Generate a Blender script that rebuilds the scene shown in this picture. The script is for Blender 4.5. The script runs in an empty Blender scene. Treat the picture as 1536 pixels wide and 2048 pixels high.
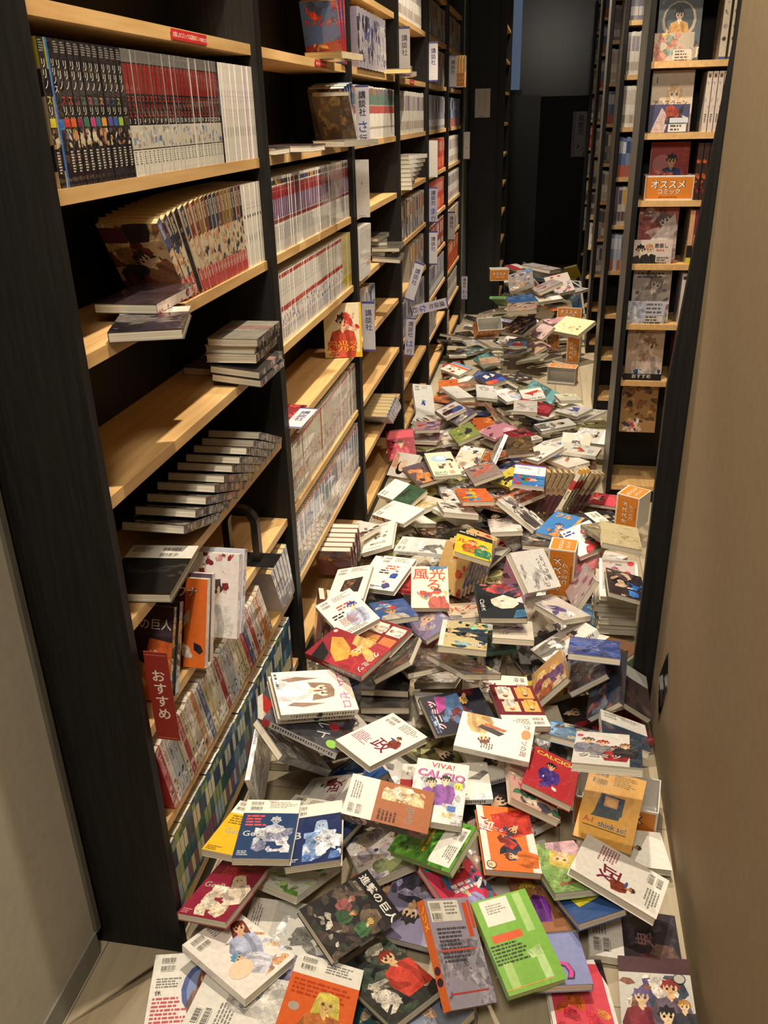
import bpy, math, random
from mathutils import Vector, Matrix, Quaternion
from mathutils.geometry import tessellate_polygon
R = random.Random(7)
SC = bpy.context.scene
COL = SC.collection

# ---------------------------------------------------------------- camera, light, exposure
cam = bpy.data.objects.new('camera', bpy.data.cameras.new('camera'))
COL.objects.link(cam)
cam.data.sensor_fit = 'HORIZONTAL'
cam.data.sensor_width = 36.0
cam.data.lens = 1712.1 / 1536 * 36.0
cam.data.clip_start = 0.02
_r = Vector((0.98398397, 0.17670702, -0.02345594))
_u = Vector((-0.05341526, 0.41782849, 0.90695433))
_f = Vector((-0.17006576, 0.89117562, -0.42057539))
cam.matrix_world = Matrix(((_r.x, _u.x, -_f.x, 0.6492), (_r.y, _u.y, -_f.y, -1.1064), (_r.z, _u.z, -_f.z, 1.5089), (0, 0, 0, 1)))
SC.camera = cam
SC.view_settings.view_transform = 'Standard'
SC.view_settings.look = 'None'
SC.view_settings.gamma = 1.0
SC.view_settings.use_curve_mapping = False
SC.view_settings.exposure = 0.0
W = bpy.data.worlds.new('room_air')
SC.world = W
W.use_nodes = True
W.node_tree.nodes['Background'].inputs[0].default_value = (1.0, 0.88, 0.74, 1)
W.node_tree.nodes['Background'].inputs[1].default_value = 0.125

def spot(loc, aim, watts, deg, col=(1.0, 0.87, 0.69), rad=0.03, blend=0.35):
    d = bpy.data.lights.new('ceiling_spot_light', 'SPOT')
    d.energy = watts; d.color = col; d.spot_size = math.radians(deg); d.spot_blend = blend; d.shadow_soft_size = rad
    o = bpy.data.objects.new('ceiling_spot_light', d)
    COL.objects.link(o)
    o.location = loc
    o.rotation_euler = (Vector(aim) - Vector(loc)).to_track_quat('-Z', 'Y').to_euler()
    return o

def area(loc, aim, watts, size, col=(1.0, 0.89, 0.74)):
    d = bpy.data.lights.new('ceiling_panel_light', 'AREA')
    d.energy = watts; d.color = col; d.size = size
    o = bpy.data.objects.new('ceiling_panel_light', d)
    COL.objects.link(o)
    o.location = loc
    o.rotation_euler = (Vector(aim) - Vector(loc)).to_track_quat('-Z', 'Y').to_euler()

# the ceiling spotlights down the middle of the aisle
spot((0.46, 0.42, 3.05), (0.42, 0.60, 0), 225, 70)
spot((0.48, 1.75, 3.05), (0.36, 1.90, 0), 225, 74)
spot((0.52, 3.05, 3.05), (0.42, 3.1, 0), 190, 72)
spot((0.60, 4.70, 3.05), (0.80, 4.85, 0), 420, 60)
spot((0.60, 6.40, 3.05), (0.6, 6.4, 0), 80, 70)
# dimmer lamps over the side aisles and behind the photographer
spot((1.35, 1.35, 3.00), (1.2, 2.3, 0.9), 85, 100, (1.0, 0.82, 0.64), 0.08)
area((0.55, -1.5, 2.95), (0.45, 0.3, 0.2), 46, 0.5)

# ---------------------------------------------------------------- colours and materials
def lin(c):
    if isinstance(c, str):
        c = [int(c[i:i + 2], 16) / 255 for i in (0, 2, 4)]
    return tuple(x / 12.92 if x <= 0.04045 else ((x + 0.055) / 1.055) ** 2.4 for x in c[:3])

def mat(name, rough=0.5, spec=0.5):
    m = bpy.data.materials.new(name)
    m.use_nodes = True
    b = m.node_tree.nodes['Principled BSDF']
    b.inputs['Roughness'].default_value = rough
    b.inputs['Specular IOR Level'].default_value = spec
    return m, m.node_tree, b

def N(nt, typ, **kw):
    n = nt.nodes.new(typ)
    for k, v in kw.items():
        if hasattr(n, k): setattr(n, k, v)
        else: n.inputs[k.replace('_', ' ')].default_value = v
    return n

def noisy(name, c1, c2, scale, stretch=(1, 1, 1), rough=0.5, bump=0.0, spec=0.5, detail=4.0, bscale=None):
    m, nt, b = mat(name, rough, spec)
    tc = N(nt, 'ShaderNodeTexCoord'); mp = N(nt, 'ShaderNodeMapping')
    mp.inputs['Scale'].default_value = stretch
    nz = N(nt, 'ShaderNodeTexNoise'); nz.inputs['Scale'].default_value = scale; nz.inputs['Detail'].default_value = detail
    cr = N(nt, 'ShaderNodeValToRGB')
    cr.color_ramp.elements[0].color = (*lin(c1), 1); cr.color_ramp.elements[1].color = (*lin(c2), 1)
    cr.color_ramp.elements[0].position = 0.3; cr.color_ramp.elements[1].position = 0.7
    L = nt.links.new
    L(tc.outputs['Object'], mp.inputs[0]); L(mp.outputs[0], nz.inputs['Vector']); L(nz.outputs['Fac'], cr.inputs[0]); L(cr.outputs[0], b.inputs['Base Color'])
    if bump:
        bp = N(nt, 'ShaderNodeBump'); bp.inputs['Strength'].default_value = bump; bp.inputs['Distance'].default_value = 0.002
        L(nz.outputs['Fac'], bp.inputs['Height']); L(bp.outputs[0], b.inputs['Normal'])
    return m

def print_mat(name, coat, rough, wavy):
    """Printed paper or card: ink colours come from the mesh, a faint mottle over them, under a clear plastic wrapper when coat > 0."""
    m, nt, b = mat(name, rough, 0.4)
    L = nt.links.new
    at = N(nt, 'ShaderNodeVertexColor'); at.layer_name = 'Col'
    tc = N(nt, 'ShaderNodeTexCoord')
    nz = N(nt, 'ShaderNodeTexNoise'); nz.inputs['Scale'].default_value = 95; nz.inputs['Detail'].default_value = 3
    mr = N(nt, 'ShaderNodeMapRange'); mr.inputs['To Min'].default_value = 0.80; mr.inputs['To Max'].default_value = 1.14
    mx = N(nt, 'ShaderNodeMix', data_type='RGBA', blend_type='MULTIPLY'); mx.inputs[0].default_value = 1.0
    L(tc.outputs['Object'], nz.inputs['Vector']); L(nz.outputs['Fac'], mr.inputs['Value'])
    # hand drawn line work and tone patches inside pictures, whose ink carries alpha 0
    mp = N(nt, 'ShaderNodeMapping'); mp.inputs['Scale'].default_value = (1.0, 0.55, 1.0)
    n3 = N(nt, 'ShaderNodeTexNoise'); n3.inputs['Scale'].default_value = 42; n3.inputs['Detail'].default_value = 3; n3.inputs['Distortion'].default_value = 1.6
    wv = N(nt, 'ShaderNodeMath', operation='MULTIPLY'); wv.inputs[1].default_value = 9.0
    fr = N(nt, 'ShaderNodeMath', operation='FRACT'); cr = N(nt, 'ShaderNodeValToRGB')
    e = cr.color_ramp.elements; e[0].position = 0.0; e[0].color = (0.10, 0.08, 0.08, 1); e[1].position = 0.16; e[1].color = (0.85, 0.85, 0.85, 1)
    e2 = e.new(0.62); e2.color = (0.95, 0.95, 0.95, 1); e3 = e.new(0.72); e3.color = (1.35, 1.32, 1.28, 1); e4 = e.new(1.0); e4.color = (1.0, 1.0, 1.0, 1)
    n4 = N(nt, 'ShaderNodeTexNoise'); n4.inputs['Scale'].default_value = 60; n4.inputs['Detail'].default_value = 2
    cs = N(nt, 'ShaderNodeMapRange'); cs.inputs['From Min'].default_value = 0.35; cs.inputs['From Max'].default_value = 0.65; cs.inputs['To Min'].default_value = 0.55; cs.inputs['To Max'].default_value = 1.25
    m1 = N(nt, 'ShaderNodeMix', data_type='RGBA', blend_type='MULTIPLY'); m1.inputs[0].default_value = 1.0
    m2 = N(nt, 'ShaderNodeMix', data_type='RGBA', blend_type='MULTIPLY'); m2.inputs[0].default_value = 1.0
    ma = N(nt, 'ShaderNodeMix', data_type='RGBA')
    L(tc.outputs['Object'], mp.inputs[0]); L(mp.outputs[0], n3.inputs['Vector']); L(n3.outputs['Fac'], wv.inputs[0]); L(wv.outputs[0], fr.inputs[0]); L(fr.outputs[0], cr.inputs[0])
    L(tc.outputs['Object'], n4.inputs['Vector']); L(n4.outputs['Fac'], cs.inputs['Value'])
    L(at.outputs['Color'], m1.inputs[6]); L(cr.outputs[0], m1.inputs[7]); L(m1.outputs[2], m2.inputs[6]); L(cs.outputs[0], m2.inputs[7])
    L(at.outputs['Alpha'], ma.inputs[0]); L(m2.outputs[2], ma.inputs[6]); L(at.outputs['Color'], ma.inputs[7])
    L(ma.outputs[2], mx.inputs[6]); L(mr.outputs[0], mx.inputs[7]); L(mx.outputs[2], b.inputs['Base Color'])
    if coat:
        b.inputs['Coat Weight'].default_value = coat; b.inputs['Coat Roughness'].default_value = 0.05; b.inputs['Coat IOR'].default_value = 1.5
        n2 = N(nt, 'ShaderNodeTexNoise'); n2.inputs['Scale'].default_value = 14; n2.inputs['Detail'].default_value = 2
        bp = N(nt, 'ShaderNodeBump'); bp.inputs['Strength'].default_value = wavy; bp.inputs['Distance'].default_value = 0.01
        L(tc.outputs['Object'], n2.inputs['Vector']); L(n2.outputs['Fac'], bp.inputs['Height']); L(bp.outputs[0], b.inputs['Coat Normal'])
    return m

def page_mat(name, c1, c2):
    m, nt, b = mat(name, 0.85, 0.2)
    L = nt.links.new
    tc = N(nt, 'ShaderNodeTexCoord'); mp = N(nt, 'ShaderNodeMapping'); mp.inputs['Scale'].default_value = (6, 6, 1500)
    nz = N(nt, 'ShaderNodeTexNoise'); nz.inputs['Scale'].default_value = 1.0; nz.inputs['Detail'].default_value = 2
    cr = N(nt, 'ShaderNodeValToRGB'); cr.color_ramp.elements[0].position = 0.35; cr.color_ramp.elements[1].position = 0.65
    cr.color_ramp.elements[0].color = (*lin(c1), 1); cr.color_ramp.elements[1].color = (*lin(c2), 1)
    L(tc.outputs['Object'], mp.inputs[0]); L(mp.outputs[0], nz.inputs['Vector']); L(nz.outputs['Fac'], cr.inputs[0]); L(cr.outputs[0], b.inputs['Base Color'])
    return m

M_COVER = print_mat('wrapped_cover', 1.0, 0.42, 0.8)
M_CARD = print_mat('printed_card', 0.0, 0.55, 0)
M_PAGE = page_mat('page_edges', 'b9b09a', 'e6decb')
M_PAGEY = page_mat('yellowed_page_edges', 'a8905a', 'dcc58c')
M_WOOD = noisy('maple_laminate', 'c79c62', 'd9b37b', 9, (9, 0.5, 9), 0.42, 0.04, 0.4)
M_DARK = noisy('black_oak_laminate', '11100f', '1e1c19', 26, (7, 7, 0.35), 0.55, 0.25, 0.25)
M_GREY = noisy('grey_edge_laminate', '57534a', '666157', 30, (4, 4, 0.4), 0.42, 0.05, 0.5)
M_WALLL = noisy('grey_wall_paper', 'a59f90', 'aea897', 60, (1, 1, 1), 0.8, 0.1)
M_WALLR = noisy('beige_wall_paper', '857357', '8d7a5b', 45, (1, 1, 1), 0.75, 0.12)
M_BASE = noisy('vinyl_skirting', '77756c', '82807a', 20, (1, 1, 1), 0.55)
M_CEIL = noisy('black_ceiling_paint', '1a1917', '22201d', 20, (1, 1, 1), 0.8)
M_NIGHT = noisy('dark_blue_glass', '0b1018', '10161f', 3, (1, 1, 1), 0.25)
M_METAL = noisy('black_steel', '100f0e', '191816', 30, (1, 1, 1), 0.35)

def floor_mat():
    m, nt, b = mat('oak_floor_planks', 0.45, 0.4)
    L = nt.links.new
    tc = N(nt, 'ShaderNodeTexCoord'); mp = N(nt, 'ShaderNodeMapping'); mp.inputs['Rotation'].default_value = (0, 0, math.pi / 2)
    bk = N(nt, 'ShaderNodeTexBrick'); bk.inputs['Scale'].default_value = 1.0
    bk.inputs['Brick Width'].default_value = 0.92; bk.inputs['Row Height'].default_value = 0.15; bk.inputs['Mortar Size'].default_value = 0.0012
    bk.inputs['Color1'].default_value = (*lin('a1937a'), 1); bk.inputs['Color2'].default_value = (*lin('b0a288'), 1); bk.inputs['Mortar'].default_value = (*lin('6d6250'), 1)
    m2 = N(nt, 'ShaderNodeMapping'); m2.inputs['Scale'].default_value = (30, 2.0, 1)
    nz = N(nt, 'ShaderNodeTexNoise'); nz.inputs['Scale'].default_value = 2.2; nz.inputs['Detail'].default_value = 5
    mr = N(nt, 'ShaderNodeMapRange'); mr.inputs['To Min'].default_value = 0.72; mr.inputs['To Max'].default_value = 1.2
    mx = N(nt, 'ShaderNodeMix', data_type='RGBA', blend_type='MULTIPLY'); mx.inputs[0].default_value = 1.0
    L(tc.outputs['Object'], mp.inputs[0]); L(mp.outputs[0], bk.inputs['Vector']); L(tc.outputs['Object'], m2.inputs[0]); L(m2.outputs[0], nz.inputs['Vector'])
    L(nz.outputs['Fac'], mr.inputs['Value']); L(bk.outputs['Color'], mx.inputs[6]); L(mr.outputs[0], mx.inputs[7]); L(mx.outputs[2], b.inputs['Base Color'])
    return m
M_FLOOR = floor_mat()

def glow_mat(name, c, s):
    m, nt, b = mat(name)
    b.inputs['Emission Color'].default_value = (*lin(c), 1); b.inputs['Emission Strength'].default_value = s
    b.inputs['Base Color'].default_value = (*lin(c), 1)
    return m

def film_mat():
    m = bpy.data.materials.new('clear_plastic_film'); m.use_nodes = True
    nt = m.node_tree; nt.nodes.clear(); L = nt.links.new
    out = N(nt, 'ShaderNodeOutputMaterial'); mix = N(nt, 'ShaderNodeMixShader')
    tr = N(nt, 'ShaderNodeBsdfTransparent'); tr.inputs[0].default_value = (0.86, 0.85, 0.82, 1)
    gl = N(nt, 'ShaderNodeBsdfGlossy'); gl.inputs['Roughness'].default_value = 0.08
    fr = N(nt, 'ShaderNodeFresnel'); fr.inputs[0].default_value = 1.45
    nz = N(nt, 'ShaderNodeTexNoise'); nz.inputs['Scale'].default_value = 18; bp = N(nt, 'ShaderNodeBump'); bp.inputs['Strength'].default_value = 0.6; bp.inputs['Distance'].default_value = 0.01
    tc = N(nt, 'ShaderNodeTexCoord')
    L(tc.outputs['Object'], nz.inputs['Vector']); L(nz.outputs['Fac'], bp.inputs['Height']); L(bp.outputs[0], gl.inputs['Normal']); L(bp.outputs[0], fr.inputs['Normal'])
    L(fr.outputs[0], mix.inputs[0]); L(tr.outputs[0], mix.inputs[1]); L(gl.outputs[0], mix.inputs[2]); L(mix.outputs[0], out.inputs[0])
    return m
M_FILM = film_mat()

# ---------------------------------------------------------------- mesh helpers
class MB:
    """Collects faces (with ink colour and material slot) and links them as one mesh object."""
    def __init__(s):
        s.v = []; s.f = []; s.c = []; s.m = []
    def face(s, pts, col=(0.5, 0.5, 0.5), mi=0):
        b = len(s.v)
        s.v.extend([tuple(p) for p in pts]); s.f.append(tuple(range(b, b + len(pts)))); s.c.append(col); s.m.append(mi)
    def tris(s, pts, tri, col, mi=0):
        b = len(s.v)
        s.v.extend([tuple(p) for p in pts])
        for t in tri:
            s.f.append(tuple(b + i for i in t)); s.c.append(col); s.m.append(mi)
    def box(s, lo, hi, col=(0.5, 0.5, 0.5), mi=0, skip=''):
        x0, y0, z0 = lo; x1, y1, z1 = hi
        P = [(x0, y0, z0), (x1, y0, z0), (x1, y1, z0), (x0, y1, z0), (x0, y0, z1), (x1, y0, z1), (x1, y1, z1), (x0, y1, z1)]
        b = len(s.v); s.v.extend(P)
        for k, q in (('d', (3, 2, 1, 0)), ('u', (4, 5, 6, 7)), ('n', (0, 1, 5, 4)), ('e', (1, 2, 6, 5)), ('f', (2, 3, 7, 6)), ('w', (3, 0, 4, 7))):
            if k in skip: continue
            s.f.append(tuple(b + i for i in q)); s.c.append(col); s.m.append(mi)
    def hull(s, pts, n, col=(0.5, 0.5, 0.5), mi=0):
        """A prism from a closed outline of n points listed first at one end, then at the other."""
        b = len(s.v); s.v.extend([tuple(p) for p in pts])
        s.f.append(tuple(b + i for i in reversed(range(n)))); s.f.append(tuple(b + n + i for i in range(n)))
        for i in range(n):
            j = (i + 1) % n
            s.f.append((b + i, b + j, b + n + j, b + n + i))
        s.c += [col] * (n + 2); s.m += [mi] * (n + 2)
    def mesh(s, name, mats):
        me = bpy.data.meshes.new(name)
        me.from_pydata(s.v, [], s.f)
        for m in mats: me.materials.append(m)
        me.polygons.foreach_set('material_index', s.m)
        ca = me.color_attributes.new('Col', 'FLOAT_COLOR', 'CORNER')
        buf = []
        for f, c in zip(s.f, s.c):
            buf.extend((c[0], c[1], c[2], c[3] if len(c) > 3 else 1.0) * len(f))
        ca.data.foreach_set('color', buf)
        me.update()
        return me
    def build(s, name, mats, parent=None):
        return put(name, s.mesh(name, mats), parent)

def put(name, data, parent=None, loc=None, rot=None):
    o = bpy.data.objects.new(name, data)
    COL.objects.link(o)
    if parent: o.parent = parent
    if loc is not None: o.location = loc
    if rot is not None:
        o.rotation_mode = 'QUATERNION'; o.rotation_quaternion = rot
    return o
def tag(o, label, cat, group=None, kind=None):
    if label: o['label'] = label
    if cat: o['category'] = cat
    if group: o['group'] = group
    if kind: o['kind'] = kind
    return o
def thing(name, label, cat, loc=(0, 0, 0), group=None):
    o = put(name, None, None, loc); o.empty_display_size = 0.05
    return tag(o, label, cat, group)
def slab(name, lo, hi, m, parent=None, kind=None):
    b = MB(); b.box(lo, hi); o = b.build(name, [m], parent)
    if kind: o['kind'] = kind
    return o
# ---------------------------------------------------------------- the room
ZL = [0.0757 + 0.2254 * k for k in range(10)]      # shelf heights shared by every bookcase
TB = 0.0208                                         # board thickness
def bay(k): return k * 0.9417, k * 0.9417 + 0.9
slab('floor', (-1.2, -2.6, -0.1), (4.2, 9.4, 0), M_FLOOR, kind='structure')
slab('ceiling', (-1.2, -2.6, 3.2), (4.2, 9.4, 3.3), M_CEIL, kind='structure')
slab('wall_left', (-0.30, -2.6, 0), (-0.158, -0.047, 3.2), M_WALLL, kind='structure')
slab('baseboard_left', (-0.158, -2.6, 0), (-0.1535, -0.047, 0.058), M_BASE, kind='structure')
slab('trim_1', (-0.158, -0.047, 0.058), (-0.150, -0.033, 3.2), M_GREY, kind='structure')
slab('wall_right', (0.993, -2.6, 0), (1.12, 0.885, 3.2), M_WALLR, kind='structure')
slab('wall_side', (-1.2, -2.6, 0), (-1.1, 9.4, 3.2), M_CEIL, kind='structure')
slab('wall_rear', (-1.2, 9.25, 0), (4.2, 9.4, 3.2), M_NIGHT, kind='structure')
slab('wall_far', (4.1, -2.6, 0), (4.2, 9.4, 3.2), M_CEIL, kind='structure')
slab('wall_front', (-1.2, -2.7, 0), (4.2, -2.6, 3.2), M_WALLR, kind='structure')
b = MB()
pr = [(0.9405, 0), (0.9405, 0.92), (0.989, 1.62), (0.989, 3.2), (1.12, 3.2), (1.12, 0)]
b.hull([(x, 0.888, z) for x, z in pr] + [(x, 0.912, z) for x, z in pr], len(pr))
tag(b.build('trim_2', [M_DARK]), None, None, kind='structure')
# pale streak of light on the rear wall, put in as an added glowing strip
slab('light_streak_1', (0.10, 9.2, 1.72), (0.275, 9.25, 3.2), glow_mat('pale_blue_glow', '5c6c82', 0.55), kind='structure')
slab('added_streak_ledge', (0.085, 9.19, 1.66), (0.30, 9.25, 1.72), M_GREY, kind='structure')  # added grey ledge at the foot of the glowing streak

# ---------------------------------------------------------------- bookcases
def bookcase(name, y0, y1, label, levels, xf=0.0, depth=0.24, xside=0.012, top=2.33):
    """A bookcase against the aisle side facing +x: sides, back, plinth, shelves (each a part)."""
    t = thing(name, label, 'bookcase', (xf - depth / 2, (y0 + y1) / 2, 0), 'bookcases along the aisle')
    o = t.location
    def part(n, lo, hi, m): slab(n, [a - c for a, c in zip(lo, o)], [a - c for a, c in zip(hi, o)], m, t)
    part('side_panel', (xf - depth, y0 - 0.0205, 0), (xf + xside, y0 - 0.0006, top), M_DARK)
    part('side_panel', (xf - depth, y1 + 0.0006, 0), (xf + xside, y1 + 0.0203, top), M_DARK)
    part('back_panel', (xf - depth - 0.008, y0 - 0.02, 0), (xf - depth - 0.0002, y1 + 0.02, top), M_DARK)
    part('plinth', (xf - depth, y0, 0), (xf - 0.006, y1, ZL[0] - TB - 0.0004), M_DARK)
    for l in levels:
        part('shelf', (xf - depth, y0, ZL[l] - TB), (xf, y1, ZL[l]), M_WOOD)
    return t
BAYS = ['black bookcase nearest the grey wall with its tall end panel', 'black bookcase second from the grey wall, holding the long red and blue rows',
        'black bookcase third from the grey wall with a bare shelf and white fanned books', 'black bookcase fourth from the grey wall, packed with hanging signs',
        'black bookcase fifth from the grey wall behind the crooked signs', 'black bookcase last before the grey post at the far end of the aisle']
for k in range(6):
    y0, y1 = bay(k)
    t = bookcase('bookcase', y0, y1, BAYS[k], range(10), depth=0.178)
# grey post and the dark end panel past the sixth bay, then the bookcase beyond it
slab('trim_3', (-0.19, 5.66, 0), (0.018, 6.20, 3.2), M_GREY, kind='structure')
tag(slab('end_panel', (0.03, 5.99, 0), (0.235, 6.02, 2.7), M_DARK), 'tall black end panel with a paper notice beyond the grey post', 'panel')
t = bookcase('bookcase', 6.06, 6.90, 'black bookcase with half empty shelves beyond the notice panel', range(10), xf=0.275, depth=0.25)
b = MB(); b.box((0.06, 8.62, 0), (0.515, 8.66, 1.655)); 
tag(b.build('partition_panel', [M_METAL]), 'flat black partition panel at the end of the aisle under the glowing streak', 'panel')
b = MB(); b.box((0.516, 8.60, 0), (1.10, 8.64, 1.64)); 
tag(b.build('partition_panel', [M_DARK]), 'charcoal wood grain partition panel beside the flat black one', 'panel')

# rows of bookcases standing across the end of the side aisles, shelves facing the camera side
ROWY = [2.32, 3.56, 4.82, 6.07, 7.32]
RLAB = ['dark bookcase showing recommended comics face out near the beige wall', 'dark bookcase standing second behind the face out display bookcase',
        'dark bookcase standing third along the side aisles', 'dark bookcase standing fourth along the side aisles', 'dark bookcase standing last along the side aisles']
for i, y in enumerate(ROWY):
    t = thing('bookcase', RLAB[i], 'bookcase', (1.3, y + 0.12, 0), 'bookcases across the side aisles')
    o = t.location
    def part(n, lo, hi, m): slab(n, [a - c for a, c in zip(lo, o)], [a - c for a, c in zip(hi, o)], m, t)
    part('side_panel', (0.949, y - 0.012, 0), (0.9695, y + 0.25, 2.33), M_GREY)
    part('edge_strip', (0.9492, y - 0.0135, 0), (0.9694, y - 0.0122, 2.33), M_DARK)
    part('side_panel', (1.93, y - 0.012, 0), (1.95, y + 0.25, 2.33), M_DARK)
    part('back_panel', (0.9697, y + 0.235, 0), (1.93, y + 0.25, 2.33), M_DARK)
    part('plinth', (0.97, y + 0.01, 0), (1.9295, y + 0.234, ZL[0] - TB - 0.0004), M_DARK)
    for l in range(10):
        if i == 0 and l == 1: continue
        part('shelf', (0.97, y, ZL[l] - TB), (1.9295, y + 0.234, ZL[l]), M_WOOD)
# ---------------------------------------------------------------- printing on covers, spines, cards
_glyph = {}
def glyphs(text, bold=0.0):
    """Flat triangles of a piece of writing, one unit high, starting at x = 0."""
    key = (text, bold)
    if key not in _glyph:
        cu = bpy.data.curves.new('ink', 'FONT'); cu.body = text; cu.resolution_u = 2; cu.offset = bold; cu.size = 1.0
        o = bpy.data.objects.new('ink', cu); COL.objects.link(o)
        me = o.evaluated_get(bpy.context.evaluated_depsgraph_get()).to_mesh()
        v = [(p.co.x, p.co.y) for p in me.vertices]
        me.calc_loop_triangles()
        t = [tuple(q.vertices) for q in me.loop_triangles]
        x0 = min((p[0] for p in v), default=0); x1 = max((p[0] for p in v), default=1)
        o.evaluated_get(bpy.context.evaluated_depsgraph_get()).to_mesh_clear()
        COL.objects.unlink(o); bpy.data.objects.remove(o); bpy.data.curves.remove(cu)
        _glyph[key] = ([(p[0] - x0, p[1]) for p in v], t, x1 - x0)
    return _glyph[key]

def clip(poly, a):
    """Cut a flat outline to the face, 0..1 across and 0..a up."""
    for ax, lim, sg in ((0, 0, 1), (0, 1, -1), (1, 0, 1), (1, a, -1)):
        out = []
        for i in range(len(poly)):
            p, q = poly[i - 1], poly[i]
            dp, dq = (p[ax] - lim) * sg, (q[ax] - lim) * sg
            if (dp >= 0) != (dq >= 0):
                t = dp / (dp - dq); out.append((p[0] + (q[0] - p[0]) * t, p[1] + (q[1] - p[1]) * t))
            if dq >= 0: out.append(q)
        poly = out
        if len(poly) < 3: return []
    return poly

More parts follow.
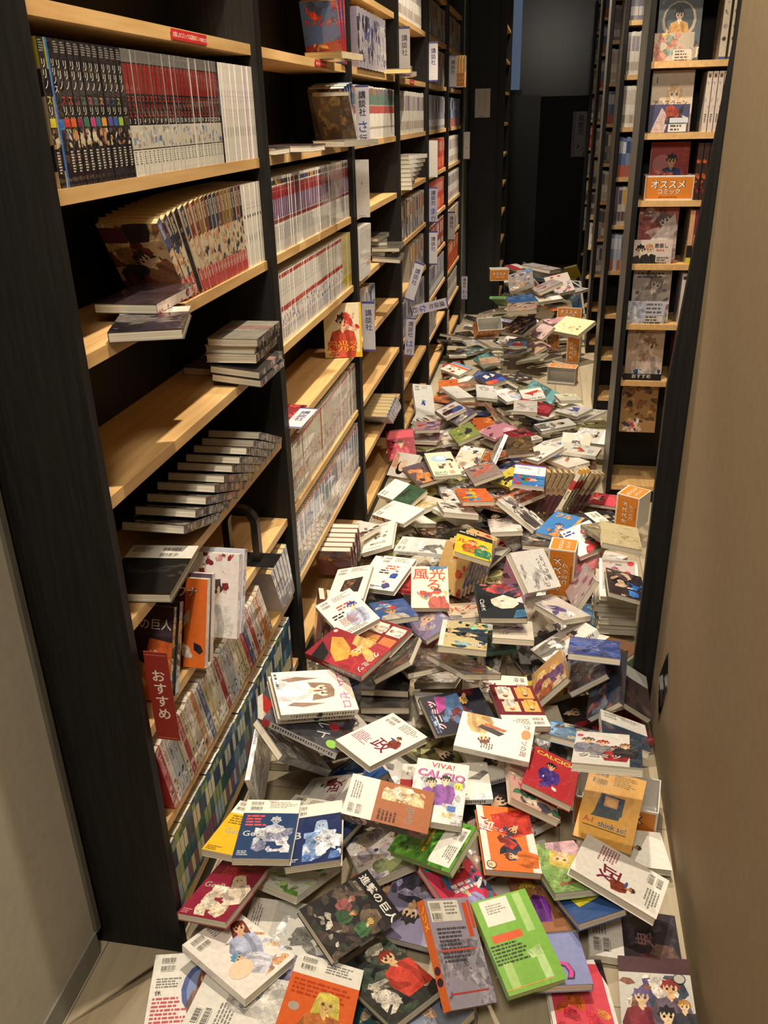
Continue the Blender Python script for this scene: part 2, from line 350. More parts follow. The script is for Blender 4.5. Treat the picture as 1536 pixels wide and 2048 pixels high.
class Face:
    """A printed rectangle: O its lower corner, U across, V up, n outward. Positions run 0..1 both ways, sizes are shares of the width."""
    def __init__(s, mb, O, U, V, mi=0, step=0.00004):
        s.mb = mb; s.O = Vector(O); s.w = Vector(U).length; s.U = Vector(U); s.V = Vector(V).normalized() * s.w; s.a = Vector(V).length / s.w
        s.ink = 1.0; s.n = Vector(U).cross(Vector(V)).normalized(); s.k = 1; s.mi = mi; s.step = step
    def at(s, p): return s.O + s.U * p[0] + s.V * p[1] + s.n * (s.step * s.k)
    def poly(s, pts, c, conv=False):
        q = clip(pts, s.a)
        if len(q) < 3: return
        c = (c[0], c[1], c[2], s.ink)
        P = [s.at(p) for p in q]
        if conv or len(q) == 3:
            s.mb.face(P, c, s.mi)
        else:
            ar = sum(q[i - 1][0] * q[i][1] - q[i][0] * q[i - 1][1] for i in range(len(q)))
            if ar < 0: q.reverse(); P.reverse()
            for t in tessellate_polygon([[Vector((p[0], p[1], 0)) for p in q]]):
                a, b, d = (q[i] for i in t)
                if (b[0] - a[0]) * (d[1] - a[1]) - (b[1] - a[1]) * (d[0] - a[0]) < 0: t = t[::-1]
                s.mb.face([P[i] for i in t], c, s.mi)
    def rect(s, x0, y0, x1, y1, c): s.poly([(x0, y0), (x1, y0), (x1, y1), (x0, y1)], c, True)
    def ell(s, cx, cy, rx, ry, c, deg=0, n=14):
        ca, sa = math.cos(math.radians(deg)), math.sin(math.radians(deg))
        s.poly([(cx + rx * math.cos(t) * ca - ry * math.sin(t) * sa, cy + rx * math.cos(t) * sa + ry * math.sin(t) * ca) for t in (2 * math.pi * i / n for i in range(n))], c, True)
    def text(s, txt, x, y, size, c, deg=0, bold=0.0):
        v, tr, w = glyphs(txt, bold)
        ca, sa = math.cos(math.radians(deg)) * size, math.sin(math.radians(deg)) * size
        q = [(x + a * ca - b * sa, y + a * sa + b * ca) for a, b in v]
        if all(0 <= p[0] <= 1 and 0 <= p[1] <= s.a for p in q):
            s.mb.tris([s.at(p) for p in q], tr, c, s.mi)
        else:
            for t in tr: s.poly([q[i] for i in t], c, True)
    def draw(s, cmds):
        rot = None
        for cmd in cmds.split(';'):
            g = cmd.split()
            if not g: continue
            o = g[0]; s.k += 1; s.ink = 0.0 if o == 'z' else 0.45 if o in 'fp' else 1.0
            F = lambda i, d=0.0: float(g[i]) if len(g) > i else d
            if o == 'r': s.rect(F(1), F(2) * s.a, F(3), F(4) * s.a, lin(g[5]))
            elif o == 'e': s.ell(F(1), F(2) * s.a, F(3), F(4), lin(g[5]), F(6))
            elif o == 'p': s.poly([(F(i), F(i + 1) * s.a) for i in range(2, len(g), 2)], lin(g[1]))
            elif o == 't':
                tx = g[1].replace('_', ' ')
                if len(g) > 7: s.text(tx, F(2), F(3) * s.a, F(4), lin(g[7]), F(6), 0.05); s.k += 1
                s.text(tx, F(2), F(3) * s.a, F(4), lin(g[5]), F(6), 0.012)
            elif o == 'v':
                y = F(3) * s.a
                for ch in g[1]:
                    y -= F(4) * 1.02
                    w = glyphs(ch)[2]
                    if len(g) > 6: s.k += 1; s.text(ch, F(2) - w * F(4) / 2, y, F(4), lin(g[6]), 0, 0.05); s.k += 1
                    s.text(ch, F(2) - w * F(4) / 2, y, F(4), lin(g[5]), 0, 0.012)
            elif o == 'b':
                rr = random.Random(int(F(1) * 100 + F(2) * 991)); sz = F(3, 1.0)
                for j in range(2):
                    x0, y0 = F(1), F(2) * s.a - j * 0.14 * sz
                    x = x0
                    while x < x0 + 0.22 * sz:
                        w = rr.choice((0.004, 0.007, 0.011)) * sz; s.rect(x, y0 - 0.085 * sz, x + w, y0, lin('33312e')); x += w + rr.choice((0.004, 0.006, 0.009)) * sz
                    s.rect(x0, y0 - 0.104 * sz, x0 + 0.2 * sz, y0 - 0.095 * sz, lin('8a867c'))
            elif o == 'l':
                rr = random.Random(g[1] + g[2]); sz = F(6, 0.022)
                for j in range(int(F(4))):
                    x = F(1); y = F(2) * s.a - j * sz * 1.75; e = F(1) + F(3) * rr.uniform(0.62, 1)
                    while x < e:
                        w = min(sz * rr.uniform(0.8, 3.2), e - x); s.rect(x, y - sz, x + w, y, lin(g[5])); x += w + sz * 0.45
            elif o == 'z':
                rr = random.Random(g[1]); cs = g[3].split(','); X0, Y0, X1, Y1 = F(4, 0), F(5, 0), F(6, 1), F(7, 1); sz = F(8, 0.14)
                for j in range(int(F(2))):
                    x, y = rr.uniform(X0, X1), rr.uniform(Y0, Y1) * s.a; n = rr.randint(4, 8); a0 = rr.random() * 6; L = sz * rr.uniform(0.35, 1.2); e = rr.uniform(0.25, 1); th = rr.random() * 3.1
                    q = []
                    for i in range(n):
                        t = a0 + 6.283 * i / n; d = L * rr.uniform(0.6, 1.15); px, py = d * math.cos(t), d * e * math.sin(t)
                        q.append((x + px * math.cos(th) - py * math.sin(th), y + px * math.sin(th) + py * math.cos(th)))
                    q = [(min(max(p[0], X0), X1), min(max(p[1], Y0 * s.a), Y1 * s.a)) for p in q]
                    s.k += 0.12; s.poly(q, lin(rr.choice(cs)))
            elif o == 'f': s.fig(F(1), F(2) * s.a, F(3), lin(g[4]), lin(g[5]), lin(g[6]), F(7), len(g) > 8)
    def fig(s, cx, cy, z, hair, skin, cloth, deg=0, long=False):
        """A plain drawn person: head of height z at (cx, cy), shoulders and body below."""
        ca, sa = math.cos(math.radians(deg)) * z, math.sin(math.radians(deg)) * z
        T = lambda P: [(cx + x * ca - y * sa, cy + x * sa + y * ca) for x, y in P]
        rr = random.Random(int(cx * 1000 + cy * 77 + z * 13))
        dk = tuple(c * 0.25 for c in hair); sh = tuple(c * 0.62 for c in cloth)
        if long: s.poly(T([(-.62, .2), (-.5, .66), (0, .8), (.5, .66), (.62, .2), (.78, -1.1), (.5, -1.7), (.2, -1.0), (-.2, -1.0), (-.45, -1.6), (-.74, -1.0)]), hair)
        s.k += 1; s.poly(T([(-.18, -.3), (.18, -.3), (.3, -.62), (1.0, -.85), (1.25, -1.9), (1.0, -3.3), (-1.0, -3.3), (-1.3, -1.9), (-.95, -.85), (-.3, -.62)]), cloth)
        s.k += 1; s.poly(T([(.05, -.7), (.5, -.75), (.75, -1.9), (.62, -3.2), (.25, -3.2), (.35, -1.7)]), sh)
        s.poly(T([(-1.3, -1.9), (-.95, -1.0), (-.8, -1.9), (-.2, -2.5), (-.3, -2.75), (-1.05, -2.5)]), sh)
        s.poly(T([(-.2, -.2), (.2, -.2), (.26, -.62), (0, -1.0), (-.26, -.62)]), skin)
        s.k += 1
        if not long:
            n = 11; s.poly(T([((0.66 if i % 2 else 0.5) * math.cos(3.5 - 3.86 * i / (n - 1) * 1.0), .12 + (0.78 if i % 2 else 0.56) * math.sin(3.5 - 3.86 * i / (n - 1))) for i in range(n)]), hair)
        else: s.poly(T([(-.56, -.1), (-.55, .4), (-.3, .68), (.1, .74), (.45, .56), (.57, .2), (.55, -.2)]), hair)
        s.k += 1; s.poly(T([(-.42, .3), (-.44, -.05), (-.3, -.32), (0, -.52), (.3, -.32), (.44, -.05), (.42, .3), (0, .42)]), skin)
        s.k += 1; s.poly(T([(-.5, .1), (-.48, .45), (0, .62), (.48, .45), (.5, .1), (.36, .3), (.22, .02), (.12, .32), (-.05, .05), (-.16, .34), (-.34, .06), (-.38, .3)]), hair)
        s.k += 1
        for e in (-.2, .2):
            s.poly(T([(e - .1, .0), (e - .06, .08), (e + .06, .08), (e + .1, .0), (e + .05, -.12), (e - .05, -.12)]), dk)
            s.poly(T([(e - .12, .14), (e + .12, .16), (e + .12, .13)]), dk)
        s.poly(T([(-.09, -.3), (.09, -.29), (0, -.34)]), (0.25, 0.05, 0.04))

# ---------------------------------------------------------------- books
COVERS = [M_COVER]
def book_mesh(w, h, t, front='', back='', spine='', cov='e9e4d8', bow=0.0, page=None, sq=0.0025):
    """Soft-cover book about its middle: spine on +x, front cover on +z, top on +y. Returns the wrap cover and the page block."""
    x, y, z = w / 2, h / 2, t / 2
    th = 0.0007; c = lin(cov)
    mb = MB()
    mb.box((-x, -y, z - th), (x, y, z), c); mb.box((-x, -y, -z), (x, y, -z + th), c); mb.box((x - th, -y, -z + th), (x, y, z - th), c, skip='du')
    if front: Face(mb, (-x, -y, z), (w, 0, 0), (0, h, 0)).draw(front)
    if back: Face(mb, (x, -y, -z), (-w, 0, 0), (0, h, 0)).draw(back)
    if spine: Face(mb, (x, -y, z), (0, 0, -t), (0, h, 0)).draw(spine)
    pb = MB(); pb.box((-x + sq, -y + sq * .6, -z + th * 1.3), (x - th * 1.4, y - sq * .6, z - th * 1.3))
    A = mb.mesh('cover_wrap', COVERS); B = pb.mesh('page_block', [page or M_PAGE])
    if bow:
        for me in (A, B):
            bm = bmesh.new(); bm.from_mesh(me)
            for i in range(1, 8):
                q = -y + h * i / 8
                bmesh.ops.bisect_plane(bm, geom=bm.verts[:] + bm.edges[:] + bm.faces[:], plane_co=(0, q, 0), plane_no=(0, 1, 0), dist=1e-6)
            for v in bm.verts: v.co.z += bow * (0.5 - (v.co.y / y) ** 2)
            bm.to_mesh(me); bm.free()
    return A, B
def put_book(meshes, loc, rot, label, group=None, name='shelved_comic', cat='comic book'):
    o = put(name, meshes[0], None, loc, rot)
    put('page_block', meshes[1], o)
    return tag(o, label, cat, group)
import bmesh

ONES = 'first second third fourth fifth sixth seventh eighth ninth tenth eleventh twelfth thirteenth fourteenth fifteenth sixteenth seventeenth eighteenth nineteenth'.split()
def nth(i):
    if i < 19: return ONES[i]
    d, r = divmod(i + 1, 10); tens = ['', '', 'twent', 'thirt', 'fort', 'fift', 'sixt'][d]
    return tens + ('ieth' if r == 0 else 'y-' + ONES[r - 1])

def corners2(y, z, t, h, a):
    ca, sa = math.cos(a), math.sin(a)
    return [(y + p * ca - q * sa, z + p * sa + q * ca) for p, q in ((-t / 2, -h / 2), (t / 2, -h / 2), (t / 2, h / 2), (-t / 2, h / 2))]
def hit2(A, B):
    for P in (A, B):
        for i in range(2):
            nx, ny = P[i + 1][1] - P[i][1], P[i][0] - P[i + 1][0]
            a = [p[0] * nx + p[1] * ny for p in A]; b = [p[0] * nx + p[1] * ny for p in B]
            if max(a) <= min(b) or max(b) <= min(a): return False
    return True
def row_places(yfar, z, books, gap=0.0004):
    """Stand books (thickness, height, lean in degrees) on a board from its far end; each slides back until it meets those already there."""
    out = []; done = []
    for t, h, deg in books:
        a = math.radians(deg)
        z0 = z + 0.0003 - min(p[1] for p in corners2(0, 0, t, h, a))
        ymax = max(p[0] for p in corners2(0, 0, t, h, a))
        hi = yfar - ymax; lo = hi
        if done:
            s = 0.05
            hi = min(hi, done[-1][0] + 0.02); lo = hi
            while any(hit2(corners2(lo, z0, t + gap, h, a), d[1]) for d in done[-14:]): lo -= 0.001
        done.append((lo, corners2(lo, z0, t, h, a))); out.append((lo, z0, a))
    return out
QS = Matrix(((1, 0, 0), (0, 0, -1), (0, 1, 0))).to_quaternion()   # standing on a shelf, spine towards the aisle

INK = 'cfc7b4 b9ab8f 2a2723 7d2a22 27406f 8a7a55 3f5a48 a8562c d9cfae 514a63'.split()
def series(name, i):
    """Spine, front, cover colour and size (w, h, t) of the i-th book of a set."""
    rr = random.Random(name + str(i))
    w, h, t = 0.113, 0.176, 0.0165
    fr = ''
    if name == 'tag':
        tc = ['d8c93a', '2f6fb8', 'c8342c', 'd4622c', '7c2d52', '2c7a5c', 'c8407c', '2f6f8f', 'e09a32', '5c4f9a', '2f5fa8', '9ac23a', '4a3a3a'][i % 13]
        sp = f'r 0 0 1 1 17161c;l .2 .985 .7 5 8d8a84 .1;v リリノ .5 .88 .72 e4dfd0;v ス .5 .64 .72 {tc};v リリ .5 .57 .72 e4dfd0;r .08 .415 .92 .475 {tc};z {i} 5 d8c9a8,c08a5a,6a5a7a .05 .27 .95 .40 .5;l .28 .25 .5 8 cfc9b8 .12'
        w, h, t = 0.122, 0.182, 0.0172; cov = '1b1a20'; fr = 'r 0 0 1 1 d6c4a0;r 0 .82 1 1 d8c93a;t リ .15 .7 .6 e8e4d8 0 17161c;p 3a2f28 0 .55 1 .62 1 .8 .6 .72 .3 .78 0 .7;p 2f2a3a .2 0 1 .12 1 .3 .5 .2'
        if i == 1: sp = 'r 0 0 1 1 2f6fb8;r .3 0 1 1 17161c;v リリノス .65 .88 .6 e4dfd0;r .3 .4 1 .47 2f6fb8'
    elif name == 'red':
        sp = f'r 0 0 1 1 16151a;r 0 .9 1 1 6d6a66;r .1 .66 .9 .89 8a2220;r 0 .47 1 .655 1a1618;v スリス .5 .66 .66 d8302c;t {i + 1} .2 .425 .62 efeadb;r 0 .22 1 .41 cfc8b8;z {i} 4 8fa8c8,b8a898,e0d8c8,7c88a8 .05 .23 .95 .40 .5;r 0 0 1 .21 e4dfd0;l .3 .2 .5 6 6a665e .12'
        w, h, t = 0.122, 0.182, 0.0165; cov = 'd8d2c4'
    elif name == 'pinktext':
        sp = 'r 0 0 1 1 eee8dc;v ひめき .5 .74 .5 a889b8;v ゆりこ .5 .55 .4 c89ab0;l .3 .36 .4 9 a8a498 .08'
        if i == 0: sp = 'r 0 0 1 1 1c2a30;r 0 0 1 .3 17161a;r .1 .5 .9 .75 3a5a6a'
        if i in (10,): sp = sp.replace('eee8dc', 'e8ccd4')
        w, h, t = 0.122, 0.182, 0.0150; cov = 'efe9de'
    elif name == 'white':
        sp = 'r 0 0 1 1 ece6d8;v ノ一 .5 .8 .6 3a3834;e .5 .62 .25 .25 4a4844;l .3 .4 .4 6 8a867c .1'; w, h, t = 0.113, 0.176, 0.0155; cov = 'efe9de'
    elif name == 'art':
        top = rr.choice(['2f3a52', '7a3a2a', '3a4a6a', '8a6a2a', '2a2a30', '4a5a8a'])
        sp = f'r 0 0 1 1 d8c8a8;r 0 .62 1 1 {top};l .2 .95 .6 9 d8cdb4 .12;z {i} 9 e0b088,5a4a52,c8a070,3a4460,d89060 0 .24 1 .68 .6;r 0 0 1 .25 c84a48;l .3 .24 .5 6 ece0d0 .12'
        cov = 'cbb89a'; t = 0.0168; fr = f'r 0 0 1 1 c8a878;z {i} 30 7a3028,e0c090,4a3428,a87848,2a2420,d8b080 0 0 1 1 .3;r 0 .76 .4 .95 5a2430;f .55 .55 .26 3a2c28 d8b08a 8a5a3a 40'
        if i == 8: sp = 'r 0 0 1 1 1a191c;v 巻 .5 .8 .6 8a8478'
    elif name == 'redpurple':
        sp = f'r 0 0 1 1 e6e0d4;r 0 .9 1 .96 {rr.choice(["2f5a9a", "d89030", "5a3a6a", "c8402c", "3a4a3a"])};r 0 .72 1 .88 9a2430;r .12 .46 .88 .72 6f4a7c;v リ一 .5 .9 .5 e6d8d0;r 0 .40 1 .45 8a2430;l .25 .36 .5 10 8f90a0 .13'
        cov = 'e8e2d6'; t = 0.0168; fr = 'r 0 0 1 1 e8e2d6;r .8 .5 1 .92 9a2430;f .42 .66 .24 c89a48 ecc8a0 e4e2e0 0;r .2 .16 .66 .36 a8402c;r .3 0 .6 .16 d8a070;e .85 .25 .07 .1 3a7ab8'
    elif name == 'redmid':
        sp = f'r 0 0 1 1 e8e2d6;r 0 .93 1 .985 b84038;v ノリリ一 .5 .91 .62 5a5652;r 0 .46 1 .53 c0342e;z {i} 5 8a90b8,b0a8b8,c8a890,5a5a80 .05 .24 .95 .46 .5;l .2 .22 .6 7 5f66a0 .14'
        cov = 'ebe5d9'; t = 0.0168; fr = 'r 0 0 1 1 ece6da;f .5 .6 .4 8a4a4a e8b088 5a3a5a -8;e .5 .7 .4 .2 c8b868;e .3 .12 .16 .16 b02830;z 4 10 8a2c38,5a3040,e8e0d0 .1 0 .9 .3 .12'
    elif name == 'yellow':
        sp = 'r 0 0 1 1 e0cf92;r 0 .1 1 .25 d8bc3c;v ノリ .5 .85 .5 9a7a3a;l .3 .4 .4 5 a88a4a .1'; cov = 'e6d9a4'; t = 0.0165
    elif name == 'busy':
        sp = f'r 0 0 1 1 ded6c8;r 0 .93 1 1 b0605a;v ノ一リノ .5 .91 .5 6a6a78;z {i} 8 c89890,d8b8a8,9a8a90,c8766a .1 .3 .9 .62 .5;v リ一 .5 .3 .45 5f5c58;l .3 .14 .5 4 8a8478 .12'
        cov = 'ddd6c8'; t = 0.0158
        if i == 21: sp = 'r 0 0 1 1 b0342c;v ノ一リ .5 .9 .5 e0d0c0'
    elif name == 'green':
        sp = 'r 0 0 1 1 2f6f42;v ツ .5 .85 .7 1c3424;l .3 .3 .4 4 c8d0b8 .1'; cov = '357a48'; t = 0.02; fr = 'r 0 0 1 1 3a7f4a;e .4 .7 .2 .28 27453a;t ら .25 .52 .35 c8352c'
    elif name == 'blue':
        bl = rr.choice(['2f4f9a', '3a62b0', '4468a8', '2a4080', '6f86b8'])
        sp = f'r 0 0 1 1 dcd8d0;r 0 .93 1 1 b84a40;r .1 .5 .9 .92 {bl if rr.random() < .6 else "dfe0e4"};v ノリ一リ .5 .9 .55 {"e4e0d8" if rr.random() < .5 else "3a4c80"};r 0 .36 1 .40 d0a890;z {i} 4 7a90c0,c8c0c8,4a64a0,a8b8d0 .1 .14 .9 .36 .4;r .2 0 .8 .13 {bl}'
        cov = 'd8d6d0'; t = 0.0160; fr = 'r 0 0 1 1 c8ccd0;z 5 12 b83a3a,3a4a78,2a2c34,e8e4dc 0 0 1 .8 .2'
    elif name == 'mixed':
        bg = rr.choice(['e8e2d4', 'e4dccb', 'ece6da', 'e0dcd0', 'd8c8a0', 'e8e2d4', 'c8d0d8', 'e6dcc0', 'b8323c', 'd89048', '3a5a9a', 'e8e0d8']); ink = rr.choice(['2a2826', '34406f', '8a3028', '2a4a3a', '6a3a5a'])
        if bg in ('b8323c', '3a5a9a'): ink = 'e8e0d0'
        sp = f'r 0 0 1 1 {bg};l .2 .98 .6 4 {ink} .1;v {"".join(rr.sample("あいかなのりらんすきはれ恋花日星月", 5))} .5 .9 .62 {ink};e .5 .32 .28 .28 {rr.choice(INK)};z {i} 4 {",".join(rr.sample(INK, 3))} .1 .1 .9 .3 .4;l .2 .09 .6 3 {ink} .1'
        cov = bg; t = rr.uniform(0.0135, 0.0185); h = rr.uniform(0.172, 0.184)
        if i == 99: sp = 'r 0 0 1 1 34406f;e .5 .5 .3 .3 e4dfd2'; cov = '34406f'
    elif name == 'tealgreen':
        bg = rr.choice(['2a5a5a', '3a6a62', '34508a', '4a7a9a', '6a7a4a', '2a4a6a', '5a6aa0', '8a9a5a'])
        sp = f'r 0 0 1 1 {bg};z {i} 14 a8b8c0,4a6a8a,d8c890,2a3a5a,8a4a5a,c8d0c0,5a8a6a 0 .05 1 .95 .5;v ノリ .5 .85 .5 dcd8c4;l .25 .3 .5 6 d0ccb8 .1'
        cov = bg; t = 0.0175
    elif name == 'dark':
        sp = f'r 0 0 1 1 1c1a18;r 0 .86 1 .97 34302c;v 蟲{rr.choice("一二三四五")} .5 .85 .7 b8b0a0;z {i} 4 6a6258,8a8070,4a4640 .1 .42 .9 .62 .5;l .2 .36 .6 7 b0a898 .14'
        cov = '24211e'; t = 0.0175; w, h = 0.128, 0.182
    elif name == 'teal':
        sp = f'r 0 0 1 1 dcd6ca;r 0 .86 1 1 {rr.choice(["8a5a3a", "6a4a3a", "3a5a8a"])};r 0 .66 1 .86 3a6a58;r 0 .52 1 .65 b0302c;l .2 .48 .6 4 8a8078 .14;r 0 .2 1 .22 a89888;l .25 .18 .5 4 9a9488 .12'; cov = 'ddd6ca'; t = 0.0165
    else:   # plain sets far down the aisle: name is 'far' + colours
        cs = name[3:].split(',')
        sp = f'r 0 0 1 1 {cs[0]};r 0 .7 1 .95 {cs[1]};v ノリ一 .5 .92 .55 {cs[2]};r 0 .3 1 .42 {cs[-1]};l .2 .26 .6 4 {cs[2]} .14'; cov = cs[0]; t = 0.0165
    return sp, fr, cov, w, h, t
_bk = {}
def set_book(name, i, page=None, bk='', front=False):
    key = (name, i, page, bk, front)
    if key not in _bk:
        sp, fr, cov, w, h, t = series(name, i)
        _bk[key] = (book_mesh(w, h, t, fr if front else '', bk, sp, cov, page=page), w, h, t)
    return _bk[key]

def stand_row(k, l, sets, where, group, yfar=None, xf=-0.004, page=None, jitter=0.002, kinds=None):
    """sets: (series, first index, how many, kinds of spine, lean at its far end, lean at its near end, words), listed from the far end."""
    if yfar is None: yfar = bay(k)[1] - 0.0006
    B = []
    for nm, i0, n, var, a0, a1, words in sets:
        for j in range(n):
            i = i0 - j if var == 0 else (j * 7 + i0) % var
            B.append((nm, i, a0 + (a1 - a0) * (j / max(1, n - 1)), words))
    data = [set_book(nm, i, page, front=q >= len(B) - 3) for q, (nm, i, a, wd) in enumerate(B)]
    pl = row_places(yfar, ZL[l], [(d[3] + (0.0007 if b[2] else 0), d[2], b[2]) for d, b in zip(data, B)])
    n = len(B)
    for q, (b, d, (y, z, a)) in enumerate(zip(B, data, pl)):
        if y - d[3] / 2 < bay(k)[0] + 0.001 and abs(a) < 0.5: continue
        x = xf - R.uniform(0, jitter) - d[1] / 2
        o = put_book(d[0], (x, y, z), Quaternion((1, 0, 0), a) @ QS, f'{b[3]} comic, {nth(n - 1 - q)} from the {where[0]} in the {where[1]}', group)
    return pl
# ---------------------------------------------------------------- books standing on the two bookcases in front
B1, B2 = 'end panel', 'near divider'
stand_row(0, 6, [('pinktext', 13, 14, 0, 0, 0, 'white spined pink titled'), ('red', 23, 24, 0, 0, 0, 'black and red spined'), ('tag', 12, 13, 0, 0, 0, 'black colour tagged')],
          (B1, 'top full row'), 'full row on the uppermost visible shelf of the first bookcase', xf=-0.001)
stand_row(0, 5, [('white', 0, 7, 1, 0, 3, 'plain white spined'), ('art', 30, 10, 0, 4, 14, 'picture upright'), ('art', 13, 9, 0, 15, 33, 'picture leaning')],
          ('toppled end', 'leaning row'), 'leaning row on the second shelf of the first bookcase', page=M_PAGEY)
stand_row(0, 3, [('dark', j % 5, 1, 0, a, a, 'black spined fanned') for j, a in enumerate((66, 67, 67, 68, 68, 69, 69, 70, 71, 73))],
          ('open end', 'fallen black fan'), 'toppled black books on the first bookcase', yfar=0.875, xf=0.012)
stand_row(0, 1, [('mixed', j, 1, 0, a, a, 'mixed spine') for j, a in ((j, 24 - 0.35 * j) for j in range(33))],
          ('end panel', 'mixed lower row'), 'mixed row on the lower shelf of the first bookcase', yfar=0.70, xf=0.004)
stand_row(1, 5, [('redpurple', 46, 47, 0, 0, 0, 'red and purple banded')], (B2, 'red banded row'), 'red banded row of the second bookcase')
stand_row(1, 4, [('yellow', 0, 8, 1, 0, 0, 'pale yellow spined'), ('redmid', 38, 39, 0, 0, 0, 'white spined red striped')], (B2, 'red striped row'), 'white row of the second bookcase')
stand_row(1, 2, [('busy', 51, 52, 0, 0, 0, 'pinkish patterned spined'), ('green', 0, 1, 1, 0, 0, 'green covered')], (B2, 'pinkish patterned row'), 'patterned row of the second bookcase')
stand_row(1, 1, [('blue', 51, 52, 0, 0, 0, 'blue and white spined')], (B2, 'blue white row'), 'blue row of the second bookcase')
# ---------------------------------------------------------------- loose books and fittings on the shelves
def axis_rot(ax, deg): return Quaternion(ax, math.radians(deg))
QX, QY, QZ = (lambda d: axis_rot((1, 0, 0), d)), (lambda d: axis_rot((0, 1, 0), d)), (lambda d: axis_rot((0, 0, 1), d))
QB = QY(180)                                      # back cover up
_lo = {}
def loose(label, loc, rot, cov='e4dccc', front='', back='', spine='', size=(0.113, 0.176, 0.0165), page=None, name='loose_comic', cat='comic book', group=None):
    key = (cov, front, back, spine, size, page)
    if key not in _lo: _lo[key] = book_mesh(*size, front, back, spine, cov, page=page)
    return put_book(_lo[key], loc, rot, label, group, name, cat)
def leaned(yfar, l, degs, t=0.0165, h=0.176):
    return row_places(yfar, ZL[l], [(t + 0.0006, h, a) for a in degs], 0.0006)
BK = 'r 0 0 1 1 ece8de;b .08 .955;l .42 .96 .5 4 8a867e .026;'
DKB = 'r 0 0 1 1 1a1816;r 0 .72 1 1 e4dfd2;b .5 .95 1.2;l .05 .95 .35 3 8a867e .03'
# first bookcase
loose('white edged comic lying under the leaning row of the first bookcase', (-0.03, 0.306, ZL[5] + 0.0274), QX(1), '3a3034', spine='r 0 0 1 1 d8c4b8;z 3 14 c85a50,4a4a5a,e0c8a8 0 0 1 1 .5', front='r 0 0 1 1 3a2c30')
loose('barcode backed comic jutting over the shelf edge below the leaning row', (0.028, 0.19, ZL[5] + 0.0090), QZ(18) @ QB, '2a2430', back='r 0 0 1 1 2a2430;r 0 .74 1 1 e8e2d4;b .5 .95 1.1;z 3 8 3a3040,1c1a20 0 0 1 .7 .3', spine='r 0 0 1 1 c8b8b0;z 4 14 6a4a5a,3a4a7a,c86a50 0 0 1 1 .5')
for j, (x, y, z, r, c, lb) in enumerate(((0.002, 0.70, 0.0160, QY(6), '1e1c1e', 'glossy black comic at the bottom of the hanging stack'), (0.0, 0.70, 0.0345, QY(6), '2a2628', 'black comic second up in the hanging stack'),
        (-0.012, 0.71, 0.0610, QZ(2), 'e2dac8', 'cream edged comic in the middle of the hanging stack'), (-0.012, 0.72, 0.0790, QZ(-1), 'e2dac8', 'cream edged comic above the middle of the hanging stack'),
        (-0.004, 0.71, 0.0970, QZ(1), '8a8478', 'cream edged comic on top of the hanging stack'))):
    loose(lb, (x, y, ZL[4] + z), r, c, front='r 0 0 1 1 %s;r 0 .55 1 .72 8a6a60;l .1 .5 .8 2 b8b0a8 .04' % c, spine='r 0 0 1 1 3a3438;z 2 6 8a8478,c8c0b4 0 0 1 1 .5', group='stack hanging off the first bookcase shelf')
loose('comic with patterned spine laid at the back of the hanging stack', (-0.095, 0.785, ZL[4] + 0.0088), QZ(-4), '6a6058', spine='r 0 0 1 1 b8a8a0;z 3 12 4a3a4a,e0d8d0 0 0 1 1 .5')
loose('black comic with a white barcode label lying in front of the fallen fan', (-0.028, 0.165, ZL[3] + 0.0096), QZ(6) @ QB, '1a1816', back=DKB, spine='r 0 0 1 1 1c1a18;l .2 .9 .6 10 b8b0a0 .2', size=(0.128, 0.182, 0.0175))
# face-out books and a red sign on the shelf below
_p = leaned(0.415, 2, (-24, -21)) + leaned(0.300, 2, (-21, -22)) + leaned(0.196, 2, (-25, -25))
AT = 'r 0 0 1 1 3a2a2c;r 0 .68 1 .95 4a3a44;t 進撃の巨人 .03 .76 .19 e8e2d6 0 2a2022;p d8682c .42 0 1 0 1 .62 .6 .66;z 5 14 c89048,8a4a28,e0b060 .1 .02 1 .45 .16;f .2 .4 .2 3a2a24 c89a70 5a3a2c;t 12 .62 .46 .17 f0e8dc'
loose('brown and orange comic marked twelve standing face out by the red sign', (-0.048, _p[5][0], _p[5][1]), QX(math.degrees(_p[5][2])) @ QS, '3a2a28', front=AT, spine='r 0 0 1 1 2a2620;v 進撃 .5 .9 .7 d8d0b8;z 2 10 6a6048,3a4030 0 0 1 .6 .5')
loose('dark comic pressed behind the one marked twelve', (-0.045, _p[4][0], _p[4][1]), QX(math.degrees(_p[4][2])) @ QS, '2a2a28', spine='r 0 0 1 1 24261f;v 進撃 .5 .9 .7 c8c0a8;z 3 10 5a5a48,3a4030 0 0 1 .6 .5')
loose('white comic with orange back leaning behind the dark ones', (-0.022, _p[3][0], _p[3][1]), QX(math.degrees(_p[3][2])) @ QS, 'e8e0d4', front='r 0 0 1 1 d86a28;r 0 0 .6 1 4a2c30;t アロワナ .05 .8 .2 e8e0d4 0 8a3a2a;z 4 12 c83a2a,e0d0c0,2a2224 0 .1 1 .75 .18', spine='r 0 0 1 1 ece6da')
loose('violet white comic leaning next behind the orange backed one', (-0.02, _p[2][0], _p[2][1]), QX(math.degrees(_p[2][2])) @ QS, 'e6e0da', front='r 0 0 1 1 5a4a5c;p e8e4e0 .5 .5 .7 .95 .9 .6 .75 .3;z 4 8 e0d8d4,8a6a78 0 .4 1 1 .16', spine='r 0 0 1 1 e8e2d8')
loose('white comic with a cherry blossom figure, open on the shelf edge', (0.006, _p[1][0], _p[1][1]), QX(math.degrees(_p[1][2])) @ QS, 'e8e2dc', front='r 0 0 1 1 ece4e0;f .5 .55 .34 4a3a3c ecd0b8 e4e0dc;z 5 20 8a2a34,b85a60,d8a8a8 .2 .5 .9 1 .08', spine='r 0 0 1 1 d8d8dc')
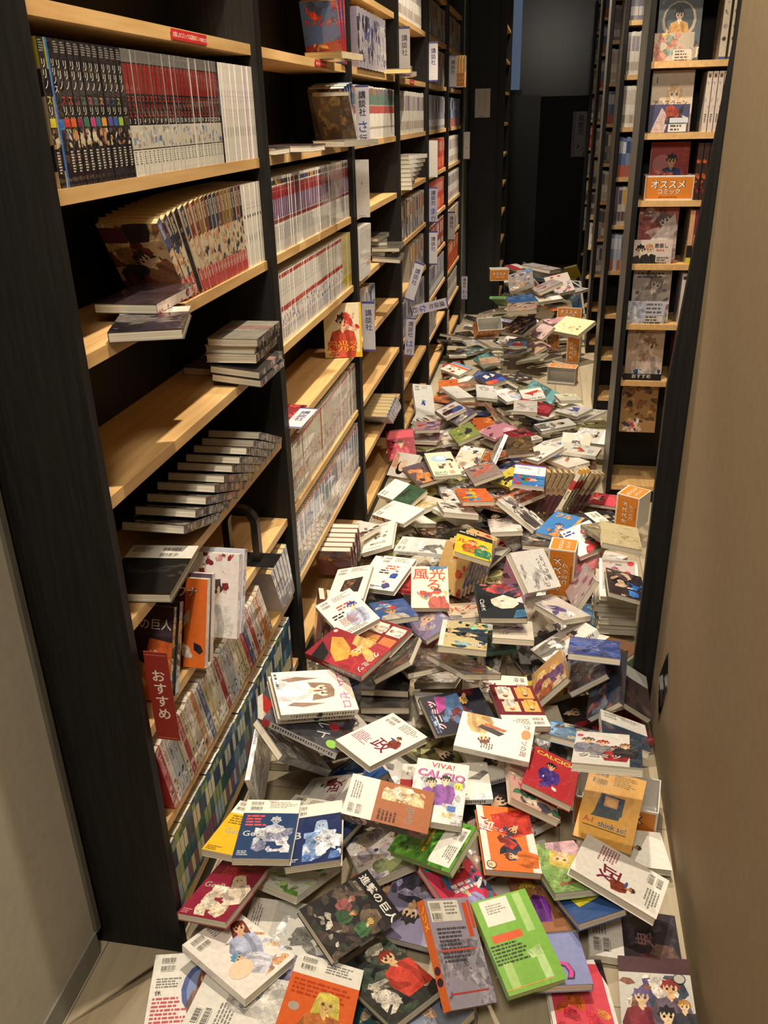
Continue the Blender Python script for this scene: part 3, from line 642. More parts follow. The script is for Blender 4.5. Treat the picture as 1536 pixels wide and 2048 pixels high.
loose('pale blue edged comic resting on the cherry blossom one', (0.008, _p[0][0], _p[0][1]), QX(math.degrees(_p[0][2])) @ QS, 'c8ccd8', spine='r 0 0 1 1 b8bcc8;z 2 8 8a90a0,e0e0e4 0 0 1 1 .5')
def card_text(front, w, h): return front
def card(name, label, cat, w, h, art, loc, rot, t=0.002, base='e6e2da', group=None, m=None):
    b = MB(); b.box((-w / 2, -t / 2, -h / 2), (w / 2, t / 2, h / 2), lin(base))
    Face(b, (-w / 2, -t / 2, -h / 2), (w, 0, 0), (0, 0, h)).draw(art)
    Face(b, (w / 2, t / 2, -h / 2), (-w, 0, 0), (0, 0, h)).draw('r 0 0 1 1 %s' % base)
    return tag(put(name, b.mesh(name, [m or M_COVER]), None, loc, rot), label, cat, group)
card('shelf_sign', 'red upright sign in white characters at the edge of the lower shelf', 'sign', 0.042, 0.185, 'r 0 0 1 1 8f2a22;r .06 .965 .94 .972 c8785a;r .06 .02 .94 .027 c8785a;v おすすめ .5 .83 .62 e8dcd0', (0.0365, 0.012, 0.605), QZ(0), base='8f2a22', m=M_CARD)
# bookend left on the emptied shelf
t = thing('bookend', 'black steel bookend with an open arch on the emptied shelf', 'bookend', (-0.04, 0.66, ZL[2] + 0.0004))
b = MB(); b.box((-0.06, -0.035, 0), (0.085, 0.035, 0.0015)); b.build('base_plate', [M_METAL], t)
b = MB(); n = 12
outer = [(-0.045, 0.0016), (-0.045, 0.10)] + [(0.045 * -math.cos(math.pi * i / n), 0.10 + 0.045 * math.sin(math.pi * i / n)) for i in range(1, n)] + [(0.045, 0.10), (0.045, 0.0016)]
inner = [(x * 0.62, z if z < 0.1 else 0.1 + (z - 0.1) * 0.7) for x, z in outer]
for i in range(len(outer) - 1):
    q = [outer[i], outer[i + 1], inner[i + 1], inner[i]]
    b.hull([(x, -0.012, z) for x, z in q] + [(x, 0.010, z) for x, z in q], 4)
b.build('arch', [M_METAL], t)
# yellowed books leaning in the far corner of the lower shelf
for j, (y, z, a) in enumerate(leaned(0.899, 1, (16, 18, 20, 22, 24, 26))):
    loose(f'yellow edged grey spined comic, {nth(j)} from the divider in the lower corner', (-0.050, y, z), Quaternion((1, 0, 0), a) @ QS, 'b8b4b8', spine='r 0 0 1 1 a8a8b8;l .3 .9 .4 9 5a5a6a .2;r 0 0 1 .1 8a8a98', page=M_PAGEY, group='yellow edged books in the lower corner')
# second bookcase
RB = 'r 0 0 1 1 3a62a8;z 3 12 2f4f8a,c8342c,d84a38 0 .3 1 1 .2;t カメレオン .06 .62 .2 d8342c 0 2a3a6a;p a02a34 0 0 1 .05 1 .4 0 .3;z 4 8 7a2038,e0b050 0 0 1 .35 .16'
for j, (y, z, a) in enumerate(leaned(1.8410, 7, (2, 13, 22))):
    loose(f'red and blue comic with yellow pages, {nth(j)} from the third bookcase on the high shelf', (-0.050, y, z), Quaternion((1, 0, 0), a) @ QS, 'c83a34', front=RB, spine='r 0 0 1 1 c83a34;v カメレオン .5 .92 .6 e8d8c0', page=M_PAGEY)
loose('yellow paged comic poking off the high shelf of the second bookcase', (0.022, 1.60, ZL[7] + 0.0098), QZ(-8), 'd8c8a0', page=M_PAGEY)
for j, (y, z, a) in enumerate(leaned(1.8405, 6, (10, 16, 22, 28, 40))):
    if j < 4: loose(f'grey topped comic leaning {nth(j)} from the divider above the red banded row', (-0.030, y, z), Quaternion((1, 0, 0), a) @ QS, '6a7a98', front='r 0 0 1 1 4a3c34;z 3 14 8a6a48,c8a878,2a2420 0 0 1 1 .2', spine='r 0 0 1 1 3a5a9a;v ノリ .5 .9 .6 c8d0e0', group='leaning books above the red banded row')
    else: loose('brown covered comic tipped open over the leaning grey ones', (-0.005, y, z), Quaternion((1, 0, 0), a) @ QS, 'd8d0bc', front='r 0 0 1 1 4a3a2c;z 5 24 6a5034,2a2018,8a7048 0 0 1 1 .2')
loose('grey edged comic jutting out over the white sign marked two', (0.055, 1.56, ZL[6] + 0.0098), QZ(-22), 'a8a090')
loose('dark comic with a patterned spine lying flat by the divider', (-0.025, 1.21, ZL[6] + 0.0092), QZ(86), '5a4a50', front='r 0 0 1 1 5a4448;z 3 12 8a6a68,3a3038 0 0 1 1 .2', spine='r 0 0 1 1 d0c8c0;l .2 .7 .6 8 4a3034 .2;r 0 .7 1 1 3a4450')
loose('blue spined comic lying at the back corner of that same shelf', (-0.074, 1.05, ZL[6] + 0.0092), QZ(88), '3a3a4a', spine='r 0 0 1 1 3a4a8a;z 3 8 c8b8b0,8a3a48 0 0 1 1 .5')
FH = 'r 0 0 1 1 e8dcb8;r 0 0 1 .1 e0b428;r .94 0 1 1 e0b428;f .5 .66 .3 3a3030 ecc8a0 c84a34;z 4 12 d84a38,e0a090,c83a30 .5 .5 .95 .9 .12;t 風光る .06 .14 .28 c02820 0 e8c040;t 渡辺多恵 .1 .03 .07 3a3020;t 渡辺 .6 .03 .07 a83a28'
loose('yellow bordered comic with red flame lettering standing face out alone', (-0.020, 1.735, ZL[3] + 0.0930), QZ(14) @ QX(-4) @ QS, 'e0b428', front=FH, spine='r 0 0 1 1 e0b428;v 風光る .5 .9 .7 8a3a20', size=(0.128, 0.182, 0.0175))
loose('yellow spined comic lying flat beneath the fallen white sign', (-0.050, 0.965 + 0.09, ZL[3] + 0.0088), QZ(0), 'a83a38', front='r 0 0 1 1 8a2a34;z 3 10 c84a48,5a2028 0 0 1 1 .2', spine='r 0 0 1 1 d8b038;v 風光 .5 .9 .7 3a3020')
SG = 'r 0 0 1 1 dcd8dc;r 0 .95 1 1 4a4a8a;r 0 0 1 .04 4a4a8a;v 講談社 .5 .86 .56 3a3a6a'
def sg(extra): return 'r 0 0 1 1 dcd8dc;r 0 .965 1 1 4a4a8a;r 0 0 1 .03 4a4a8a;v 講談社 .5 .93 .55 2a2a3a;v %s .5 .46 .85 3a4aa0;v 行 .5 .22 .6 2a2a4a' % extra
W1 = 'r 0 0 1 1 e2dfd8;l .2 .03 .6 1 8a867e .05'
for nm, lb, art, x, y, z, rot in (
    ('shelf_sign', 'blank white sign marked two standing out between two bookcases', W1 + ';t 2 .38 .58 .26 3a3836', 0.0375, 1.870, 1.288, QZ(0)),
    ('shelf_sign', 'white sign with tall blue and black characters by the teal striped row', sg('さ'), 0.0375, 1.905, 1.508, QZ(0)),
    ('shelf_sign', 'white sign in blue characters at the high shelf of the fourth bookcase', SG, 0.0365, 2.812, 1.742, QZ(0)),
    ('shelf_sign', 'white sign in blue characters at the high shelf of the fifth bookcase', SG, 0.0365, 3.753, 1.748, QZ(0)),
    ('shelf_sign', 'white sign in blue characters next to the small orange box on high', SG, 0.0365, 4.695, 1.738, QZ(0)),
    ('shelf_sign', 'plain white sign with a glint on the fifth bookcase', W1, 0.0365, 3.753, 1.292, QZ(0)),
    ('shelf_sign', 'plain white sign against the grey post', W1 + ';e .5 .4 .1 .1 8a867e', 0.0425, 5.630, 1.295, QZ(0)),
    ('shelf_sign', 'lilac sign with blue characters across the pink rows of the fifth bookcase', sg('ま').replace('dcd8dc', 'b8b4c8'), 0.0365, 3.753, 1.062, QZ(0)),
    ('shelf_sign', 'white sign in blue characters amid the maroon rows of the fifth bookcase', SG, 0.0365, 3.753, 0.838, QZ(0)),
    ('shelf_sign', 'white sign in blue characters beside the orange red row', SG, 0.0365, 4.695, 0.845, QZ(0)),
    ('shelf_sign', 'lilac grey sign hanging crooked over the fourth bookcase', SG.replace('dcd8dc', 'c8c4c8'), 0.062, 2.862, 0.812, QY(18)),
    ('shelf_sign', 'lilac grey sign lying nearly level across the others', sg('な').replace('dcd8dc', 'b8b4c0'), 0.125, 2.902, 0.690, QY(76)),
    ('shelf_sign', 'lilac grey sign hanging upright below the level one', sg('は').replace('dcd8dc', 'b8b4c0'), 0.042, 2.845, 0.560, QY(4)),
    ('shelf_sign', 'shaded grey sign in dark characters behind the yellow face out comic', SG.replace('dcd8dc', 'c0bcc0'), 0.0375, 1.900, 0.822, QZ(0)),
    ('shelf_sign', 'small grey sign low down against the grey post', sg('わ').replace('dcd8dc', 'b0acb4'), 0.0425, 5.630, 0.282, QZ(0))):
    card(nm, lb, 'sign', 0.045, 0.180, art, (x, y, z), rot, base='d8d4d4', group='acrylic row signs')
card('shelf_sign', 'white sign fallen flat over the edge above the patterned row', 'sign', 0.050, 0.165, SG, (0.0215, 1.02, ZL[3] + 0.0210), QZ(-2) @ QX(-90) @ QX(0), base='e6e2da', group='acrylic row signs')
card('notice', 'white paper notice in fine print on the dark end panel', 'notice', 0.113, 0.195, 'r 0 0 1 1 c8beb0;l .12 .93 .1 1 5a544c .02;r .22 .55 .235 .9 8a8278;r .3 .3 .315 .88 6a6258;r .62 .2 .64 .9 5a544c;r .74 .4 .755 .92 8a8278;l .3 .05 .4 1 4a443c .04', (0.124, 5.9888, 1.572), QZ(0), base='c8beb0', m=M_CARD)
card('poster', 'narrow poster in brush characters by the last bookcases', 'poster', 0.14, 0.42, 'r 0 0 1 1 a8a0a4;r .05 .02 .2 .98 8a8492;v 風雲児 .58 .95 .44 2a2628;z 3 8 6a6470,b8b0b0,3a3438 .1 .02 .95 .3 .16', (0.915, 8.59, 1.285), QZ(0), base='a8a0a4', m=M_CARD)
for y, x, z, lb in ((0.55, 0.0022, ZL[7] - TB / 2, 'red label strip in white print on the top board of the first bookcase'), (1.52, 0.0022, ZL[7] - TB / 2, 'red label strip on the high board of the second bookcase'), (3.25, 0.0022, ZL[7] - TB / 2, 'red label strip on the high board of the fourth bookcase')):
    card('label_strip', lb, 'label', 0.13 if y > 1 else 0.165, 0.0165, 'r 0 0 1 1 c4282c;t お探しのコミックは店内の .03 .3 .055 f0dcd4;t パソコン .56 .3 .055 e8c84a;t で検索出来ます .76 .3 .042 f0dcd4', (x, y, z), QZ(90), t=0.0012, base='c4282c', m=M_CARD)
# third bookcase
for j, (y, z, a) in enumerate(reversed(leaned(2.125, 4, [-10 + 0.8 * q for q in range(10)]))):
    loose(f'bright white comic, {nth(j)} from the near divider in the glaring group', (-0.045, y, z), Quaternion((1, 0, 0), a) @ QS, 'ece8e0', front='r 0 0 1 1 f0ece4', spine='r 0 0 1 1 eeeae0;l .3 .9 .4 %d c88a70 .16;r 0 .2 1 .3 %s' % (1 if j < 6 else 9, 'f0ece4' if j < 6 else 'c8703a'), group='glaring white books on the third bookcase')
for j, (x, y, z, r) in enumerate(((0.020, 2.42, 0.0095, QZ(4) @ QY(4)), (-0.03, 2.46, 0.0282, QZ(-6)), (0.015, 2.45, 0.0462, QZ(3)), (-0.05, 2.48, 0.0642, QZ(10)), (-0.06, 2.47, 0.0822, QZ(-4)))):
    loose(f'grey edged comic, {nth(j)} up in the pile behind the glaring group', (x, y, ZL[4] + z), r, '8a8478', front='r 0 0 1 1 5a544c', group='grey pile on the third bookcase')
for j, (y, z, a) in enumerate(leaned(2.55, 7, (3,) * 9, 0.058)):
    loose(f'thick comic with brown page tops, {nth(j)} from the far divider beside the tall sign', (-0.05, y, z), Quaternion((1, 0, 0), a) @ QS, 'cfc4a8', front='r 0 0 1 1 8a8090;z 4 10 2a2428,e0d8d0 .1 .3 .9 .9 .2', spine='r 0 0 1 1 b8b0b8;z %d 9 5a5a8a,3a3440,d8d0c8 0 .1 1 .9 .5' % j, page=M_PAGEY, size=(0.113, 0.176, 0.058), group='thick books on the high shelf of the third bookcase')
loose('yellowed comic lying across the high shelf edge of the third bookcase', (0.030, 2.665, ZL[7] + 0.0092), QZ(6), 'b8a878', page=M_PAGEY)
for j, (y, z, a) in enumerate(leaned(2.56, 1, [56 + q for q in range(7)])):
    loose(f'blue white comic fanned {nth(j)} from the divider on the low shelf', (-0.015, y, z), Quaternion((1, 0, 0), a) @ QS, 'c8ccd8', spine='r 0 0 1 1 d8dce4;l .2 .9 .6 12 3a5a9a .22;r 0 .8 1 1 3a6ab0', page=M_PAGEY, group='blue white fan on the low shelf of the third bookcase')
for y, lb in ((2.615, 'black steel bookend upright under the bare shelf'), (2.70, 'black steel bookend upright nearer the fourth bookcase under the bare shelf')):
    t = thing('bookend', lb, 'bookend', (-0.085, y, ZL[1] + 0.0004))
    b = MB(); b.box((-0.06, -0.03, 0), (0.05, 0.03, 0.0015)); b.build('base_plate', [M_METAL], t)
    b = MB(); b.box((-0.03, 0.026, 0.0016), (0.03, 0.030, 0.15)); b.build('upright', [M_METAL], t)
# books standing face out on the first cross bookcase
YF = ROWY[0]
FO = [(7, 'r 0 0 1 1 5a6468;e .48 .62 .4 .42 b8a890;e .48 .64 .34 .36 4a5458;f .48 .7 .2 2a2a2c d8c0a0 c89858;z 6 18 8a9a78,d0b8a0,b87a68,c8c8b8 0 0 1 .42 .18;r .55 .04 .98 .2 d8c8b0;l .6 .17 .3 3 6a5a4a .03', 'comic with a pale arch and a robed figure, face out on the highest display shelf'),
      (6, 'r 0 0 1 1 cbb8a0;f .55 .62 .3 d0b088 e4ccb0 c8b8a4 0 1;t 1 .1 .8 .2 4a4038;t アルスラーン .06 .44 .14 4a3c34', 'beige comic numbered one, face out on the second highest display shelf'),
      (5, 'r 0 0 1 1 a8443c;e .3 .6 .25 .25 c87a78;f .55 .66 .24 1c1c22 d8a880 34407a;v キング .88 .95 .16 d86a34;z 3 8 c85a48,8a2a2c 0 0 1 .5 .2', 'red comic with a dark haired boy standing in the orange display box'),
      (4, 'r 0 0 1 1 a8605a;z 5 14 c8a8a0,8a4a48,d8c0b8,6a5a58 0 .3 1 1 .25;f .66 .75 .3 6a5a58 dcc8b8 b8a8a0 30;p d8ccc4 .3 .4 .9 .9 1 .6 .6 .3', 'dusky pink comic face out above the ink drawn one'),
      (3, 'r 0 0 1 1 b0a49c;z 6 24 8a7f7a,c8beb4,6a625e,d8cec4 0 0 1 1 .2;f .6 .72 .28 8a807a d8ccc0 a89e98 -20 1;l .1 .95 .8 2 5a5250 .05', 'grey ink drawn comic face out on the middle display shelf'),
      (2, 'r 0 0 1 1 b89c84;f .6 .62 .36 8a6a54 d8bca0 c8b4a4;z 4 10 c8ac94,a88a74 0 .3 1 1 .25;z 3 8 e4dcd4,3a5a8a,d8d0c8 0 0 1 .16 .14', 'tan comic with a brown haired girl above a black recommendation stand'),
      (1, 'r 0 0 1 1 a07a4c;z 8 34 6a4a30,c89c58,8a5a38,4a3428,b88a50 0 .25 1 1 .16;z 4 14 c84a48,e0d0c0,3a3a4a,d8b098 0 0 1 .3 .16', 'autumn coloured comic face out on the lowest display shelf')]
for l, art, lb in FO:
    w, h = (0.140, 0.196) if l != 5 else (0.135, 0.188)
    A, B = book_mesh(w, h, 0.018, art, '', '', 'c8bca8')
    z = ZL[l] + 0.0004 + h / 2 + (0.006 if l == 2 else 0.0) + (0.004 if l == 5 else 0)
    rot = QX(-5) @ Quaternion((1, 0, 0), math.radians(90))
    put_book((A, B), (0.985 + w / 2 + (0.022 if l == 5 else 0), YF + (0.075 if l == 5 else 0.045), z + 0.001), rot, lb, 'face out display comics', 'display_comic')
def pop(l, x, w, h, art, lb, y=0.018): card('display_card', lb, 'card', w, h, art, (x, YF + y, ZL[l] + h / 2 + 0.001), QX(-3), t=0.0012, base='d8ccc0', m=M_COVER)
pop(7, 1.04, 0.13, 0.085, 'r 0 0 1 1 b8a894;z 5 14 8a9a88,c88a78,d0b878,6a7a70 0 0 1 1 .2;r .5 .05 .97 .4 d8c8b4;l .55 .36 .35 4 6a5a50 .04', 'coloured card with a pasted note below the arch comic')
pop(6, 1.05, 0.135, 0.090, 'r 0 0 1 1 4a4a68;p c8b0a8 .05 0 .4 0 .5 .5 .3 .9;z 4 10 a84a38,3a3a48,d8c0a8 .4 .3 1 1 .2;r .5 .02 .95 .3 dcd4cc;r .52 .34 .98 .52 c8ccd0;l .55 .27 .35 3 5a5450 .05', 'picture card with two white notes below the beige comic')
pop(4, 1.04, 0.142, 0.085, 'r 0 0 1 1 d0c0b4;f .2 .55 .2 2a2426 d8c0a8 3a3438;f .42 .6 .18 c88a5a d8c0a8 2a2a2a;t 君戀し .55 .68 .12 2a2624;l .6 .6 .3 1 b86a60 .04;r .6 .06 .98 .3 bcb0a6;l .63 .27 .32 4 5a524c .035', 'white card with two drawn people below the dusky pink comic')
pop(3, 1.04, 0.140, 0.084, 'r 0 0 1 1 b8b8c4;z 3 12 a8acc0,c8c8d0 0 0 .5 1 .2;l .5 .9 .45 3 6a6668 .06;r .46 .06 .98 .36 4a4644;r .47 .075 .97 .345 ccc4bc;l .5 .32 .42 4 4a4644 .045', 'bluish card with a boxed note below the ink drawn comic')
b = MB(); b.box((0, 0, 0), (0.145, 0.05, 0.0055), lin('16161a')); b.box((0, 0, 0.0056), (0.145, 0.003, 0.026), lin('16161a'))
Face(b, (0, 0, 0.0056), (0.145, 0, 0), (0, 0, 0.0204)).draw('t おすすめ .22 .2 .13 d8d0c4')
tag(b.build('display_stand', [M_CARD]), 'black stand in white characters under the tan comic', 'stand').location = (0.979, YF + 0.012, ZL[2] + 0.0004)
SPN = {7: (5, 'c8bca4', 'r 0 0 1 1 cfc4ac;e .5 .32 .3 .3 4a4440;r 0 0 1 .04 3a5a8a;z 2 6 b8a8a0,d8ccb4 .2 .4 .8 .9 .4', 0.024, 'cream spined'),
       6: (7, 'd0c4b4', 'r 0 0 1 1 d0c0b4;r .2 .9 .8 .96 6a4a3a;z 3 6 b8a8a4,e0d4c8 .1 .4 .9 .85 .4;l .3 .3 .4 5 4a3a34 .2', 0.0185, 'pale spined'),
       5: (4, '4a2c24', 'r 0 0 1 1 3a2824;z 4 12 c8602c,8a2a24,2a2a2a 0 .05 1 .95 .5', 0.02, 'orange and black spined'),
       4: (5, 'c8a888', None, 0.019, 'many coloured spined'), 3: (5, 'd4ccc8', 'r 0 0 1 1 d4ccc8;r .2 .88 .8 .95 5a2a4a;l .4 .2 .3 3 8a8078 .2', 0.023, 'white spined'),
       2: (5, 'b8604a', 'r 0 0 1 1 c8887a;r .15 .4 .85 .95 a8483c;v ノリ .5 .9 .6 e0d0c4;r 0 .04 1 .3 5a7aa0;e .5 .36 .2 .2 2a2a2a', 0.019, 'red and blue spined'),
       1: (4, 'b09a70', 'r 0 0 1 1 b0986a;z 5 10 8a5a34,d0b888,a8443c 0 .1 1 1 .5;e .5 .3 .25 .25 d8d0c0', 0.020, 'gold and red spined')}
for l, (n, cov, sp, t, wd) in SPN.items():
    for j in range(n):
        s = sp or ['r 0 0 1 1 d0a078;r 0 0 1 .35 2a2224;r 0 0 1 .12 d8c838', 'r 0 0 1 1 8a2a48;r 0 .3 1 .55 d8a070', 'r 0 0 1 1 3a6a98;z 3 6 6a9ac0,2a4a6a 0 0 1 1 .5', 'r 0 0 1 1 8a5a48;z 2 6 5a3a5a,c88a68 0 0 1 1 .5', 'r 0 0 1 1 6a4a44'][j]
        A, B = book_mesh(0.13, 0.190, t - 0.002, '', '', s, cov)
        put_book((A, B), (1.170 + 0.030 * (l == 7) + (t + 0.0006 + (0.006 if l == 7 else 0)) * j, YF + 0.008 + 0.066, ZL[l] + 0.0955), Quaternion((0, 0, 1), math.radians(-90)) @ QS, f'{wd} comic, {nth(j)} from the face out one on its display shelf', f'standing books on the {["", "lowest", "black stand", "ink comic", "dusky pink", "orange box", "beige comic", "highest"][l]} display shelf')
# rows seen only as slivers down the aisle and along the side aisles
mb = MB()
def far_row(x, y, z, n, t, h, d, along, cs, rr):
    """n plain books from (x, y): along 'y' spines face the aisle (+x), along 'x' spines face -y."""
    for j in range(n):
        hh = h * rr.uniform(0.97, 1.0); c = lin(rr.choice(cs[0])); tt = t * 0.96
        if along == 'y':
            mb.box((x - d, y + j * t, z + 0.0004), (x, y + j * t + tt, z + hh), c, 0, skip='du'); mb.box((x - d, y + j * t, z + hh), (x - 0.001, y + j * t + tt, z + hh + 0.0002), (0, 0, 0), 1, skip='d')
            F = Face(mb, (x, y + j * t, z + 0.001), (0, tt, 0), (0, 0, hh - 0.001))
        else:
            mb.box((x + j * t, y, z + 0.0004), (x + j * t + tt, y + d, z + hh), c, 0, skip='d')
            F = Face(mb, (x + j * t, y, z + 0.001), (tt, 0, 0), (0, 0, hh - 0.001))
        for a, b_, col in cs[1]: F.k += 1; F.rect(0.06, a * F.a, 0.94, b_ * F.a, lin(rr.choice(col)))
rr = random.Random(21)
P_ = lambda base, *bands: (base, bands)
TEAL = P_(['dcd6ca', 'd4ccc0'], (.86, .98, ['8a5a3a', '5a4a3a', '3a5a8a']), (.66, .86, ['3a6a58', '34604f']), (.5, .65, ['b0302c', 'a02c2c']), (.2, .24, ['a89888']))
WHT = P_(['d8d2c6', 'ccc4b8', 'e0dace'], (.55, .9, ['b8a8a0', '8a8490', 'c8bcb0', '6a6470']), (.1, .3, ['a89c90', 'c8b8a8']))
RED = P_(['b04038', 'c85a4a', 'a83838'], (.6, .9, ['8a2a2c', 'd88a70', 'c8a090']), (.1, .4, ['d8503a', 'e08a5a']))
ORG = P_(['c8542c', 'b84a2a'], (.6, .9, ['d88a4a', '8a2a20', 'e0b080']), (.15, .4, ['8a2a24', 'd86a38']))
MAR = P_(['8a3a38', '7a3438'], (.5, .9, ['5a2428', 'b06a60', 'c8a898']), (.1, .3, ['d0c0b0', '6a2a30']))
BLU = P_(['7a88a8', 'a8b0c0', '5a6a98'], (.6, .9, ['3a4a7a', 'c8ccd4']), (.0, .3, ['c8602c', 'a8b8d0', 'b85a3c']))
MIX = P_(['c8beb0', '8a8478', 'a88a68', '6a6a78', 'b8a8a0'], (.55, .92, ['4a4a5a', 'a85a48', 'd8c8a8', '7a6a88', 'c8a048']), (.1, .35, ['d8d0c4', '5a4a48', '8a9ab0']))
GRY = P_(['8a8890', '7a7884', '9a98a0'], (.5, .9, ['4a4a5c', 'b8b4b4', '6a6478']), (.1, .3, ['c8c4c0']))
y0 = bay(2)[0]
TLG = P_(['3a6a62', '34508a', '4a7a9a', '6a7a4a', '2a4a6a', '5a6aa0', '8a9a5a'], (.05, .95, ['2a5a5a', '6a8a9a', '34508a', '8a9a6a', '3a5a7a']), (.6, .85, ['c8c8b0', '2a3a5a']), (.1, .35, ['8a5a6a', 'a8b8c0', 'd0c890']))
far_row(0.0, 0.022, ZL[0], 48, 0.0172, 0.176, 0.113, 'y', TLG, rr)
far_row(-0.004, y0 + 0.075, ZL[6], 49, 0.0166, 0.176, 0.113, 'y', TEAL, rr)
far_row(-0.004, y0 + 0.16, ZL[3], 4, 0.018, 0.176, 0.113, 'y', WHT, rr); far_row(-0.02, y0 + 0.32, ZL[3], 7, 0.018, 0.15, 0.113, 'y', BLU, rr)
lay = {3: {8: (WHT, 0.02, 46), 6: (WHT, 0.02, 50), 5: (None, 0, 0), 4: (MIX, 0.02, 50), 3: (MIX, 0.35, 30), 2: (GRY, 0.05, 48), 1: (RED, 0.02, 6)},
       4: {8: (MIX, 0.02, 50), 7: (MIX, 0.12, 42), 6: (GRY, 0.03, 50), 5: (RED, 0.08, 46), 4: (RED, 0.03, 50), 3: (MAR, 0.06, 47), 2: (GRY, 0.03, 50), 1: (MIX, 0.03, 26)},
       5: {8: (MIX, 0.02, 50), 7: (MIX, 0.15, 20), 6: (BLU, 0.02, 50), 5: (WHT, 0.2, 34), 4: (WHT, 0.04, 50), 3: (MIX, 0.03, 48), 2: (ORG, 0.02, 50), 1: (WHT, 0.1, 42), 0: (MIX, 0.05, 14)}}
for k, rows in lay.items():
    for l, (cs, off, n) in rows.items():
        if cs: far_row(-0.004 - 0.004 * rr.random(), bay(k)[0] + off, ZL[l], min(n, int((0.89 - off) / 0.0168)), 0.0168, 0.176 * rr.uniform(0.96, 1.02), 0.113, 'y', cs, rr)
for i in range(1, 5):
    for l in range(3 if i == 1 else 2, 10):
        c_ = rr.choice([WHT, MIX, RED, MIX, WHT, BLU, GRY, MIX]); n = 8
        far_row(0.9735, ROWY[i] + 0.006, ZL[l], n, 0.0175, 0.182, 0.128, 'x', c_, rr)
far_row(0.271, 6.10, ZL[1], 3, 0.03, 0.172, 0.14, 'y', P_(['2f4f9a'], (.1, .95, ['c8beb0'])), rr); far_row(0.271, 6.10, ZL[3] + 0.02, 3, 0.03, 0.172, 0.14, 'y', P_(['2f4f9a'], (.1, .95, ['c8beb0'])), rr)
tag(put('distant_comics', mb.mesh('distant_comics', [M_CARD, M_PAGE])), 'rows of small comics on distant shelves and the blue green bottom row', 'comic books', kind='stuff')
# loose leaning stacks at the third and fourth bookcases
for j in range(8):
    loose(f'white comic, {nth(j)} up in the fanned pile under the white glinting sign', (-0.02 + 0.004 * j, 2.99 + 0.006 * j, ZL[5] + 0.0092 + 0.0178 * j), QZ(8 - 4 * j), 'e4dfd2', front='r 0 0 1 1 e8e2d6', spine='r 0 0 1 1 e0dace', group='fanned white pile on the fourth bookcase')
for x, y, z, r, lb in ((0.0, 2.95, ZL[7] + 0.0092, QZ(14), 'white comic lying on the high shelf edge of the fourth bookcase'), (-0.02, 2.965, ZL[7] + 0.062, QX(0) @ QY(28) , 'white comic slipping down on the high shelf of the fourth bookcase')):
    loose(lb, (x, y, z), r, 'ece8e0', front='r 0 0 1 1 eeeae2', spine='r 0 0 1 1 e4e0d6')
b = MB(); b.box((-0.045, -0.001, -0.04), (0.045, 0.055, 0.04), lin('c87828')); Face(b, (-0.045, -0.001, -0.04), (0.09, 0, 0), (0, 0, 0.08)).draw('r 0 0 1 1 e0d8c8;r .05 .05 .95 .95 c87828;t オススメ .14 .52 .22 e8e2d6 0 5a3a20;t コミック .22 .24 .17 e8e2d6 0 5a3a20')
tag(put('display_box', b.mesh('display_box', [M_CARD]), None, (0.062, 4.72, ZL[7] + 0.0406)), 'small orange display box on the high shelf by the grey post', 'display box')
for j in range(5):
    loose(f'tan edged comic, {nth(j)} in the row above the small orange box', (0.02 + 0.0172 * j, 4.86, ZL[7] + 0.0886), QZ(90) @ QS, 'b8a070', page=M_PAGEY, group='tan edged books by the small orange box')
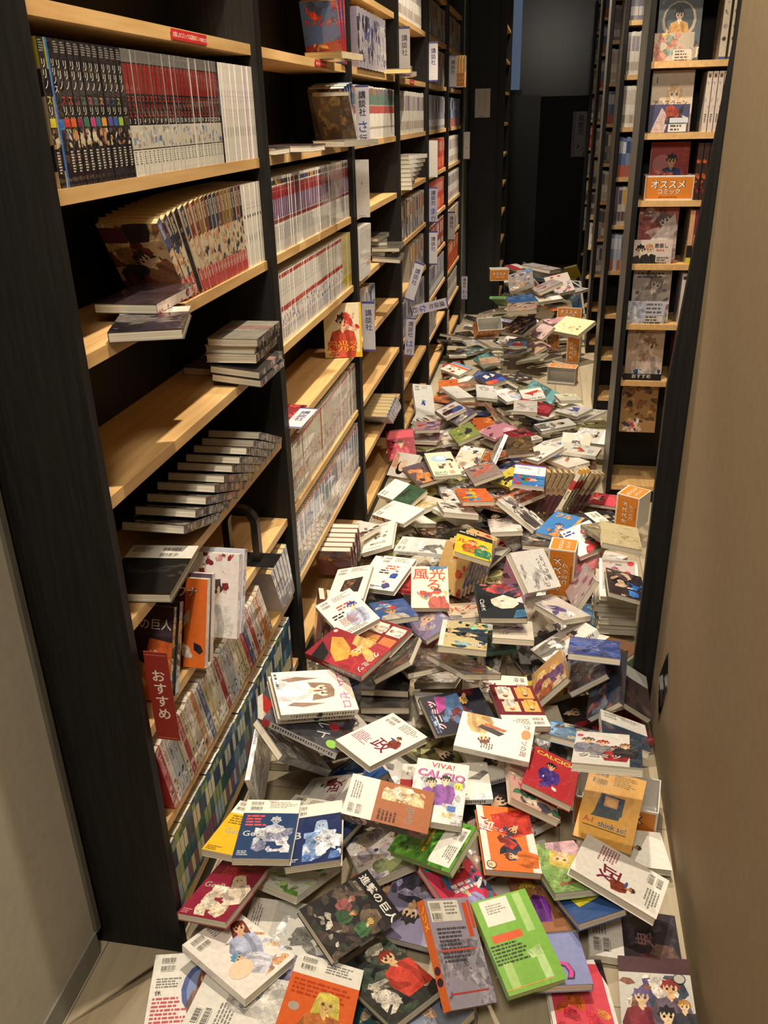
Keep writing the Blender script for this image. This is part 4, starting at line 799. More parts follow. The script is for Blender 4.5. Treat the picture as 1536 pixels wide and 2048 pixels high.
# ---------------------------------------------------------------- the comics thrown on the floor
SEI = 'r 0 0 1 1 d8702c;r 0 0 .12 1 e8e0d4;r .85 0 1 1 e4dcd0;p c03024 .25 .85 .95 1 1 .6 .6 .5 .3 .6;z 4 14 c83428,2a2c44,8a2a22,3a3a5a .3 .15 .95 .7 .2;f .62 .62 .18 4a2f28 e0a878 c83428 140;f .5 .22 .15 6a3a2a e8b888 d8702c 80;t 政 .3 .72 .3 f0e8e0 160 b02820;t クニミツの .45 .62 .1 f0e4dc 165 b02820;e .12 .08 .09 .09 2a2422;e .12 .08 .075 .075 e8c8a0;t 10 .07 .06 .08 2a2422'
BW = 'r 0 0 1 1 ece8de;b .08 .955;l .42 .96 .5 4 8a867e .026;'
HERO = [
 ('white and navy backed comic with a white spiky haired figure, lying on a yellow comic','B',(0.1477,0.1526,0.1716),(0.0037,0.0756,-0.9959,0.0496),(0.116,0.178,0.0165),'r 0 0 1 .76 1f3d66;r 0 .76 1 1 efe9dc;b .1 .965;l .45 .96 .5 4 a8a49a .026;l .08 .72 .4 4 d8504a .045;f .62 .62 .16 c8ccd4 aab4c8 b8bcd0;z 3 26 c8ccd8,e4e4ea,8a90b0,b0b4cc .28 .1 .95 .5 .16;t GetB .08 .36 .19 c8cacc;l .06 .12 .2 3 b8c0cc .025','','e4dccc'),
 ('bright yellow backed comic partly under the navy and white one','B',(0.0868,0.1800,0.1339),(0.0183,0.0645,0.9949,-0.0754),(0.113,0.173,0.0165),'r 0 0 1 .74 e8b820;r 0 .74 1 1 efe9dc;b .06 .965;l .1 .7 .5 4 8a6a20 .04;t GetB .15 .36 .2 b0a890;l .05 .1 .3 3 8a5a1a .025','','e4dccc'),
 ('white and dark green backed comic wedged behind the navy ones','B',(0.1784,0.2435,0.1093),(0.0748,0.1437,0.9836,-0.0787),(0.112,0.172,0.0165),'r 0 0 1 .62 1e2f26;r 0 .62 1 1 e9e2d2;b .1 .95;l .45 .95 .5 4 8a867e .026;f .5 .5 .22 d8b070 e0b890 8a7a5a','','e4dccc'),
 ('white and deep navy backed comic with a blue white long haired figure','B',(0.2418,0.1747,0.1531),(0.0687,-0.1038,0.9919,-0.0238),(0.114,0.175,0.0165),'r 0 0 1 .78 1c2c5a;r 0 .78 1 1 ece6da;b .1 .965;f .62 .6 .18 a8c0e0 b8c8e8 dfe6f0 0 1;z 9 30 d8e2f0,8fb0e0,5a80c0,e8ecf4 .3 .04 1 .5 .2;t tB .04 .42 .24 c4ccd8;l .05 .1 .2 2 b8c0cc .025','','e4dccc'),
 ('crimson backed comic with a cream winged figure below the yellow comic','B',(0.0852,0.0449,0.1054),(0.0659,0.0869,0.9897,-0.0928),(0.110,0.169,0.0165),'r 0 0 1 1 8f1f3a;l .2 .93 .6 5 c84a38 .035;t GetB .06 .5 .2 a8a09a;z 5 22 f0dcc0,e8c8a0,f4e8d4 .25 .03 .85 .55 .2;f .66 .68 .2 e0d0a8 f0d4b0 f2e2cc 25 1;l .05 .1 .2 3 d88a90 .025','','8f1f3a'),
 ('white comic streaked with green sticking out below the deep navy one','F',(0.2001,0.1629,0.0438),(0.9686,-0.1830,-0.0120,-0.1680),(0.110,0.168,0.0165),'r 0 0 1 1 e6e8dc;z 8 26 8abf5a,b8d890,6a9f48,e8ecdc 0 0 1 1 .2','','e6e8dc'),
 ('pale comic with a crowd of white haired people behind the black titled comic','F',(0.3582,0.2480,0.0380),(0.9565,-0.1042,-0.0898,0.2571),(0.113,0.174,0.0165),'r 0 0 1 1 d8d0c8;z 7 34 e8e0dc,c8c0c8,e4d0c0,b0a8b8,8a8f9a,e8e4e0 0 0 1 1 .2;f .3 .72 .15 e4dcd4 e8c8b0 b0a8b0;f .72 .66 .15 d8d4dc e8ccb8 c8c0c8;f .45 .4 .14 c8b8a0 e8c8b0 8a9468;r .5 .02 .95 .25 8f9a68;e .5 .55 .05 .05 3a3f6a','','d8d0c8'),
 ('black comic with a bold white title and tangled green cloaked figures','F',(0.3475,0.0234,0.1167),(0.9280,-0.0220,0.1852,-0.3224),(0.114,0.174,0.0165),'r 0 0 1 1 17151a;z 6 40 3a3430,5a4c40,2a3a2a,6a5a48,4a3a34,1f1d20 0 0 1 .8 .2;f .3 .6 .1 8a5a4a c08a7a a05a5a 10;f .52 .52 .1 6a4a30 d0a070 3a5a3a -10;f .78 .62 .1 c8a850 d8b078 3f6a40 10;z 4 10 c8c4b8,8a867c,e0dcd0 .2 .1 .9 .3 .08;t 進撃の巨人 .05 .84 .19 efeae0 0 5a5650;t 諫山創 .06 .74 .07 b8b4ac;t 6 .8 .55 .09 e0dcd0','','17151a'),
 ('white backed comic with brown haired pastel figures, topmost near the black bookcase','B',(0.1487,-0.0630,0.0780),(0.0461,0.5021,-0.8630,0.0316),(0.125,0.177,0.0180),'r 0 0 1 1 ece6dc;b .1 .955;l .42 .96 .5 5 8a867e .024;z 11 24 e8b890,f0d0b0,c8cce0,d8dce8,e0a880 .4 .05 1 .66 .2;f .78 .72 .2 7a3a30 e8b890 b8c0dc -25 1;f .4 .42 .15 5a9ac0 f0ccaa e0e0ec 30;e .3 .3 .2 .16 f0d4b4','','ece6dc'),
 ('white backed comic with a blue oval portrait nearest the black bookcase foot','B',(0.0563,-0.1288,0.0261),(0.0239,0.1332,-0.9908,0.0032),(0.121,0.173,0.0180),'r 0 0 1 1 ece8de;e .82 .55 .34 .46 5a68a0;e .84 .55 .28 .38 8a98c8;f .86 .66 .22 8a5a3a e8c8a8 9a7a6a 0 1;b .12 .95;l .08 .7 .4 4 8a867e .026;t 休 .08 .5 .1 4a3038;l .06 .47 .6 9 c8606a .036','r 0 0 1 1 b83a50;l .2 .95 .6 20 f0e0dc .2','ece8de'),
 ('white backed comic with a faint pencil drawn head beside the orange one','B',(0.1771,-0.1497,0.0526),(0.0265,-0.6784,0.7335,-0.0330),(0.123,0.174,0.0180),'r 0 0 1 1 e9e5db;b .12 .93 1.1;l .1 .68 .6 5 8a867e .03;f .62 .42 .4 c8c4be e8e2d8 d8d4cc 0 1;z 2 12 c0bcb6,dcd8d0,a8a4a0 .4 .1 1 .6 .12','','e9e5db'),
 ('white and orange backed comic with a blonde long haired girl','B',(0.3323,-0.1530,0.1110),(0.1031,0.0117,-0.9877,0.1172),(0.124,0.177,0.0180),'r 0 0 1 .72 d8622c;r 0 .72 1 1 e8e4d8;b .1 .96;l .46 .95 .45 4 8a867e .03;l .06 .66 .85 4 b84020 .045;f .6 .42 .28 d8c858 e8c078 c87840 0 1;e .16 .3 .08 .08 b0a090','','e4dccc'),
 ('grey lilac backed comic with an orange spine and small black text','B',(0.5580,-0.0386,0.1364),(0.3571,0.2766,-0.8777,-0.1603),(0.127,0.180,0.0180),'r 0 0 1 1 9f97a8;z 3 20 8a8494,b0a8b6,a8a0b0 0 0 1 .6 .3;r .06 .78 .72 .98 e8e2d4;b .1 .96;l .4 .96 .3 4 8a867e .026;r .8 .62 .9 .95 d8502c;r .92 .7 .98 .97 d8502c;l .12 .72 .66 9 4a4650 .03;r .05 .5 .85 .52 c85a48;r .08 .12 .9 .135 c04038','r 0 0 1 1 d8682c;v ノリメ .5 .96 .8 f0c83a;e .5 .35 .4 .4 4a2038;e .5 .25 .4 .4 3a1830','9f97a8'),
 ('glossy dark comic with a red haired person under the orange spined one','F',(0.4364,-0.0645,0.0627),(0.9042,-0.0876,-0.0192,0.4176),(0.121,0.171,0.0180),'r 0 0 1 1 2c2f2c;z 6 22 3a4a3a,c8c0b0,1a1a1c,4a5648,8a8070 0 0 1 1 .25;f .75 .72 .24 7a2a24 e0b888 c84030;z 4 8 e4dccc,c0b8a8 .1 .1 .5 .6 .2','','2c2f2c'),
 ('glossy comic with a red banner across blue grey figures','F',(0.4960,-0.0941,0.0437),(0.8621,-0.1279,0.0582,0.4869),(0.116,0.165,0.0180),'r 0 0 1 1 8a92a8;z 9 26 a8b0c4,6a7088,d8d0c8,e0b898,3a4a8a 0 0 1 1 .2;r 0 .5 1 .68 c82838;t リム .2 .52 .2 e8dcd8;e .8 .25 .14 .14 2f4f9a','','8a92a8'),
 ('orange and red comic with tumbling red jacketed people, volume mark in a ring','F',(0.6345,0.2487,0.1251),(0.9927,-0.0031,0.0727,0.0962),(0.115,0.175,0.0165),SEI,'','d8702c'),
 ('grassy green backed comic with a white barcode label','B',(0.4846,0.1985,0.1500),(0.0523,0.8388,0.5015,0.2055),(0.110,0.169,0.0165),'r 0 0 1 1 5a9a34;z 12 44 6aaa3a,4a8a2c,7aba4a,3f7a28 0 0 1 1 .2;r .1 .62 .92 .96 ece8de;b .15 .93;l .5 .92 .36 5 8a867e .026;l .12 .5 .8 2 e0a830 .06','','5a9a34'),
 ('white and brown backed comic with flowing blonde hair, spine showing','B',(0.3943,0.1967,0.2352),(0.0564,0.7038,-0.7058,-0.0588),(0.114,0.175,0.0165),'r 0 0 1 .66 a5623a;r 0 .66 1 1 ece6da;b .08 .95;l .42 .95 .5 4 8a867e .026;z 5 26 f0d8b0,e8c898,f4e4c8,d8a878 .55 .1 .95 .6 .2;t GetB .1 .2 .2 8a8078;l .06 .6 .34 5 4a2a20 .04','r 0 0 1 1 4a4440;z 3 20 8a7a70,5a5048,b0a098,3a3430,7a3a34 0 0 1 1 .6;v ノリ .5 .9 .6 d8d0c4','e4dccc'),
 ('white backed comic with a maroon character between the brown and orange ones','B',(0.2154,0.3837,0.0669),(0.1672,-0.5753,0.7823,-0.1707),(0.110,0.169,0.0165),'r 0 0 1 1 ece8de;b .1 .95;l .44 .955 .46 5 8a867e .026;l .06 .42 .4 7 a25a70 .026;t 政 .46 .3 .4 7a1f3c;f .72 .66 .1 2a2422 d8a078 8a3a2a 20;e .66 .6 .07 .025 3a5a9a','','ece8de'),
 ('white backed comic with a maroon character lying open to the light in the middle','B',(0.3473,0.3775,0.2445),(0.0337,-0.3179,-0.9459,0.0555),(0.114,0.174,0.0165),'r 0 0 1 1 ece8de;b .1 .95;l .44 .955 .46 5 8a867e .026;l .06 .42 .4 7 a25a70 .026;t 政 .46 .3 .4 7a1f3c;f .72 .66 .1 2a2422 d8a078 8a3a2a 20;e .66 .6 .07 .025 3a5a9a','','ece8de'),
 ('amber backed comic with a small laptop picture lying in an open box','B',(0.8550,0.4035,0.0957),(0.0224,-0.1147,-0.9750,-0.1888),(0.125,0.177,0.0180),'r 0 0 1 1 d09a3c;b .1 .95 1.1;l .46 .955 .42 6 8a6a2a .022;p 28405f .3 .66 .72 .66 .72 .42 .24 .36;p 3c4a52 .28 .44 .72 .5 .68 .36 .2 .33;r .38 .5 .62 .63 c8905a;e .5 .56 .1 .07 e0b070;t A-I .1 .24 .14 b8322c;t think_so! .36 .22 .14 2c5a80;r .1 .19 .86 .2 3a3020','','d09a3c'),
 ('white backed comic with a maroon character lying before the amber one','B',(0.8576,0.1897,0.1221),(0.0426,-0.8111,-0.5680,0.1329),(0.124,0.177,0.0180),'r 0 0 1 1 ece8de;b .1 .95;l .44 .955 .46 5 8a867e .026;l .06 .42 .4 7 a25a70 .026;t 政 .46 .3 .4 7a1f3c;f .72 .66 .1 2a2422 d8a078 8a3a2a 20;e .66 .6 .07 .025 3a5a9a','','ece8de'),
 ('green comic with a blonde upside down girl and a red title','F',(0.7542,0.2198,0.0954),(0.9756,-0.1242,0.0179,0.1799),(0.110,0.168,0.0165),'r 0 0 1 1 7aa05a;z 5 14 8fb068,6a904a,a0bc78 0 0 1 1 .3;f .5 .62 .34 d8c060 e8c8a0 d8b0b8 150 1;t cheese .2 .12 .16 b83048 12','','7aa05a'),
 ('small blue comic with a yellow panel lying on the bare floor boards','F',(0.7867,0.1705,0.0835),(0.9626,-0.1093,-0.0279,0.2463),(0.105,0.161,0.0165),'r 0 0 1 1 2f4f86;p d8cc30 .15 .6 .85 .75 .9 .35 .25 .25;z 3 6 3a5a90,d8d050,8a4a5a .1 .2 .9 .8 .1;t 1 .75 .8 .15 c83a48','','2f4f86'),
 ('white backed comic with a small purple shirted player beside the amber one','B',(0.8977,0.3523,0.0349),(0.0447,-0.6569,-0.7509,0.0511),(0.106,0.162,0.0165),'r 0 0 1 1 e6e2d8;f .5 .6 .12 2a2428 d8a880 4a2a6a -10;z 2 4 4a2a6a,3a2458 .4 .2 .6 .5 .08','','e6e2d8'),
 ('white backed comic with dark upper cover turned sideways by the beige wall','B',(0.8913,0.1431,0.0146),(0.0189,0.7081,-0.7058,0.0038),(0.122,0.174,0.0180),'r 0 0 1 .62 2a2228;r 0 .62 1 1 e6e0d6;b .1 .95 1.1;l .42 .95 .5 5 8a867e .026;z 3 18 5a2a38,3a3440,6a5048,1c181e 0 .02 1 .6 .25;t 鬼 .3 .3 .3 8a6068','','e4dccc'),
 ('comic with three drawn people and a ring mark by the beige wall base','F',(0.9165,-0.0189,0.0539),(0.9966,-0.0446,-0.0684,-0.0099),(0.127,0.181,0.0180),'r 0 0 1 1 c8c4bc;r 0 .8 1 1 4a2a30;z 6 16 5a4a7a,8a5a48,d8d0c4,3a4a5a 0 0 1 .78 .25;f .3 .5 .22 6a5a8a e0c098 8a2a3a;f .7 .62 .22 8a2a2a e0b888 6a5a6a;f .62 .3 .22 1c1a20 e4c49c 4a5a7a;f .86 .42 .15 b8863a e4c49c 3a3a44;e .84 .74 .09 .09 3a3438;e .84 .74 .075 .075 b8b0a8','r 0 0 1 1 b83a34','c8c4bc'),
 ('white bordered comic with a red orange picture at the picture edge floor','F',(0.7813,-0.0103,0.0253),(0.9934,-0.0881,-0.0064,0.0725),(0.115,0.164,0.0180),'r 0 0 1 1 eae4dc;r .06 .05 .94 .93 d84a5a;z 4 14 d86a2c,c83448,e08a4a .06 .05 .94 .93 .2;p 1c1a1c .88 1 1 1 1 .6 .92 .8','','eae4dc'),
 ('lime green backed comic with a white label and tall figure one','B',(0.6639,0.0171,0.1147),(0.0511,0.2457,-0.9624,-0.1041),(0.115,0.176,0.0165),'r 0 0 1 1 78b03c;r .12 .7 .62 .98 e6e2d4;l .2 .92 .36 4 a09c90 .024;r .72 .55 .86 .98 a8cc78;r .1 .52 .62 .6 d8582c;l .02 .5 .6 6 2c3a20 .032;r .68 .06 .82 .36 b4d48c;p b4d48c .55 .36 .82 .4 .82 .3 .6 .28;r .1 .04 .25 .3 a4c870;r 0 .045 .8 .055 d89a48','','78b03c'),
 ('brown comic with a ball and a yellow capped figure behind the lime green one','F',(0.7110,0.1618,0.0537),(0.9900,-0.0600,-0.0077,0.1278),(0.106,0.162,0.0165),'r 0 0 1 1 9a6a48;z 3 14 a87858,8a5a3c,b08458 0 0 1 1 .2;f .3 .72 .26 d8c040 a87850 6a2a8a;e .72 .88 .22 .2 e0dcd0;z 8 9 4a4640,e8e4da .5 .75 .95 1 .08','','9a6a48'),
 ('lavender comic with a big pink letter on the floor boards','F',(0.7359,0.0439,0.0640),(0.9926,-0.0633,-0.0066,0.1037),(0.105,0.160,0.0165),'r 0 0 1 1 8a90c0;t C .3 .35 .6 d84a98 -90 3a3a5a;r .1 .8 .5 1 d8d4c0','','8a90c0'),
 ('busy red and teal comic with a white character on a red disc','F',(0.5567,0.1289,0.0913),(0.9274,0.0374,0.1099,0.3557),(0.114,0.175,0.0165),'r 0 0 1 1 c83a58;z 6 26 3a6a9a,2a8a94,8f8ab8,c83448,e0dcd4,2a2a3a 0 .2 1 1 .2;e .68 .82 .26 .26 b82a34;t 政 .48 .72 .34 f0eae2 20 8a1f28;f .5 .5 .14 8f8ac0 e8c090 9a98c8 20;f .45 .16 .12 e0c060 e8c090 3a4a6a 30;r .75 .1 1 .16 e0b030;l .3 .62 .6 2 e8d8d4 .06','','c83a58'),
 ('comic with a pink block title and two purple shirted players','F',(0.4865,0.2801,0.2034),(0.9994,0.0175,0.0306,-0.0014),(0.114,0.174,0.0165),'r 0 0 1 1 dcd8d4;z 3 20 a8a8a8,c8c8cc,e8e4e0 0 0 1 .7 .2;t VIVA! .28 .88 .19 cc2c2c -3;t CALCIO .04 .72 .25 e070b0 -4 5a3a60;f .34 .62 .17 1c1a1c ecc8a0 8a4aa0 10;f .6 .68 .17 1c1a1c ecc8a0 8a4aa0;r .78 .56 .92 .66 e8d040;t 12 .8 .575 .1 1c1a1c;r .7 .2 .85 .28 3a6ab8;t RIE .62 .1 .14 e0b030','','dcd8d4'),
 ('red comic with a yellow title and a purple uniformed player beside the open box','F',(0.7241,0.4494,0.1295),(0.9805,-0.0905,0.1544,-0.0815),(0.116,0.177,0.0165),'r 0 0 1 1 b02c34;t CALCIO .1 .84 .2 d8d030 0;f .45 .66 .18 1c1a20 d0a078 4a3488;z 4 8 4a3488,5a44a0,e0dcd4 .3 .1 .65 .5 .12;e .88 .88 .06 .06 e8e0d0','','b02c34'),
 ('pink and green edged comic leaning under the red player comic','F',(0.6799,0.4128,0.1180),(0.9701,-0.1109,0.2148,0.0211),(0.116,0.177,0.0165),'r 0 0 1 1 c8a090;t CALCIO .06 .8 .2 d85a98 0;z 4 20 d85a90,3a7a5a,8aa0b8,e0c8b0,4a4a5a 0 0 1 .78 .2','','c8a090'),
 ('white comic with a lying brown haired person and a brush written title','F',(0.5917,0.5005,0.1825),(0.6729,0.0113,0.0677,-0.7365),(0.113,0.174,0.0165),'r 0 0 1 1 e8e4da;t クニミツの政 .02 .86 .15 8a3a30 0;e .3 .9 .14 .1 d8905a;f .62 .36 .22 6a2f28 ecc898 e0b070 -70;p 3a2a2c .25 .3 .4 .62 .5 .55 .36 .25;p b86a3a .2 .35 .3 .65 .36 .6 .28 .3;l .75 .5 .2 5 6a645c .03','r 0 0 1 1 d8d4c8;l .3 .9 .4 26 a8a49a .14','e8e4da'),
 ('maroon backed comic covered in picture panels, above the brush titled one','B',(0.6420,0.6603,0.1533),(0.0304,0.9886,0.1374,-0.0538),(0.115,0.176,0.0165),'r 0 0 1 1 6f1f2c;r 0 .74 1 1 ece6dc;b .1 .95;l .42 .955 .4 4 8a867e .03;r .06 .4 .42 .66 d8a858;r .5 .42 .86 .66 e0c8a0;r .08 .06 .46 .34 d89a50;r .54 .06 .9 .36 e4d4c0;f .24 .58 .1 6a2a2a ecc8a0 e0b050;f .68 .58 .1 c83a3a ecc8a0 d8d0c4;f .26 .24 .1 5a3a2a ecc8a0 d8b060;f .72 .26 .1 8a4a3a ecc8a0 e0d8d0','','6f1f2c'),
 ('white backed comic with a maroon character under the maroon panelled one','B',(0.5774,0.7894,0.1173),(0.0642,0.6765,0.7292,-0.0803),(0.113,0.173,0.0165),'r 0 0 1 1 ece8de;b .1 .95;l .44 .955 .46 5 8a867e .026;l .06 .42 .4 7 a25a70 .026;t 政 .46 .3 .4 7a1f3c;f .72 .66 .1 2a2422 d8a078 8a3a2a 20;e .66 .6 .07 .025 3a5a9a','','ece8de'),
 ('dark comic with draped blue cloth and a pink edged title','F',(0.4960,0.6023,0.1663),(0.4651,0.1916,-0.0158,0.8641),(0.113,0.172,0.0165),'r 0 0 1 1 1c1e2c;p 4a6a94 .3 .62 .9 .75 .95 .4 .5 .42;p 6a2430 .15 .5 .5 .75 .62 .4 .4 .3;z 5 10 5a7aa4,3a5580,7a2c38 .2 .3 .95 .8 .15;f .78 .34 .18 c8a050 e4c08a 6a2430 60;t クニミツ .12 .82 .19 f0e4e8 0 c05078;p a83a8a .5 .84 .95 .78 .9 .62 .6 .7;e .3 .93 .06 .06 a8d0e0;l .05 .98 .6 2 6a7aa0 .04','','1c1e2c'),
 ('cream comic with a long haired girl in white, topmost of two','F',(0.1812,0.4338,0.3146),(0.8473,-0.0202,0.1460,-0.5103),(0.126,0.180,0.0180),'r 0 0 1 1 eee6d4;f .5 .6 .3 8a6a52 f0dcc0 f4f2f0 0 1;p 8a6a52 .2 .6 .26 .2 .2 .1 .14 .3;p 8a6a52 .8 .6 .74 .2 .8 .1 .86 .3;t エム .06 .84 .2 c860a8 0;t ゼロ .56 .82 .2 c860a8 0;l .05 .06 .4 1 4a443c .05;e .5 .55 .02 .1 8a3a38','r 0 0 1 1 ddd6c8;l .3 .95 .4 24 4a4640 .2;e .5 .5 .4 .4 1c1a18','eee6d4'),
 ('cream comic lying directly under the long haired girl comic','F',(0.1710,0.4406,0.2975),(0.8473,-0.0202,0.1460,-0.5103),(0.126,0.180,0.0180),'r 0 0 1 1 e6dfd0','r 0 0 1 1 d8d2c4;l .3 .95 .4 24 4a4640 .2;e .5 .5 .4 .4 1c1a18','e6dfd0'),
 ('charcoal comic with silver logo and red patches under the cream pair','F',(0.1775,0.4003,0.2591),(0.6470,-0.1264,0.0936,-0.7461),(0.129,0.183,0.0180),'r 0 0 1 1 3a3a40;z 8 22 4a4a52,2a2a30,6a6a72,5a2a2e 0 0 1 1 .2;t エルト .1 .5 .28 c8c8cc 20 1c1c20;e .42 .8 .1 .1 a83038;e .85 .88 .1 .1 8ac048;e .1 .3 .06 .06 d8d4c8;r 0 0 .2 .12 c83a40','r 0 0 1 1 c8c6c4;l .25 .95 .5 24 3a3a3e .2;r 0 0 1 .1 c83a40','3a3a40'),
 ('plain dark grey smoky comic leaning below the charcoal logo one','B',(0.1403,0.3710,0.2064),(0.3206,0.8608,-0.3338,-0.2118),(0.125,0.177,0.0180),'r 0 0 1 1 3c3f40;z 4 18 4a4e4e,2c2e30,5a5e5c,6a6c68 0 0 1 1 .3','','3c3f40'),
 ('red and white comic standing on edge against the shelved books','B',(0.0736,0.4533,0.1838),(0.4576,0.1288,-0.8732,0.1073),(0.111,0.169,0.0165),'r 0 0 1 1 e0d8cc;r 0 .55 1 1 c8322c;z 4 12 3a3a3a,8a6a58,7a8a90,2a2420 .1 .05 .9 .5 .2','','e0d8cc'),
 ('comic with a blue sky cover under the white maroon marked ones','F',(0.2622,0.4578,0.0570),(0.9081,-0.1398,-0.1540,0.3635),(0.110,0.169,0.0165),'r 0 0 1 1 2f62b8;z 6 14 4a7cc8,8aaee0,c8d8ec .1 .1 .9 .9 .18;r 0 .9 1 .93 e0d8b0','','2f62b8'),
 ('white backed comic with a square dark photo beside the blue row of books','B',(0.1282,1.0647,0.2349),(0.1194,-0.0020,0.9917,0.0475),(0.116,0.178,0.0165),BW + 'p 2a1c18 .32 .62 .82 .66 .8 .22 .28 .3;z 5 10 5a3a28,8a5a3a,c08a5a,3a2a20 .36 .3 .76 .6 .1','','ece8de'),
 ('white backed comic with small blue cartoon figures, thick and tilted','B',(0.2160,1.2274,0.1882),(0.0632,0.1417,0.9854,0.0707),(0.115,0.175,0.0165),BW + 'l .3 .72 .5 2 c8503a .06;l .2 .58 .34 2 2a2826 .06;f .7 .55 .09 5a5aa0 ecc8a8 3a5ab0;f .55 .22 .09 8a3a3a ecc8a8 4a4a8a 40;l .08 .1 .6 1 3a5ab0 .03','','ece8de'),
 ('white backed comic with a blue haired girl lying over the photo one','B',(0.1545,0.8992,0.2390),(0.0960,-0.3394,0.9337,0.0622),(0.116,0.177,0.0165),BW + 'l .36 .72 .5 2 c8503a .06;l .12 .55 .34 2 2a2826 .06;f .72 .58 .22 3a4a9a f0d0b0 b8c0d8 -10;l .2 .4 .5 6 b0787a .03;l .1 .12 .7 3 8a867e .03','','ece8de'),
 ('white and maroon backed comic with picture panels under the orange fashion one','B',(0.2416,0.8684,0.1967),(0.0793,-0.5268,0.8462,0.0120),(0.113,0.173,0.0165),'r 0 0 1 .72 7a2428;r 0 .72 1 1 ece6dc;l .15 .96 .7 6 8a867e .03;r .06 .38 .46 .68 d88a50;r .54 .4 .92 .66 e8dcc4;r .1 .06 .46 .32 c87848;r .56 .06 .9 .34 ece0d0;f .26 .58 .1 8a3a2a ecc8a0 e0a050;f .72 .58 .1 6a5a6a ecc8a0 d8d0c4;f .72 .26 .1 8a4a3a ecc8a0 e0d8d0','','e4dccc'),
 ('red comic with a reclining orange suited figure and a brush title','F',(0.2357,0.5575,0.3460),(0.5113,0.0624,0.0124,-0.8570),(0.115,0.176,0.0165),'r 0 0 1 1 8a2430;p a82c38 0 .3 1 .4 1 1 0 1;p e0a048 .3 .1 .7 .3 .9 .5 .7 .62 .4 .5 .2 .25;p e0b060 .15 .55 .4 .7 .6 .9 .35 .95;p 1c1a1e .5 .05 1 .12 1 .35 .75 .3;f .42 .62 .22 d8a048 ecc898 e0b068 -80;t クニミツ .25 .86 .17 f0e6d8 0 8a2430;e .1 .06 .05 .05 e8c0b8','r 0 0 1 1 2a1418;l .3 .9 .4 18 c8a8a0 .2','8a2430'),
 ('dark comic with thick grey page edges beneath the maroon panelled one','B',(0.3197,0.7702,0.1918),(0.2926,-0.0220,0.9508,-0.0995),(0.114,0.174,0.0165),'r 0 0 1 1 2c2a2c;z 4 14 3a3634,4a3a30,1e1c1e 0 0 1 1 .3','','2c2a2c'),
 ('brown sketchy comic with grey page edges','F',(0.3702,0.8067,0.1585),(0.9623,-0.1542,-0.0582,0.2164),(0.113,0.173,0.0165),'r 0 0 1 1 4a3e34;z 5 26 6a5848,3a302a,8a7460,b09a80 0 0 1 1 .2','','4a3e34'),
 ('comic with big red flame lettering marked five','F',(0.3532,1.1625,0.1874),(0.9872,0.1425,0.0123,0.0705),(0.114,0.175,0.0165),'r 0 0 1 1 e8dcc4;t 風光 .04 .7 .45 c02c28 0 e8c890;t る .42 .44 .45 c02c28 0 e8c890;t 5 .82 .62 .15 3a3630;f .7 .36 .2 3a2a28 ecc8a0 c8503a;z 3 10 c83a2a,e0a860,5a8ab8 0 0 1 .4 .16;p 3a6a9a .5 .9 1 .95 1 1 .5 1','','e8dcc4'),
 ('lilac comic with a baby and a yellow title','F',(0.3551,1.0578,0.1300),(0.9303,-0.0072,-0.1323,0.3420),(0.111,0.170,0.0165),'r 0 0 1 1 7f7896;f .55 .5 .36 b8a090 e0b09a 8a7a9a -60;t オーク .05 .84 .26 e0d838 0;z 3 8 8a84a0,a8a0b4,c8a8a0 0 0 1 .4 .2','','7f7896'),
 ('blue comic with a round faced figure behind the lilac baby one','F',(0.2594,1.0381,0.1713),(0.9711,-0.1050,-0.0196,0.2135),(0.111,0.170,0.0165),'r 0 0 1 1 3a5a9a;f .4 .4 .3 8a6a4a e0b890 c8c0b0;z 4 10 5a8ac0,d8c8b0,2f4f8a,c83a3a 0 .5 1 1 .2','','3a5a9a'),
 ('comic with a tangle of dark haired figures and white lettering, thick edge forward','F',(0.4948,0.7442,0.2940),(0.9941,-0.1039,0.0226,0.0190),(0.120,0.184,0.0165),'r 0 0 1 1 c8b888;z 6 30 2a3238,e0c898,3a4a58,d8b888,1c1e22,8ab0b8 0 0 1 1 .2;f .2 .6 .22 1c1a1e ecc898 3a4a58 90;f .6 .5 .22 1c1a1e ecc898 2a3a48 80;t 政 .7 .1 .2 f0ece4 0 6a2a30;z 3 6 3a8a6a,8ac0a8 .6 .7 1 1 .12;r 0 .0 .1 1 d8e0d4','','c8b888'),
 ('dark comic with a pale sideways face and red rose hair','F',(0.5720,1.0270,0.2344),(0.9954,0.0087,0.0211,0.0928),(0.130,0.185,0.0180),'r 0 0 1 1 22262c;z 6 16 b84a48,c86a60,8a3a3a,6a4a70 .1 .6 1 1 .2;p f0d4c0 .25 .5 .6 .66 .85 .55 .9 .4 .75 .28 .5 .26 .35 .34;p 1a1a1e 0 .2 .3 .3 .3 .62 0 .7;e .55 .48 .05 .02 5a3a3a;p d8d4d0 .75 .5 1 .62 1 .42;p 3a6a8a .7 0 1 .05 1 .25 .8 .22;v ハピネス .1 .55 .12 e8e4dc','','22262c'),
 ('silvery white comic with faint grey hair drawing and thin brush writing','F',(0.6643,1.2113,0.2445),(0.3170,0.4118,0.0167,0.8542),(0.131,0.186,0.0180),'r 0 0 1 1 e4e0da;z 4 14 c8c4c0,d8d4d0,b0acac,eceae6 0 .2 1 1 .22;t じゃ…ない .06 .3 .15 3a3634;t 悪なんか .2 .16 .16 3a3634','','e4e0da'),
 ('small cream comic with a blue butterfly print','F',(0.6137,0.9761,0.1727),(0.9911,-0.1314,0.0040,0.0207),(0.113,0.173,0.0165),'r 0 0 1 1 dcd2c0;e .4 .55 .13 .16 4a5a98 20;e .64 .55 .13 .16 4a5a98 -20;l .2 .85 .6 1 c88a80 .06;l .15 .3 .3 2 6a645a .05','r 0 0 1 1 d0c8b8','dcd2c0'),
